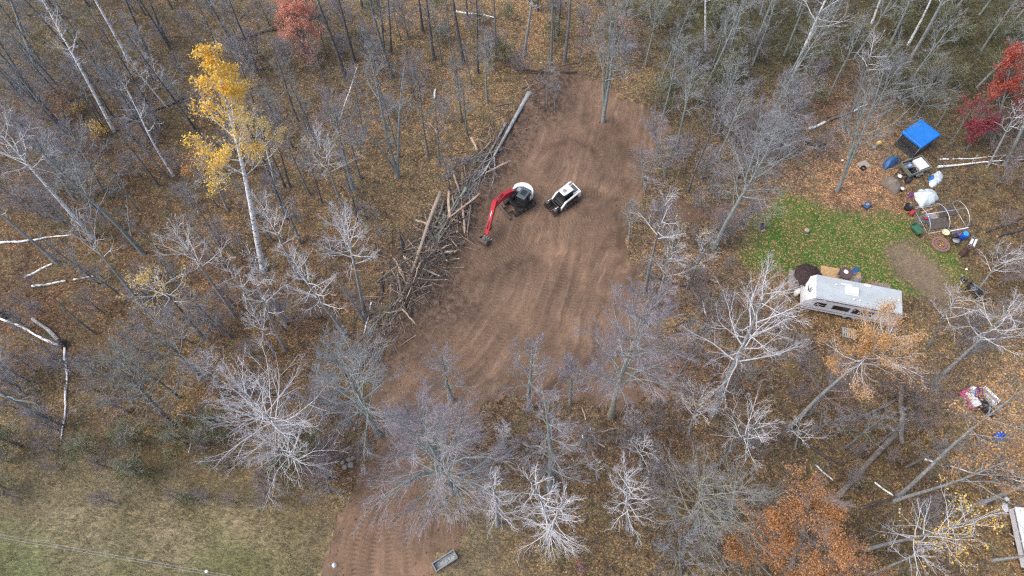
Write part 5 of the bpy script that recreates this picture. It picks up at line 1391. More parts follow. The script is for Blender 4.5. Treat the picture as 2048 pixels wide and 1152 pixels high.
def heap(name, pts, hmax, m, label, cat, seed=1, rough=0.5, parts=None, z0=0.02, n=26, grow=1.0):
    """a slumped sheet or bag: bumpy surface over an outline given in pixels of its ground footprint"""
    poly = poly_px(pts); c = poly.mean(0); poly = c + (poly - c) * grow
    zz = float(hgt(c[0], c[1]))
    root = empty(name, (c[0], c[1], zz), 0, label, cat)
    lo, hi = poly.min(0) - .05, poly.max(0) + .05
    rings = 9; na = 44; V = []
    ang = np.linspace(0, 2 * math.pi, na, endpoint=False)
    R = []
    for a in ang:
        d = np.array([math.cos(a), math.sin(a)]); best = .2
        for k in range(len(poly)):
            A, B = poly[k] - c, poly[(k + 1) % len(poly)] - c
            M = np.array([[d[0], -(B - A)[0]], [d[1], -(B - A)[1]]])
            if abs(np.linalg.det(M)) < 1e-9: continue
            t, s = np.linalg.solve(M, A)
            if t > 0 and -1e-6 <= s <= 1 + 1e-6: best = max(best, t)
        R.append(best)
    R = np.array(R) * (1 + 0.06 * np.sin(ang * 9 + seed))
    b = bmesh.new(); cv = None; prev = None
    def z_at(x, y, f):
        base = 1 - f ** 2.6
        nz = fbm(np.array([x * 1.6]), np.array([y * 1.6]), seed, 4)[0]
        rd = abs(fbm(np.array([x * 2.3 + 9]), np.array([y * 2.3]), seed + 5, 3)[0] - .5) * 2
        return z0 + hmax * base * (1 - rough + rough * 1.6 * nz) - 0.10 * hmax * rd * base + 0.03 * (1 - base) * nz
    cv = b.verts.new((0, 0, z_at(0, 0, 0)))
    for r in range(1, rings + 1):
        f = r / rings; ring = []
        for a, rr in zip(ang, R):
            x, y = math.cos(a) * rr * f, math.sin(a) * rr * f
            ring.append(b.verts.new((x, y, z_at(x, y, f))))
        for k in range(na):
            if prev is None: b.faces.new((cv, ring[k], ring[(k + 1) % na])).smooth = True
            else: b.faces.new((prev[k], ring[k], ring[(k + 1) % na], prev[(k + 1) % na])).smooth = True
        prev = ring
    skirt = [b.verts.new((v.co.x, v.co.y, -0.1)) for v in prev]
    for k in range(na): b.faces.new((prev[k], skirt[k], skirt[(k + 1) % na], prev[(k + 1) % na]))
    b.faces.new(skirt[::-1])
    mb = MB(); mb._add(b); mb.build('sheet', m, root)
    return root

heap('tarp', [(1764, 331), (1770, 320), (1784, 313), (1796, 316), (1796, 326), (1782, 336), (1768, 340)], 0.75, 'blue_tarp_faded', "dull blue tarp bundle left of the cargo trailer", 'tarp', 3)
heap('tarp', [(1857, 360), (1862, 350), (1877, 342), (1886, 347), (1884, 362), (1874, 370), (1862, 377), (1858, 370)], 0.35, 'pale_tarp', "crumpled pale blue tarp lying right of the cargo trailer", 'tarp', 5, .7)
heap('tarp', [(1856, 362), (1858, 353), (1866, 351), (1864, 364)], 0.5, 'blue_tarp', "bright blue fold of plastic at the edge of the crumpled pale tarp", 'tarp', 8)
r = heap('tarp', [(1826, 388), (1838, 380), (1862, 378), (1875, 390), (1876, 400), (1862, 410), (1840, 416), (1832, 402)], 0.8, 'pale_tarp', "large white tarp spread over a heap behind the hoop greenhouse", 'tarp', 9, .55)
heap('cloth', [(1815, 391), (1820, 385), (1828, 386), (1826, 394), (1818, 396)], 0.3, 'purple_cloth', "purple cloth bundle at the left of the large white tarp", 'cloth', 11)
heap('tarp', [(1762, 360), (1776, 354), (1795, 360), (1801, 372), (1800, 384), (1788, 390), (1774, 378), (1764, 372)], 0.95, 'brown_tarp', "grey-brown tarp thrown over a mound left of the pale tarps", 'tarp', 13)
t = item('bucket', 1795, 358, "white bucket beside the grey-brown tarp mound", 'bucket')
MB().lathe([(0.18, 0), (0.22, 0.5), (0.24, 0.5), (0.24, 0.55), (0.05, 0.56)], 18).build('pail', 'plastic_white', t)
MB().tube([(0.24 * math.cos(a), 0.24 * math.sin(a), .45 - .15 * math.sin(a)) for a in np.linspace(0, math.pi, 9)], 0.012, 5).build('handle', 'black_steel', t)
t = item('camp_pot', 1802, 381, "dark round pot against the right side of the grey-brown tarp mound", 'pot')
MB().lathe([(0.16, 0), (0.22, 0.1), (0.22, 0.34), (0.24, 0.36), (0.2, 0.36), (0.19, 0.1)], 18).build('pot_body', 'black_plastic', t)
MB().lathe([(0.25, 0.37), (0.1, 0.43), (0.03, 0.47)], 16).build('lid', 'plastic_white', t)

def cargo_trailer():
    z = 0.95
    q = [P(1802, 323, z), P(1847, 312, z), P(1862, 335.5, z), P(1822, 349.5, z)]
    c = sum(q, Vector()) / 4; c.z = 0; th = heading(q[3], q[2]); R = Matrix.Rotation(-th, 3, 'Z')
    l = [R @ (Vector((p.x, p.y, 0)) - c) for p in q]
    hx = sum(abs(p.x) for p in l) / 4; hy = sum(abs(p.y) for p in l) / 4
    t = empty('cargo_trailer', c, th, "small grey box trailer loaded with junk under the blue tarp shelter's corner", 'trailer')
    MB().box((0, 0, 0.5), (2 * hx, 2 * hy, 0.06)).build('bed', 'black_steel', t)
    for y in (-hy, hy): MB().box((0, y, 0.74), (2 * hx, 0.05, 0.44)).box((0, y, 0.965), (2 * hx + .06, 0.09, 0.05)).build('side_panel', 'olive_steel', t)
    for x in (-hx, hx): MB().box((x, 0, 0.74), (0.05, 2 * hy - .06, 0.44)).box((x, 0, 0.965), (0.09, 2 * hy - .1, 0.05)).build('end_panel', 'olive_steel', t)
    for y in (-hy - .14, hy + .14):
        w = MB().lathe([(0.16, -0.09), (0.29, -0.1), (0.33, -0.05), (0.33, 0.05), (0.29, 0.1), (0.16, 0.09)], 20, (-.1, y, 0.33), Matrix.Rotation(math.pi / 2, 3, 'X')).build('wheel', 'rubber_track', t)
        MB().lathe([(0.02, -0.1), (0.16, -0.1), (0.16, 0.1), (0.02, 0.1)], 14, (-.1, y, 0.33), Matrix.Rotation(math.pi / 2, 3, 'X')).build('rim', 'grey_steel', w)
        MB().prism([(-.55, .52), (-.45, .7), (.25, .7), (.35, .52), (.25, .66), (-.45, .66)], y - .12, y + .12).build('fender', 'olive_steel', t)
    MB().tube([(-hx, hy * .6, .45), (-hx - 1.1, 0, .42)], .035).tube([(-hx, -hy * .6, .45), (-hx - 1.1, 0, .42)], .035).tube([(-hx - 1.0, 0, 0), (-hx - 1.0, 0, .75)], .035).build('hitch', 'black_steel', t)
    W = Matrix.Rotation(th, 3, 'Z')
    def inside(x, y, z): return c + W @ Vector((x, y, z))
    f = empty('freezer_lid', inside(hx * .48, .02, .56), th + .05, "clean white panel lying in the right half of the grey box trailer", 'panel')
    MB().box((0, 0, 0.2), (hx * .85, hy * 1.6, 0.38), bev=0.04).build('panel', 'plastic_white', f)
    for k, (x, y, sx, sy, h, m, nm, lb) in enumerate([(-hx * .45, hy * .35, .9, .6, .34, 'grey_board', 'crate', "grey crate in the far left of the box trailer"), (-hx * .5, -hy * .45, .7, .55, .28, 'black_plastic', 'crate', "black crate in the near left of the box trailer"), (-hx * .12, -hy * .5, .5, .5, .2, 'stripe_grey', 'crate', "slate crate against the white panel in the box trailer")]):
        o = empty(nm, inside(x, y, .535), th + .2 * k - .2, lb, 'crate')
        b = MB()
        for s in (-1, 1): b.box((s * sx / 2, 0, h / 2), (.03, sy, h)).box((0, s * sy / 2, h / 2), (sx, .03, h))
        b.build('crate_wall', m, o); MB().box((0, 0, .015), (sx, sy, .03)).build('crate_base', m, o)
        for j in range(5): pass
        MB().box((.08, .03, h * .6), (sx * .5, sy * .55, h * .5), .5, .06).build('contents', ('pale_blue_cloth', 'black_plastic', 'grey_board')[k], o)
cargo_trailer()
heap('rubbish_bag', [(1807, 362), (1812, 352), (1822, 351), (1826, 360), (1818, 368), (1810, 368)], 0.6, 'black_plastic', "black rubbish bag at the cargo trailer's near left corner", 'bag', 17)
t = item('garden_tool_box', 1834, 352, "low dark box under the cargo trailer's near side", 'box', .2)
MB().box((0, 0, .15), (.8, .35, .3), bev=.03).build('box_body', 'black_plastic', t); MB().box((0.1, 0, .32), (.5, .3, .05), bev=.02).build('lid', 'grey_board', t)

# hoop greenhouse frame
def greenhouse():
    # ground corners estimated from the bottom rails and the hoops' spread
    nl, nr = P(1854, 467, .1), P(1931, 455, .1); fl, fr = P(1829, 418, .1), P(1906, 405, .1)
    c = (nl + nr + fl + fr) / 4; c.z = 0; th = heading(nl, nr); R = Matrix.Rotation(-th, 3, 'Z')
    l = [R @ (Vector((p.x, p.y, 0)) - c) for p in (nl, nr, fl, fr)]
    hx = sum(abs(p.x) for p in l) / 4; hy = sum(abs(p.y) for p in l) / 4
    z0 = float(hgt(c.x, c.y))
    t = empty('hoop_greenhouse', (c.x, c.y, z0), th, "bare tubular hoop greenhouse frame without its cover", 'greenhouse')
    H = 1.3
    def arch(x): return [(x, hy * math.cos(a), 0.02 + H * math.sin(a) ** .85) for a in np.linspace(0, math.pi, 19)]
    for x in (-hx, 0, hx): MB().tube(arch(x), 0.035, 8).build('hoop', 'galvanised_tube', t)
    MB().tube([(-hx, 0, H + .02), (hx, 0, H + .02)], .032).build('ridge_rail', 'galvanised_tube', t)
    for y in (-hy, hy): MB().tube([(-hx, y, .06), (hx, y, .06)], .032).build('base_rail', 'galvanised_tube', t)
    for x in (-hx, hx): MB().tube([(x, -hy, .06), (x, hy, .06)], .03).build('end_rail', 'galvanised_tube', t)
    W = Matrix.Rotation(th, 3, 'Z')
    def at(x, y, z=0): return Vector((c.x, c.y, z0)) + W @ Vector((x, y, z))
    # the blue door swung out at the left end
    d = empty('greenhouse_door', at(-hx - .03, -hy * .45, .05), th + math.pi * .82, "bright blue tube door frame leaning out of the greenhouse's left end", 'door frame')
    MB().tube([(0, 0, 0), (0, 0, 1.5)], .03).tube([(.95, 0, 0), (.95, 0, 1.5)], .03).tube([(0, 0, 1.5), (.95, 0, 1.5)], .03).tube([(0, 0, .7), (.95, 0, .7)], .03).tube([(0, 0, .02), (.95, 0, .02)], .03).build('door_tube', 'blue_tube', d)
    o = empty('board', at(-hx * .35, hy * .15), th, "grey sheet of board lying flat inside the hoop greenhouse", 'board'); MB().box((0, 0, .05), (1.15, 1.0, .06), bev=.01).build('sheet', 'grey_board', o)
    o = empty('garden_bed', at(hx * .1, -hy * .4), th, "dug soil bed on the near side inside the hoop greenhouse", 'garden bed')
    mb = MB().box((-hx * .35, 0, .06), (hx * 1.0, hy * .8, .14), bev=.05); mb.build('soil', 'ash', o)
    o = empty('garden_bed', at(hx * .5, hy * .4), th, "soil bed on the far right inside the hoop greenhouse", 'garden bed')
    MB().box((0, 0, .05), (hx * .8, hy * .7, .12), bev=.05).build('soil', 'log_bark_dark', o)
    o = empty('watering_can', at(-hx * .72, hy * .1, 0), th, "pinkish red watering can at the greenhouse's left hoop", 'can')
    MB().lathe([(.16, 0), (.17, .3), (.1, .34)], 16).build('can_body', 'red_plastic', o); MB().tube([(.15, 0, .1), (.38, 0, .36)], .03).build('spout', 'red_plastic', o)
    MB().tube([(-.16, 0, .06), (-.28, 0, .2), (-.1, 0, .42), (.05, 0, .34)], .02).build('handle', 'red_plastic', o)
    o = empty('plank', at(-hx * .4, hy * .72), th + .2, "pale plank lying at the far side inside the hoop greenhouse", 'plank'); MB().box((0, 0, .03), (1.3, .14, .05), bev=.01).build('board', 'fresh_wood', o)
    o = empty('plank', at(hx * .35, -hy * 1.12, .0), th + .04, "long white plank leaning along the greenhouse's near rail", 'plank'); MB().box((0, 0, .12), (2.9, .10, .22), bev=.01).build('board', 'plastic_white', o)
    o = empty('storage_tub', at(-hx * .2, -hy * 1.2), th + .1, "pale yellow plastic tub below the greenhouse's near rail", 'tub')
    MB().lathe([(.28, 0), (.36, .3), (.39, .31), (.39, .34), (.33, .34), (.27, .06)], 18).build('tub_body', 'pale_yellow', o)
greenhouse()
t = item('water_drum', 1922, 477, "bright blue plastic drum by the greenhouse's right corner", 'drum')
MB().lathe([(.27, 0), (.3, .04), (.3, .3), (.315, .33), (.3, .36), (.3, .6), (.315, .63), (.3, .66), (.3, .9), (.27, .94)], 24).build('drum_body', 'blue_drum', t)
MB().lathe([(.275, .93), (.27, .96), (.2, .962)], 24).build('lid', 'blue_lid', t)
t = item('petrol_can', 1914.5, 472, "red fuel can squeezed between the blue drum and the black kettle", 'can', .5)
MB().box((0, 0, .17), (.34, .2, .34), bev=.05).build('can_body', 'red_plastic', t); MB().tube([(-.1, 0, .34), (-.08, 0, .43), (.08, 0, .43), (.1, 0, .34)], .018).build('handle', 'red_plastic', t)
MB().tube([(.14, 0, .33), (.22, 0, .46)], .025).build('spout', 'yellow_plastic', t)
t = item('storage_tub', 1911, 475, "dark blue tub half hidden behind the black kettle", 'tub')
MB().lathe([(.26, 0), (.3, .4), (.33, .42), (.28, .42), (.24, .06)], 18).build('tub_body', 'blue_drum', t)
t = item('kettle_grill', 1906, 486, "black kettle grill with open bowl near the fire ring", 'grill')
MB().lathe([(.08, .28), (.3, .4), (.41, .56), (.43, .58), (.4, .58), (.28, .44), (.05, .34)], 24).build('bowl', 'black_plastic', t)
o = MB().lathe([(.43, -.02), (.4, .12), (.26, .24), (.05, .28)], 24, (-.12, .30, .68), Matrix.Rotation(-1.0, 3, 'X')).build('lid', 'black_steel', t)
for k in range(3): a = k * 2.094; MB().tube([(.22 * math.cos(a), .22 * math.sin(a), .38), (.36 * math.cos(a), .36 * math.sin(a), 0)], .016).build('leg', 'chrome', t)
MB().lathe([(.36, .565), (.36, .575), (.02, .575)], 22).build('grate', 'grey_steel', t)
t = item('fire_ring', 1880, 490, "round stone fire ring full of ash and leaves below the hoop greenhouse", 'fire pit')
b = MB()
for k in range(18):
    a = 2 * math.pi * k / 18; b.box((.78 * math.cos(a), .78 * math.sin(a), .1), (.26, .3, .22 + .05 * random.random()), a, .04)
    a += .17; b.box((.52 * math.cos(a), .52 * math.sin(a), .13), (.2, .24, .26), a, .04) if k % 1 == 0 else None
b.build('ring_stone', 'brick_ring', t)
MB().lathe([(.48, .02), (.42, .07), (.1, .09)], 22).build('ash_bed', 'ash', t)
lv, lq = leaf_quads(np.c_[RNG.normal(0.05, .22, (70, 2)), np.full(70, .13)], .14, RNG, .7)
link_mesh('leaves', np_mesh('leaves', lv, lq, ['leaf_orange'], smooth=False, attrs={'tint': ('FACE', 'FLOAT', RNG.random(70))}), t)
t = item('wheelbarrow', 1829, 463, "green wheelbarrow tray at the greenhouse's near left corner", 'wheelbarrow', 1.95)
b = bmesh.new()
o_ = [(-.55, -.28, .32), (.55, -.36, .36), (.55, .36, .36), (-.55, .28, .32)]; i_ = [(x * 1.12, y * 1.2, z + .3) for x, y, z in o_]
vo = [b.verts.new(p) for p in o_]; vi = [b.verts.new(p) for p in i_]
b.faces.new(vo[::-1])
for k in range(4): b.faces.new((vo[k], vo[(k + 1) % 4], vi[(k + 1) % 4], vi[k]))
bmesh.ops.recalc_face_normals(b, faces=b.faces[:]); bmesh.ops.solidify(b, geom=b.faces[:], thickness=.03)
mb = MB(); mb._add(b); mb.build('tray', 'green_plastic', t)
MB().tube([(-.5, -.3, .3), (.3, -.3, .3), (1.1, -.34, .55)], .025).tube([(-.5, .3, .3), (.3, .3, .3), (1.1, .34, .55)], .025).tube([(.5, -.3, .0), (.45, -.3, .32)], .025).tube([(.5, .3, .0), (.45, .3, .32)], .025).build('frame', 'black_steel', t)
MB().lathe([(.06, -.05), (.18, -.05), (.2, 0), (.18, .05), (.06, .05)], 16, (-.7, 0, .2), Matrix.Rotation(math.pi / 2, 3, 'X')).build('wheel', 'rubber_track', t)
t = item('planter_pot', 1813, 418, "black plant pot at the greenhouse's far left corner", 'pot')
MB().lathe([(.28, 0), (.38, .48), (.42, .5), (.42, .54), (.36, .54), (.34, .42), (.03, .42)], 22).build('pot_body', 'black_plastic', t)
t = item('toy_cart', 1822, 427, "small pinkish red cart beside the black plant pot", 'cart', .8)
MB().box((0, 0, .22), (.6, .34, .16), bev=.03).build('cart_body', 'red_plastic', t)
for x, y in ((-.22, -.2), (.22, -.2), (-.22, .2), (.22, .2)): MB().lathe([(.03, -.025), (.1, -.025), (.1, .025), (.03, .025)], 12, (x, y, .1), Matrix.Rotation(math.pi / 2, 3, 'X')).build('wheel', 'black_plastic', t)
MB().tube([(.3, 0, .2), (.7, 0, .5)], .015).build('handle', 'black_steel', t)
t = item('camp_cot', 1942, 488, "folding metal rack with white slats at the edge of the grass", 'rack', 0.95)
MB().box((0, -.15, .42), (.95, .17, .04)).box((-.05, .15, .42), (.7, .2, .04)).build('slat', 'plastic_white', t)
MB().tube([(-.55, -.28, .4), (.62, -.28, .4), (.62, .28, .4), (-.55, .28, .4), (-.55, -.28, .4)], .022).tube([(.3, -.28, .4), (.3, .28, .4)], .02).tube([(.45, 0, .4), (.45, .34, .7)], .02).build('frame', 'galvanised_tube', t)
for x, y in ((-.5, -.26), (.58, -.26), (-.5, .26), (.58, .26)): MB().tube([(x, y, 0), (x, y, .4)], .02).build('leg', 'galvanised_tube', t)
t = item('burn_barrel', 1921, 511, "rusty brown burn barrel tipped toward the fire ring", 'barrel')
rb = Matrix.Rotation(.42, 3, 'Y') @ Matrix.Rotation(-.35, 3, 'X')
MB().lathe([(.28, 0), (.29, .02), (.29, .3), (.3, .32), (.29, .34), (.29, .84), (.31, .86), (.27, .86), (.265, .1), (.02, .08)], 22, (0, 0, .12), rb).build('barrel_body', 'rusty_steel', t)
t = item('barrel_stand', 1917, 515, "small silver bracket at the burn barrel's foot", 'bracket'); MB().box((0, 0, .12), (.16, .16, .24), bev=.03).box((0, 0, .27), (.22, .06, .06)).build('bracket_body', 'chrome', t)
t = item('stump', 1612, 463, "pale tree stump alone in the green lawn", 'stump')
MB().lathe([(.34, -.05), (.28, .08), (.26, .32)], 18).build('trunk', 'log_bark', t); MB().lathe([(.255, .318), (.25, .33), (.02, .332)], 18).build('cut_face', 'fresh_wood', t)
t = item('bucket', 1523, 456, "black bucket at the lawn's upper left corner", 'bucket')
MB().lathe([(.24, 0), (.3, .42), (.33, .44), (.28, .44), (.22, .05)], 20).build('pail', 'black_plastic', t)
MB().tube([(.3 * math.cos(a), .3 * math.sin(a), .42 + .2 * math.sin(a)) for a in np.linspace(0, math.pi, 9)], .012, 5).build('handle', 'wire_metal', t)
t = item('brick', 1526, 462, "tan brick beside the black bucket", 'brick', .6); MB().box((0, 0, .08), (.4, .22, .16), bev=.015).box((0, 0, .165), (.3, .12, .02)).build('block', 'wood_ply', t)
def mower():
    t = item('lawn_mower', 1732, 413, "teal push mower left on the leafy lawn", 'mower', .75)
    MB().plate([(-.38, -.26), (.3, -.28), (.42, -.15), (.42, .15), (.3, .28), (-.38, .26)], .12, .3, bev=.04).build('deck', 'blue_tarp_faded', t)
    MB().lathe([(.17, .3), (.17, .45), (.1, .5)], 16).build('engine', 'grey_steel', t)
    for x, y in ((-.32, -.32), (.32, -.32), (-.32, .32), (.32, .32)): MB().lathe([(.03, -.03), (.12, -.03), (.12, .03), (.03, .03)], 14, (x, y, .12), Matrix.Rotation(math.pi / 2, 3, 'X')).build('wheel', 'black_plastic', t)
    MB().tube([(-.35, -.22, .25), (-1.1, -.22, .95), (-1.1, .22, .95), (-.35, .22, .25)], .018).build('handle', 'black_steel', t)
mower()
t = item('plastic_case', 1755, 289, "yellow plastic case on the leaves left of the blue tarp shelter", 'case', .4)
MB().box((0, 0, .2), (.55, .42, .38), bev=.05).build('case_body', 'yellow_plastic', t); MB().box((0, 0, .41), (.3, .2, .05), bev=.02).build('handle', 'pale_yellow', t)
t = item('water_jug', 1748, 296, "grey jug beside the yellow plastic case", 'jug'); MB().lathe([(.2, 0), (.22, .05), (.22, .25), (.08, .32), (.08, .38)], 16).build('jug_body', 'grey_board', t); MB().lathe([(.07, .37), (.07, .41)], 12).build('cap', 'blue_lid', t)
t = item('plywood_sheet', 1727, 330, "tan plywood sheet lying by the forked camp tree's foot", 'board', .4); MB().box((0, 0, .04), (1.2, .95, .03), bev=.006).box((0, 0, .015), (1.1, .06, .03)).build('sheet', 'wood_ply', t)
t = item('crate', 1725, 338, "small black crate by the plywood sheet", 'crate', .5)
MB().box((0, -.2, .17), (.45, .03, .3)).box((0, .2, .17), (.45, .03, .3)).box((-.22, 0, .17), (.03, .4, .3)).box((.22, 0, .17), (.03, .4, .3)).box((0, 0, .03), (.45, .4, .03)).build('crate_wall', 'black_plastic', t)
t = item('paint_can', 1683, 323, "small white can on the leaves left of the forked camp tree", 'can'); MB().lathe([(.12, 0), (.12, .25), (.13, .26), (.1, .26)], 14).build('can_body', 'plastic_white', t); MB().tube([(-.12, 0, .24), (0, 0, .33), (.12, 0, .24)], .008, 5).build('handle', 'wire_metal', t)

def smoker():
    t = item('barbecue_smoker', 1941, 586, "long black barbecue smoker at the lawn's right edge", 'barbecue', -.85)
    MB().tube([(-.75, 0, .75), (.75, 0, .75)], .3, 20).build('drum', 'black_steel', t)
    MB().box((0, 0, .98), (1.0, .3, .04), bev=.02).build('lid', 'black_plastic', t)
    for x in (-.55, .55):
        for y in (-.28, .28): MB().tube([(x, y, 0), (x, y, .7)], .03).build('leg', 'black_steel', t)
    MB().box((0, .42, .68), (1.1, .25, .03)).build('shelf', 'grey_steel', t); MB().tube([(-.68, 0, 1.0), (-.68, 0, 1.45)], .06).build('chimney', 'black_steel', t)
    MB().tube([(-.3, -.3, .85), (.3, -.3, .85)], .02).build('handle', 'chrome', t)
smoker()
t = item('cooking_pot', 1925.5, 561, "black pot on the grass up-left of the barbecue smoker", 'pot')
MB().lathe([(.2, 0), (.26, .1), (.26, .3), (.28, .32), (.23, .32), (.22, .08)], 18).build('pot_body', 'black_plastic', t); MB().tube([(.26, 0, .26), (.48, 0, .3)], .02).build('handle', 'black_steel', t)
t = item('cup', 1931, 540, "small white cup on the grass above the barbecue smoker", 'cup'); MB().lathe([(.07, 0), (.1, .2), (.11, .2), (.08, .02)], 12).build('cup_body', 'plastic_white', t)

# junk by the lower right
def playset():
    t = item('toy_cart', 1936, 800, "pink toy car piled with clothes at the right edge of the woods", 'toy car', 1.9)
    MB().box((0, 0, .28), (1.15, .55, .22), bev=.07).build('body', 'pink_plastic', t); MB().box((-.3, 0, .46), (.5, .5, .2), bev=.06).build('box', 'plastic_white', t)
    for x, y in ((-.38, -.3), (.38, -.3), (-.38, .3), (.38, .3)): MB().lathe([(.04, -.05), (.17, -.05), (.17, .05), (.04, .05)], 16, (x, y, .17), Matrix.Rotation(math.pi / 2, 3, 'X')).build('wheel', 'pink_plastic', t)
    MB().box((.15, 0, .44), (.45, .4, .06), bev=.02).build('seat', 'plastic_white', t)
    MB().tube([(.35, 0, .45), (.25, 0, .7)], .02).build('steering_post', 'black_steel', t)
playset()
[x for x in bpy.data.objects if x.name.startswith('toy_cart') and x.get('category') == 'toy car'][0].scale = (1.5, 1.5, 1.4)
heap('clothes', [(1926, 790), (1936, 782), (1946, 784), (1944, 796), (1932, 800)], .7, 'pale_blue_cloth', "pale blue clothes heaped on the pink toy car's far end", 'clothes', 21, grow=1.45)
heap('clothes', [(1944, 784), (1952, 776), (1962, 780), (1962, 792), (1952, 796)], .5, 'purple_cloth', "purple and pink clothes heap beside the pale blue clothes", 'clothes', 22, grow=1.45)
heap('clothes', [(1936, 780), (1944, 774), (1951, 776), (1946, 784)], .4, 'plastic_white', "small white garment heap topmost of the clothes piles", 'clothes', 23, grow=1.45)
t = item('folding_table', 1979, 792, "folded grey-white table lying on the ground beside the clothes heaps", 'table', -.98); t.scale = (1.35, 1.35, 1.2)
MB().box((0, -.17, .07), (1.25, .3, .05), bev=.01).box((0, .17, .07), (1.25, .3, .05), bev=.01).build('table_top', 'plastic_white', t); MB().box((0, 0, .12), (1.1, .2, .03)).build('panel', 'grey_steel', t); MB().tube([(-.5, -.25, .12), (.5, -.25, .12), (.5, .25, .12)], .02).build('leg', 'grey_steel', t)
heap('rubbish_bag', [(1955, 808), (1966, 800), (1978, 806), (1990, 824), (1992, 832), (1982, 834), (1968, 824), (1958, 816)], .55, 'black_plastic', "long black plastic sheet bundle below the folded table", 'tarp', 24, .8, grow=1.2)
t = item('plank', 1981, 815, "three thin pale poles laid over the black plastic bundle", 'poles', -.95)
for y in (-.1, 0, .1): MB().tube([(-.8, y, .5), (.8, y * 1.4, .48)], .025, 6).build('pole', 'galvanised_tube', t)
t = item('scooter', 1938, 809, "grey board with red wheels below the pink toy car", 'cart', 1.9); MB().box((0, 0, .1), (.8, .3, .04), bev=.01).build('board', 'grey_board', t)
for x in (-.34, .34):
    for y in (-.16, .16): MB().lathe([(.02, -.03), (.07, -.03), (.07, .03), (.02, .03)], 12, (x, y, .07), Matrix.Rotation(math.pi / 2, 3, 'X')).build('wheel', 'red_plastic', t)
t = item('cardboard_sheet', 1961, 813, "tan cardboard flap under the black plastic bundle", 'cardboard', -.7); MB().box((0, 0, .03), (.8, .5, .02)).box((0, .27, .06), (.78, .12, .015), Matrix.Rotation(.4, 3, 'X')).build('sheet', 'wood_ply', t)
t = item('goal_frame', 1952, 838, "thin white tube frame standing among leaves below the clothes heaps", 'frame', -.1)
MB().tube([(-.6, 0, 0), (-.55, 0, .8), (.55, 0, .8), (.6, 0, 0)], .02).build('tube', 'galvanised_tube', t)
heap('tarp', [(1986, 874), (1990, 866), (2002, 862), (2010, 868), (2008, 876), (1994, 881)], .45, 'blue_drum', "bright blue crumpled plastic between the slanting trunks at lower right", 'tarp', 27, .8)
heap('rubbish_bag', [(1992, 958), (2000, 946), (2012, 936), (2020, 946), (2016, 958), (2004, 962)], .7, 'black_plastic', "black rubbish bag between the slanting trunks at the right edge", 'bag', 29)
t = item('helmet', 2013, 946, "white rounded shell lying on the black rubbish bag at the right edge", 'helmet'); t.location.z += .55
MB().lathe([(.2, 0), (.21, .08), (.17, .2), (.06, .26)], 18).build('shell', 'plastic_white', t); MB().lathe([(.16, .02), (.15, -.01)], 16).build('lining', 'black_plastic', t)
def shed_roof():
    # the white roof of a vehicle-like shed cut by the right edge
    A, B = P(2030, 1014, 1.3), P(2049, 1100, 1.3)
    th = heading(A, B); L = (B - A).length * 1.0 + 1.2
    n = Vector((-math.sin(th), math.cos(th), 0))
    if n.x < 0: n = -n
    c = A + Vector((math.cos(th), math.sin(th), 0)) * L / 2 + n * 1.25; c.z = 0
    t = empty('camper', c, th, "low white-topped camper cut off by the right edge of the photo", 'camper')
    MB().box((0, 0, .78), (L, 2.4, .86), bev=.05).build('body', 'trailer_side', t)
    MB().box((0, 0, 1.25), (L + .1, 2.5, .12), bev=.04).build('roof', 'trailer_white', t)
    s = 1 if (Matrix.Rotation(th, 3, 'Z') @ Vector((0, 1, 0))).x < 0 else -1
    for x in (-.5, .5):
        for y in (-1.05, 1.05): MB().lathe([(.05, -.1), (.33, -.1), (.33, .1), (.05, .1)], 18, (x, y, .33), Matrix.Rotation(math.pi / 2, 3, 'X')).build('wheel', 'rubber_track', t)
    MB().box((0, s * 1.23, 1.1), (L - .2, .03, .08)).build('trim', 'stripe_grey', t)
    MB().box((L * .1, 0, 1.39), (.7, .6, .2), bev=.06).build('roof_vent', 'plastic_white', t)
shed_roof()
for (a, lb, sd) in (([(2002, 1012), (2006, 1006), (2014, 1010), (2018, 1022), (2012, 1026), (2005, 1020)], "strip of pale plastic on the leaves left of the white-topped camper", 31), ([(2024, 1086), (2032, 1082), (2038, 1090), (2030, 1094)], "upper scrap of white plastic below the camper's left side", 33), ([(2036, 1104), (2042, 1096), (2050, 1106), (2046, 1116)], "lower scrap of white plastic below the camper's left side", 35), ([(2008, 998), (2014, 995), (2018, 999), (2012, 1002)], "small pale plastic scrap up-left of the white-topped camper", 37)):
    heap('plastic_scrap', a, .12, 'pale_tarp', lb, 'plastic sheet', sd, .7)

# metal bin, white bag at the bottom
def bin_():
    q = [P(864, 1128, .5), P(906, 1101, .5), P(914, 1114, .5), P(874, 1142, .5)]
    c = sum(q, Vector()) / 4; c.z = 0; th = heading(q[0], q[1])
    L = (q[1] - q[0]).length; W = (q[3] - q[0]).length
    t = empty('metal_bin', c, th, "open rectangular metal bin on the grass beside the drive's foot", 'bin')
    for y in (-W / 2, W / 2): MB().box((0, y, .27), (L, .05, .5)).box((0, y, .53), (L + .08, .09, .04)).build('side_wall', 'galvanised_bin', t)
    for x in (-L / 2, L / 2): MB().box((x, 0, .27), (.05, W - .06, .5)).box((x, 0, .53), (.09, W - .1, .04)).build('end_wall', 'galvanised_bin', t)
    MB().box((0, 0, .05), (L - .06, W - .06, .06)).build('floor', 'bin_floor', t)
bin_()
heap('plastic_bag', [(664, 1131), (667, 1125), (673, 1126), (673, 1133), (667, 1136)], .28, 'plastic_white', "white plastic bag at the left edge of the dirt drive", 'bag', 41, .8)

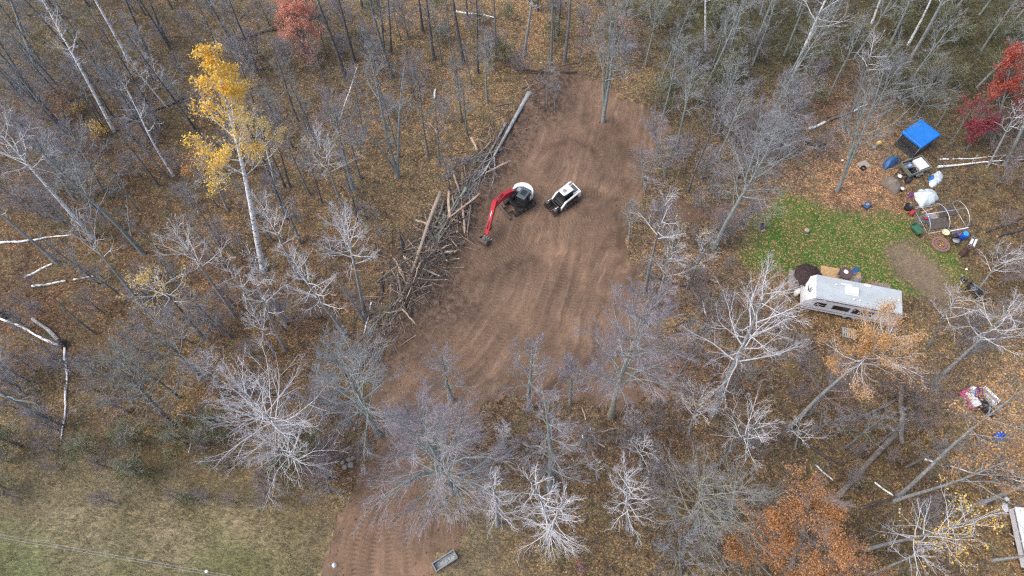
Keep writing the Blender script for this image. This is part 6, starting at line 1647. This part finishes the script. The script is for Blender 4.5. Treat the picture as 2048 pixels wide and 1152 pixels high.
# power lines crossing the lower left corner, on poles beyond the frame
def wires():
    z = 6.5
    for (a, b, m, lb) in (((0, 1069), (470, 1153), 0, "upper of two overhead wires crossing the lower left corner"), ((0, 1075), (470, 1158), 1, "lower of two overhead wires crossing the lower left corner")):
        A, B = P(a[0], a[1], z), P(b[0], b[1], z); d = (B - A)
        pts = [A + d * s + Vector((0, 0, .35 * ((s - .5) ** 2) * 4 - .3)) for s in np.linspace(-1.6, 2.6, 24)]
        o = MB().tube(pts, .012, 6).build('overhead_wire', 'grey_steel'); tag(o, lb, 'wire')
    s = .88; A, B = P(0, 1069, z), P(470, 1153, z); p = A + (B - A) * s + Vector((0, 0, .35 * ((s - .5) ** 2) * 4 - .3))
    t = empty('insulator', p, 0, "white round insulator clipped on the overhead wires", 'insulator')
    MB().lathe([(.05, -.12), (.11, -.1), (.12, 0), (.11, .08), (.04, .1)], 16).build('cap', 'plastic_white', t); MB().tube([(0, -.25, 0), (0, .25, -.02)], .02, 6).build('clip', 'black_steel', t)
    for end, lb in ((-1.6, "far left"), (2.6, "far right")):
        p = A + (B - A) * end
        t = empty('utility_pole', (p.x, p.y, 0), math.atan2((B - A).y, (B - A).x), "wooden utility pole at the " + lb + " end of the overhead wires, outside the photo", 'pole')
        MB().tube([(0, 0, -.3), (0, 0, 8)], [.16, .12], 12).build('pole', 'log_bark', t); MB().box((0, 0, 6.9), (.12, 1.6, .12)).build('crossarm', 'log_bark', t)
wires()

# ------------------------------------------------------------------ fallen trunks, logs and the brush pile
def log(u0, v0, u1, v1, r0, r1, m, label, name='log', z0=None, z1=None, sway=.05, cut=True, stubs=0, cat='log', seed=0):
    A, B = G(u0, v0), G(u1, v1)
    A.z = float(hgt(A.x, A.y)) + r0 if z0 is None else z0; B.z = float(hgt(B.x, B.y)) + r1 if z1 is None else z1
    if z0 is not None: A = P(u0, v0, z0)
    if z1 is not None: B = P(u1, v1, z1)
    rng = np.random.default_rng(seed + int(u0 * 7 + v0))
    c = (A + B) / 2
    root = empty(name, c, 0, label, cat)
    n = 9; L = (B - A).length; s = (B - A).cross(Vector((0, 0, 1))).normalized(); ph = rng.uniform(0, 6)
    pts = [A + (B - A) * (k / (n - 1)) + s * (sway * L * .3 * math.sin(k * .9 + ph)) + Vector((0, 0, rng.normal(0, .01))) - c for k in range(n)]
    rad = [(r0 + (r1 - r0) * k / (n - 1)) * (1 + rng.normal(0, .05)) for k in range(n)]
    MB().tube(pts, rad, 9).build('trunk', m, root)
    if cut:
        for p, q, r in ((pts[0], pts[1], rad[0]), (pts[-1], pts[-2], rad[-1])):
            if r > .08: d = (p - q).normalized(); MB().tube([p, p + d * .012], r * .92, 9).build('cut_face', 'fresh_wood', root)
    if stubs:
        b = MB()
        for k in range(stubs):
            i = int(rng.integers(2, n - 1)); d = Vector(rng.normal(size=3)); d.z = abs(d.z) * .8; d.normalize()
            l = float(rng.uniform(.4, 1.6)); b.tube([pts[i], pts[i] + d * l * .5, pts[i] + d * l + Vector((0, 0, .1))], [rad[i] * .35, rad[i] * .25, .012], 5)
        b.build('branch', m, root)
    return root

def felled_tree(u0, v0, u1, v1, r0, label, h=3.0, zb=.5, cr=2.5, m=('pale_bark', 'birch_limb', 'pale_twig'), seed=3, z1=.9, **o):
    """a whole tree lying down: built upright, then laid along the ground"""
    A = P(u0, v0, zb); B = P(u1, v1, z1); d = B - A; L = d.length
    c = A
    tm, cm, lm = tree_meshes('pale', L, (0, 0), seed, cr=cr, m=m, rr=r0 / L, bend=.025, **o)
    root = empty('felled_tree', A, 0, label, 'felled tree')
    q = d.to_track_quat('Z', 'Y')
    root.rotation_mode = 'QUATERNION'; root.rotation_quaternion = q
    place_tree('felled_tree', root, tm, cm, lm)
    # flatten the crown onto the ground so it lies on it
    Mi = q.to_matrix()
    for me in (tm, cm):
        co = np.empty(len(me.vertices) * 3, np.float32); me.vertices.foreach_get('co', co); co = co.reshape(-1, 3)
        R = np.array(Mi); w = co @ R.T + np.array(A)
        g = hgt(w[:, 0], w[:, 1]); w[:, 2] = np.where(w[:, 2] < g + .03, g + .03 + .25 * np.abs(w[:, 2] - g - .03) * .4, w[:, 2])
        w[:, 2] = np.where(w[:, 2] > g + 1.6, g + 1.6 + (w[:, 2] - g - 1.6) * .25, w[:, 2])
        co = (w - np.array(A)) @ R
        me.vertices.foreach_set('co', np.ascontiguousarray(co, np.float32).ravel()); me.update()
    return root

felled_tree(1057, 190, 938, 392, .27, "longest felled tree, its white limbs spread at the excavator's left", cr=2.6, cs=.6, nl=14, zb=1.1, seed=31, el=(55, 75), k=(4, 3, 2))
o = MB().lathe([(.26, -.03), (.25, .0), (.02, .004)], 14, P(1057.5, 188.5, 1.1), (P(1057, 190, 1.1) - P(938, 392, .9)).to_track_quat('Z', 'Y').to_matrix()).build('cut_face', 'fresh_wood')
ft = [x for x in bpy.data.objects if x.name == 'felled_tree'][0]
bpy.context.view_layer.update(); o.parent = ft; o.matrix_parent_inverse = ft.matrix_world.inverted()
felled_tree(1010, 250, 925, 395, .14, "grey felled tree lying just left of the longest felled tree", cr=2.4, cs=.35, nl=18, zb=.9, seed=32, m=('grey_bark', 'grey_bark', 'grey_twig'), el=(55, 78))
felled_tree(1000, 300, 902, 330, .08, "small grey felled tree with its brush toward the woods, upper end of the pile", cr=1.6, cs=.25, nl=16, zb=.8, seed=33, m=('grey_bark', 'grey_bark', 'lilac_twig'), el=(55, 78))
felled_tree(930, 380, 845, 520, .13, "mossy felled tree across the middle of the brush pile", cr=2.2, cs=.3, nl=18, zb=1.1, seed=34, m=('lichen_bark', 'olive_twig', 'grey_twig'), el=(55, 78))
felled_tree(862, 530, 712, 690, .12, "mossy felled tree trailing off the brush pile's lower end", cr=2.0, cs=.45, nl=18, zb=.8, seed=35, m=('lichen_bark', 'olive_twig', 'lilac_twig'), el=(60, 80))
felled_tree(820, 590, 700, 760, .07, "thin felled sapling at the brush pile's lower tip", cr=1.6, cs=.3, nl=16, zb=.6, seed=36, m=('grey_bark', 'brown_twig', 'brown_twig'), el=(60, 80))
log(881, 384, 809, 582, .20, .15, 'log_bare', "long straight pale-barked log on top of the brush pile", z0=1.7, z1=.9, sway=.02)
log(754, 563, 862, 485, .07, .10, 'log_mossy', "slim mossy pole pointing left from the middle of the brush pile", z0=.4, z1=1.1)
log(897, 383, 899, 436, .14, .17, 'fresh_wood', "splintered pale stump piece at the brush pile's top", z0=1.3, z1=1.2)
log(852, 511, 833, 548, .14, .18, 'fresh_wood', "peeled pale log piece right of the long straight log", z0=.7, z1=.8)
log(832, 440, 862, 450, .12, .08, 'fresh_wood', "splintered blond wood chunk left of the long straight log", z0=1.0, z1=1.1)
log(860, 538, 900, 522, .05, .04, 'fresh_wood', "thin blond split branch on the dirt side of the brush pile", z0=.7, z1=.5)
log(938, 420, 929, 452, .05, .06, 'fresh_wood', "short pale stick standing out of the dirt between pile and excavator", z0=.7, z1=.7)
log(843, 500, 888, 468, .10, .12, 'log_mossy', "mossy log parallel to the slim mossy pole", z0=.9, z1=1.2)
log(880, 455, 918, 395, .12, .09, 'log_mossy', "mossy log leaning up the pile beside the splintered stump", z0=1.0, z1=1.3)
log(905, 440, 940, 405, .08, .06, 'log_bark', "grey log nearest the excavator's bucket", z0=.8, z1=.8)
log(890, 400, 862, 470, .13, .11, 'log_bark', "grey log under the top end of the long straight log", z0=1.3, z1=1.0)
log(870, 500, 850, 560, .09, .08, 'log_bark', "grey log low on the pile right of the peeled piece", z0=.9, z1=.6)
log(800, 470, 808, 500, .09, .11, 'log_bark_dark', "short dark rotten log at the pile's left edge")
log(737, 641, 770, 630, .06, .07, 'fresh_wood', "crooked bare branch right of the shapely white tree's foot", z0=.4, z1=.5, sway=.3)
log(740, 620, 743, 605, .09, .08, 'birch_bark', "upper of two short white birch pieces left of the brush pile's lower end")
log(728, 668, 738, 632, .09, .07, 'birch_bark', "lower, longer white birch piece left of the brush pile's lower end")
log(762, 682, 770, 668, .05, .05, 'fresh_wood', "short pale stick on the dirt bank at the pile's lower end")
log(955, 302, 943, 275, .12, .15, 'fresh_wood', "pale snapped stub beside the longest felled tree", z0=.8, z1=1.0)
log(1043, 176, 1098, 160, .13, .11, 'log_bark', "pale grey log lying across the bank at the clearing's upper left", z0=.6, z1=.7)
log(1030, 140, 1155, 146, .14, .10, 'log_bark_dark', "long dark fallen trunk at the very top of the clearing", z0=.6, z1=.5, stubs=4)
log(1078, 142, 1160, 126, .08, .05, 'log_bark_dark', "thin dark branch crossing the long dark fallen trunk")
log(992, 213, 1026, 206, .10, .09, 'log_bark', "short grey log left of the sawn end of the longest felled tree")
log(912, 24, 992, 36, .12, .09, 'birch_bark', "white birch log lying at the top centre of the photo")
log(868, 200, 871, 180, .13, .11, 'birch_bark', "short white birch piece in the ochre leaves at top centre")
log(860, 247, 880, 274, .06, .05, 'fresh_wood', "thin pale stick in the ochre leaves left of the felled trees")
log(470, 84, 640, 34, .16, .12, 'log_bark_dark', "long dark fallen trunk at the foot of the salmon-red maple", stubs=4)
log(275, 235, 370, 198, .14, .10, 'log_bark_dark', "dark fallen trunk under the two thin birches at upper left", stubs=3)
log(240, 250, 275, 236, .11, .12, 'log_bark_dark', "short dark log just left of the dark fallen trunk at upper left")
log(0, 487, 60, 482, 0.122, 0.108, 'birch_bark', "thick end of a broken birch log touching the left edge")
log(64, 481, 143, 469, 0.101, 0.050, 'birch_bark', "thin end of the broken birch log near the left edge")
log(50, 556, 106, 528, 0.115, 0.094, 'birch_bark', "short steep birch log, upper of two at the left")
log(65, 574, 133, 563, 0.115, 0.094, 'birch_bark', "level birch log below the short steep one at the left")
log(148, 560, 190, 552, .08, .05, 'birch_bark', "thin broken birch piece right of the level birch log")
log(130, 694, 135, 768, 0.101, 0.086, 'birch_bark', "upright-lying birch log below the upturned root at the left")
log(135, 772, 125, 878, .11, .06, 'birch_bark', "long thin birch log reaching down into the meadow's edge")
log(68, 638, 124, 684, .16, .19, 'pale_bark', "grey-white log ending at the upturned root on the left")
log(0, 636, 118, 690, .10, .15, 'birch_bark', "white fallen trunk running from the left edge to the upturned root", z0=1.2, z1=.4)
t = heap('root_plate', [(116, 686), (124, 680), (134, 684), (134, 696), (124, 700)], .8, 'log_bark_dark', "dark upturned root plate where three fallen birches meet at the left", 'root plate', 51)
t = item('stump', 10, 632, "dark broken stump at the left edge above the white fallen trunk", 'stump'); MB().lathe([(.5, -.05), (.4, .15), (.34, .6), (.22, .72)], 14).build('trunk', 'log_bark_dark', t); MB().tube([(0, 0, .6), (.1, .05, 1.0)], [.2, .03], 6).build('splinter', 'log_bark_dark', t)
log(0, 790, 74, 808, .15, .13, 'log_mossy', "mossy log at the left edge above the meadow", z0=1.0, z1=.3)
log(378, 905, 388, 862, .06, .04, 'birch_bark', "thin white stick in the meadow's upper edge")
log(355, 830, 425, 838, .07, .04, 'pale_bark', "pale lichen covered branch between the meadow and the largest white crown", stubs=5)
log(0, 425, 18, 436, .05, .05, 'log_bark', "thin grey stick at the left edge above the broken birch log")
rj = np.random.default_rng(91)
for k in range(64):
    s_ = float(np.clip(rj.normal(.60, .13), .3, .9)); i_ = s_ * (len(BERM) - 1); a_ = int(i_)
    c_ = BERM[a_]; t_ = BERM[min(a_ + 1, len(BERM) - 1)] - BERM[a_]; t_ = t_ / np.linalg.norm(t_); n_ = np.array([-t_[1], t_[0]])
    w_ = np.array(tuple(P(800, 500) - P(880, 520)))[:2]
    if n_ @ w_ < 0: n_ = -n_
    off = float(rj.normal(.8, 1.0)); c_ = c_ + n_ * off
    ang = math.atan2(t_[1], t_[0]) + float(rj.normal(.1, .7)); L_ = float(rj.uniform(.8, 4.2)); r_ = float(rj.uniform(.05, .15))
    z_ = float(hgt(c_[0], c_[1])) + r_ + float(rj.uniform(.1, .7)) * math.exp(-(off / 1.5) ** 2)
    A_ = Vector((c_[0] - math.cos(ang) * L_ / 2, c_[1] - math.sin(ang) * L_ / 2, z_ + float(rj.normal(0, .2)))); B_ = Vector((2 * c_[0] - A_.x, 2 * c_[1] - A_.y, z_ + float(rj.normal(0, .2))))
    A_.z = max(A_.z, float(hgt(A_.x, A_.y)) + r_ * .6); B_.z = max(B_.z, float(hgt(B_.x, B_.y)) + r_ * .6)
    m_ = ['log_bare', 'fresh_wood', 'log_bark', 'log_mossy', 'log_bark_dark', 'log_bare'][k % 6]
    root = empty('log', (A_ + B_) / 2, 0, "short broken trunk piece with torn ends, jumbled in the brush pile", 'log', 'broken trunk pieces jumbled in the brush pile')
    pts = [A_ + (B_ - A_) * (j / 5) + Vector((rj.normal(0, .03), rj.normal(0, .03), rj.normal(0, .03))) - (A_ + B_) / 2 for j in range(6)]
    MB().tube(pts, [r_ * (1.1 - .06 * j) * float(rj.uniform(.85, 1.1)) for j in range(6)], 7).build('trunk', m_, root)
    for pt_, dr in ((pts[0], (pts[0] - pts[1]).normalized()), (pts[-1], (pts[-1] - pts[-2]).normalized())):
        MB().tube([pt_, pt_ + dr * .12 + Vector((0, 0, .02)), pt_ + dr * float(rj.uniform(.2, .4)) + Vector((rj.normal(0, .03), rj.normal(0, .03), .02))], [r_ * .8, r_ * .5, .008], 6).build('splinter', 'fresh_wood', root)
# right of the clearing
log(1291, 553, 1374, 573, .09, .11, 'log_bark_dark', "dark fallen branch left half of the arc right of the clearing", sway=.12)
log(1374, 566, 1400, 604, .20, .22, 'log_bark', "thick brown log at the right end of the dark arc", sway=.02)
log(1404, 602, 1412, 632, .10, .05, 'birch_bark', "thin pale log below the thick brown log")
log(1345, 655, 1380, 640, .07, .05, 'log_bark_dark', "thin dark branch left of the largest white-limbed tree's lower branches")
log(1386, 700, 1396, 660, .09, .08, 'log_bark_dark', "mossy dark log standing out left of the largest white-limbed tree", cut=False)
log(1456, 320, 1498, 288, .07, .06, 'log_bark', "grey-brown stick above the path to the camp")
log(1360, 180, 1440, 200, .09, .07, 'log_bark', "grey log near the clearing's top right corner")
log(1616, 260, 1650, 246, .13, .15, 'birch_bark', "left piece of the broken birch log in the woods above the camp")
log(1655, 243, 1695, 228, .15, .12, 'log_bark', "dark middle piece of the broken birch log in the woods above the camp")
log(1702, 226, 1734, 209, .13, .09, 'birch_bark', "right piece of the broken birch log in the woods above the camp")
log(1590, 282, 1650, 292, .12, .10, 'log_bark_dark', "dark curved branch in the leaves left of the forked camp tree", sway=.3)
log(1877, 320, 1896, 319, .10, .10, 'birch_bark', "short white birch piece right of the grey box trailer")
felled_tree(1880, 333, 2060, 318, .09, "fallen white birch with forked top at the right edge below the red maple", cr=1.6, cs=.35, nl=7, zb=.25, z1=.5, seed=41, m=('birch_bark', 'birch_limb', 'pale_twig'), k=(3, 2, 1))
log(1905, 318, 2048, 312, .07, .04, 'birch_bark', "thin fallen white birch stem above the forked one at the right edge", stubs=2)
log(1968, 466, 2048, 436, .13, .11, 'log_bark_dark', "upper of two dark fallen trunks at the right edge beside the greenhouse")
log(1992, 474, 2048, 458, .15, .13, 'log_bark_dark', "lower of two dark fallen trunks at the right edge beside the greenhouse")
log(1633, 1036, 1795, 862, .25, .25, 'log_bark', "massive grey fallen trunk slanting through the lower right woods", sway=.01)
log(1803, 886, 1804, 822, .22, .22, 'log_bark', "lower piece of the broken upright trunk above the massive fallen trunk", z0=.4, z1=1.4)
log(1802, 822, 1802, 766, .20, .22, 'log_bark', "upper piece of the broken trunk with an orange raw end", z0=1.3, z1=2.6)
log(1708, 841, 1834, 780, .16, .12, 'log_bark', "grey log lying behind the broken upright trunk", sway=.02)
log(1586, 876, 1676, 928, .14, .10, 'log_bark_dark', "dark fallen trunk right of the rust-coloured crown", stubs=3)
log(1672, 935, 1730, 908, .07, .05, 'log_bark_dark', "thin dark branch left of the massive fallen trunk's middle")
log(1722, 1015, 1796, 996, .11, .10, 'log_bark_dark', "dark log at the foot of the two slanting orange-leaved trunks")
log(1630, 930, 1664, 960, .07, .06, 'birch_bark', "thin whitish log left of the massive fallen trunk's lower half")
log(1748, 965, 1785, 992, .07, .09, 'birch_bark', "thin whitish log right of the massive fallen trunk's lower half")
log(1848, 918, 1870, 926, .09, .08, 'birch_bark', "short white birch piece between the massive trunk and the slanting trunks")
log(1893, 930, 1945, 946, .06, .05, 'birch_bark', "thin white birch branch under the slanting trunks", stubs=3)
log(1970, 936, 2048, 968, .05, .04, 'birch_bark', "thin white branch reaching the right edge past the rubbish bag", stubs=3)
log(1836, 862, 1850, 838, .05, .03, 'fresh_wood', "thin tan splinter right of the broken upright trunk")
log(1963, 1006, 1978, 1000, .32, .30, 'log_bark_dark', "short thick dark stump log at the foot of the thick pale trunk")
log(1596, 716, 1636, 690, .10, .08, 'log_bark', "grey log in the brush below the trailer's nose")
# bottom middle
log(1046, 888, 1086, 898, .13, .11, 'log_bare', "upper curved blond log in the small pile below the clearing", sway=.2)
log(1052, 900, 1088, 908, .15, .13, 'log_bark', "lower grey log in the small pile below the clearing")
log(1164, 816, 1172, 840, .07, .07, 'fresh_wood', "short pale stick at the clearing's lower edge")
log(1162, 877, 1180, 855, .05, .05, 'birch_bark', "crooked pale branch on the mound below the clearing", sway=.4)
log(1196, 887, 1210, 894, .09, .07, 'fresh_wood', "small blond log on the mound below the clearing")
log(1204, 864, 1238, 855, .08, .06, 'log_bare', "brown stick with a pale end on the mound below the clearing")
log(1165, 860, 1192, 858, .05, .04, 'log_bare', "thin stick at the top of the mound below the clearing")
log(708, 862, 714, 842, .10, .08, 'log_bare', "pale stick by the wide grey-green tree's foot")
log(676, 926, 688, 908, .09, .08, 'log_bark', "grey stick beside the rocks left of the drive")
for (u, v, s, lb) in ((690, 934, .34, "lowest round rock of the heap left of the drive"), (702, 930, .42, "largest pale rock of the heap left of the drive"), (698, 920, .33, "middle rock of the heap left of the drive"), (706, 917, .28, "upper right rock of the heap left of the drive"), (686, 925, .28, "leftmost rock of the heap left of the drive")):
    b = bmesh.new(); s *= .68; bmesh.ops.create_icosphere(b, subdivisions=3, radius=s)
    for vtx in b.verts:
        k = 1 + .3 * (fbm(np.array([vtx.co.x * 2.5 + u]), np.array([vtx.co.y * 2.5 + vtx.co.z * 2]), 7)[0] - .5) * 2; vtx.co *= k; vtx.co.z *= .7
    for f in b.faces: f.smooth = True
    p = G(u, v); mb = MB(); mb._add(b); o = mb.build('rock', 'stone_grey', None, (p.x, p.y, p.z + s * .4)); tag(o, lb, 'rock')

# ------------------------------------------------------------------ stuff nobody could count
def stuff(name, v, q, mats, label, cat, tint=None, midx=None):
    o = link_mesh(name, np_mesh(name, v, q, mats, midx, False, {'tint': ('FACE', 'FLOAT', tint)} if tint is not None else None))
    tag(o, label, cat, kind='stuff'); return o

def brush_pile():
    rng = np.random.default_rng(55)
    n = 2000
    s = rng.random(n) ** .9; i = s * (len(BERM) - 1); k = np.minimum(i.astype(int), len(BERM) - 2); f = (i - k)[:, None]
    p = BERM[k] * (1 - f) + BERM[k + 1] * f
    t = BERM[k + 1] - BERM[k]; t = t / np.linalg.norm(t, axis=1, keepdims=True); nrm = np.stack([-t[:, 1], t[:, 0]], 1)
    dense = np.exp(-((s - .62) / .17) ** 2) + .16 * np.exp(-((s - .35) / .12) ** 2) + .05
    keep = rng.random(n) < dense; p, t, nrm = p[keep], t[keep], nrm[keep]; n = len(p)
    side = rng.normal(0.25, 1.0, n)
    sg = -1.0 if (P(800, 500) - P(880, 520)).x * nrm[0][0] + (P(800, 500) - P(880, 520)).y * nrm[0][1] < 0 else 1.0
    p = p + nrm * sg * (side * 1.3 + .9)[:, None] + t * rng.normal(0, .6, n)[:, None]
    z = hgt(p[:, 0], p[:, 1]) + rng.uniform(.03, .7, n) * np.exp(-(side / 1.3) ** 2)
    a = rng.normal(.15, .75, n) + np.where(rng.random(n) < .3, 1.4, 0)
    d = np.stack([t[:, 0] * np.cos(a) - t[:, 1] * np.sin(a), t[:, 0] * np.sin(a) + t[:, 1] * np.cos(a), rng.normal(0.03, .16, n)], 1)
    ln = rng.uniform(.8, 4.2, n)
    st = np.c_[p, z] - d * (ln / 2)[:, None]
    c1, a1 = grow(st, d, ln, rng.uniform(.015, .05, n), np.full(n, .012), 4, -.01, .10, rng)
    s2, d2, l2, r2 = sprout(c1, a1, ln, 4, .2, 1, 15, 60, .4, rng, .03)
    c2, a2 = grow(s2, d2, l2, np.full(len(l2), .012), np.full(len(l2), .006), 3, 0, .15, rng)
    s3, d3, l3, r3 = sprout(c2, a2, l2, 3, .2, 1, 20, 60, .5, rng, .02)
    c3, a3 = grow(s3, d3, l3, np.full(len(l3), .008), np.full(len(l3), .004), 2, 0, .15, rng)
    for c_ in (c1, c2, c3):
        g = hgt(c_[..., 0].ravel(), c_[..., 1].ravel()).reshape(c_.shape[:2]); c_[..., 2] = np.maximum(c_[..., 2], g + .01)
    sl = rng.integers(0, 4, n)
    V, Q, S = tubes([(c1, a1, 5, 0), (c2, a2, 3, 1), (c3, a3, 3, 1)])
    S[:n * 4 * 5] = np.repeat(sl, 20)
    stuff('brush_pile', V, Q, ['log_bare', 'pile_twig', 'log_bark', 'log_bark_dark'], "heap of tangled cut branches along the clearing's left bank", 'brush pile', None, S)
brush_pile()

def area_points(n, rng, rect=(-70, 70, -12, 84)):
    x = rng.uniform(rect[0], rect[1], n); y = rng.uniform(rect[2], rect[3], n)
    u, v = project(x, y); m = (u > -80) & (u < 2130) & (v > -60) & (v < 1220)
    return x[m], y[m]

def litter():
    rng = np.random.default_rng(66)
    x, y = area_points(230000, rng)
    sdc = poly_sd(x, y, CLEARING); sdm = poly_sd(x, y, MEADOW)
    dens = .16 + .55 * fbm(x * .35, y * .35, 5) ** 1.5 + .5 * (poly_sd(x, y, LEAFY) < 0)
    dens = np.where(sdc < .3, .012, dens) * np.where(sdm < 0, np.clip(.35 + .9 * np.exp(sdm / 7.0), 0, 1.2), 1.0) * np.where(poly_sd(x, y, LAWN) < 0, .8, 1.0)
    dens = dens + .28 * (poly_sd(x, y, SOIL) < .5)
    k = rng.random(len(x)) < dens; x, y = x[k], y[k]; n = len(x)
    p = np.c_[x, y, hgt(x, y) + rng.uniform(.025, .09, n)]
    v, q = leaf_quads(p, .09, rng, .72)
    tint = np.clip(rng.beta(1.6, 1.9, n) * .8 + .35 * (fbm(x * .2, y * .2, 8) - .4), 0, 1)
    stuff('leaf_litter', v, q, ['leaf_litter'], "fallen brown, tan and yellow leaves covering the woodland ground", 'fallen leaves', tint)
litter()

def blades(n, rect_poly, h0, h1, w, seed, mat, label, cat, name, lean=.6, extra=None, notin=None, base=(0, 1)):
    rng = np.random.default_rng(seed)
    lo, hi = rect_poly.min(0) - 2, rect_poly.max(0) + 2
    x = rng.uniform(lo[0], hi[0], n); y = rng.uniform(lo[1], hi[1], n)
    w2 = 2.4 * (fbm(x * .35, y * .35, 61) - .5)
    m = poly_sd(x, y, rect_poly) + 1.2 * w2 < rng.normal(0, .5, n)
    m &= fbm(x * .6, y * .6, seed) > rng.uniform(.1, .6, n)
    if notin is not None: m &= poly_sd(x, y, notin) > .2
    m &= poly_sd(x, y, CLEARING) > .2
    x, y = x[m], y[m]; n = len(x)
    z = hgt(x, y); h = rng.uniform(h0, h1, n); a = rng.uniform(0, 2 * np.pi, n)
    wind = np.stack([np.cos(2.2 + 1.5 * fbm(x * .15, y * .15, 3)), np.sin(2.2 + 1.5 * fbm(x * .15, y * .15, 3))], 1)
    tip = wind * (h * lean * rng.uniform(.3, 1.4, n))[:, None] + rng.normal(0, .3, (n, 2)) * h[:, None]
    b = np.stack([np.cos(a), np.sin(a)], 1) * w
    v = np.stack([np.c_[x - b[:, 0], y - b[:, 1], z - .01], np.c_[x + b[:, 0], y + b[:, 1], z - .01],
                  np.c_[x + b[:, 0] * .7 + tip[:, 0] * .5, y + b[:, 1] * .7 + tip[:, 1] * .5, z + h * .75], np.c_[x + tip[:, 0], y + tip[:, 1], z + h * .95]], 1).reshape(-1, 3)
    tint = np.clip(base[0] + (base[1] - base[0]) * (.55 * rng.random(n) + .6 * (fbm(x * .25, y * .25, seed + 2) - .2)), 0, 1)
    stuff(name, v, np.arange(4 * n).reshape(n, 4), [mat], label, cat, tint)
blades(70000, MEADOW, .05, .28, .014, 71, 'dry_grass', "tall dry tan grass of the meadow in the lower left corner", 'grass', 'dry_grass', lean=1.7)
blades(12000, STRIP, .06, .25, .012, 73, 'dry_grass', "tan grass beside the drive's foot around the metal bin", 'grass', 'dry_grass', lean=1.7)
blades(70000, LAWN, .05, .13, .012, 72, 'lawn_grass', "short green grass of the camp lawn", 'grass', 'lawn_grass', .4, notin=SOIL)

def undergrowth():
    rng = np.random.default_rng(77)
    x, y = area_points(150000, rng)
    m = (poly_sd(x, y, CLEARING) > .5) & (poly_sd(x, y, MEADOW) > -1) & (poly_sd(x, y, LAWN) > .5) & (poly_sd(x, y, LEAFY) > 0)
    m &= fbm(x * .22, y * .22, 14) > rng.uniform(.3, .68, len(x))
    u, v = project(x, y)
    m &= ~((u > 1590) & (u < 1830) & (v > 520) & (v < 680))
    x, y = x[m], y[m]; n = min(len(x), 44000); x, y = x[:n], y[:n]
    st = np.c_[x, y, hgt(x, y) - .03]
    d = np.c_[rng.normal(0, .5, (n, 2)), rng.uniform(.4, 1, n)]
    ln = rng.uniform(.25, 1.5, n)
    c1, a1 = grow(st, d, ln, np.full(n, .009), np.full(n, .004), 2, .03, .2, rng)
    s2, d2, l2, _ = sprout(c1, a1, ln, 3, .3, 1, 20, 60, .45, rng, .03)
    c2, a2 = grow(s2, d2, l2, np.full(len(l2), .006), np.full(len(l2), .003), 1, 0, 0, rng)
    V, Q, S = tubes([(c1, a1, 3, 0), (c2, a2, 3, 0)])
    t1 = rng.beta(1.6, 2.2, n); tint = np.concatenate([np.repeat(t1, 6), np.repeat(t1, 9)])
    stuff('undergrowth', V, Q, ['brush_stem'], "sparse dead stems and twigs standing in the woodland leaves", 'undergrowth', tint)
undergrowth()

def clods():
    rng = np.random.default_rng(99)
    i = rng.integers(0, len(BERM) - 1, 2600); p = BERM[i] + rng.normal(0, 1.9, (2600, 2))
    e = rng.integers(0, len(CLEARING), 900); f = rng.random(900)[:, None]
    q = CLEARING[e] * f + CLEARING[(e + 1) % len(CLEARING)] * (1 - f) + rng.normal(0, .9, (900, 2))
    x = rng.uniform(-20, 22, 260); y = rng.uniform(0, 62, 260)
    p = np.concatenate([p, q, np.c_[x, y]]); m = poly_sd(p[:, 0], p[:, 1], CLEARING) < .8; p = p[m]; n = len(p)
    s = .025 + .085 * rng.random(n) ** 3
    oc = np.array([(1, 0, 0), (0, 1, 0), (-1, 0, 0), (0, -1, 0), (0, 0, 1), (0, 0, -.6)], float)
    V = oc[None] * s[:, None, None] * rng.uniform(.6, 1.3, (n, 6, 1)) + np.c_[p, hgt(p[:, 0], p[:, 1]) + s * .3][:, None]
    T = np.array([(0, 1, 4), (1, 2, 4), (2, 3, 4), (3, 0, 4), (1, 0, 5), (2, 1, 5), (3, 2, 5), (0, 3, 5)])
    Q = (np.arange(n)[:, None, None] * 6 + T[None]).reshape(-1, 3)
    stuff('dirt_clods', V.reshape(-1, 3), Q, ['clod_soil'], "loose clods of brown soil scattered over the clearing and its banks", 'soil clods')
clods()
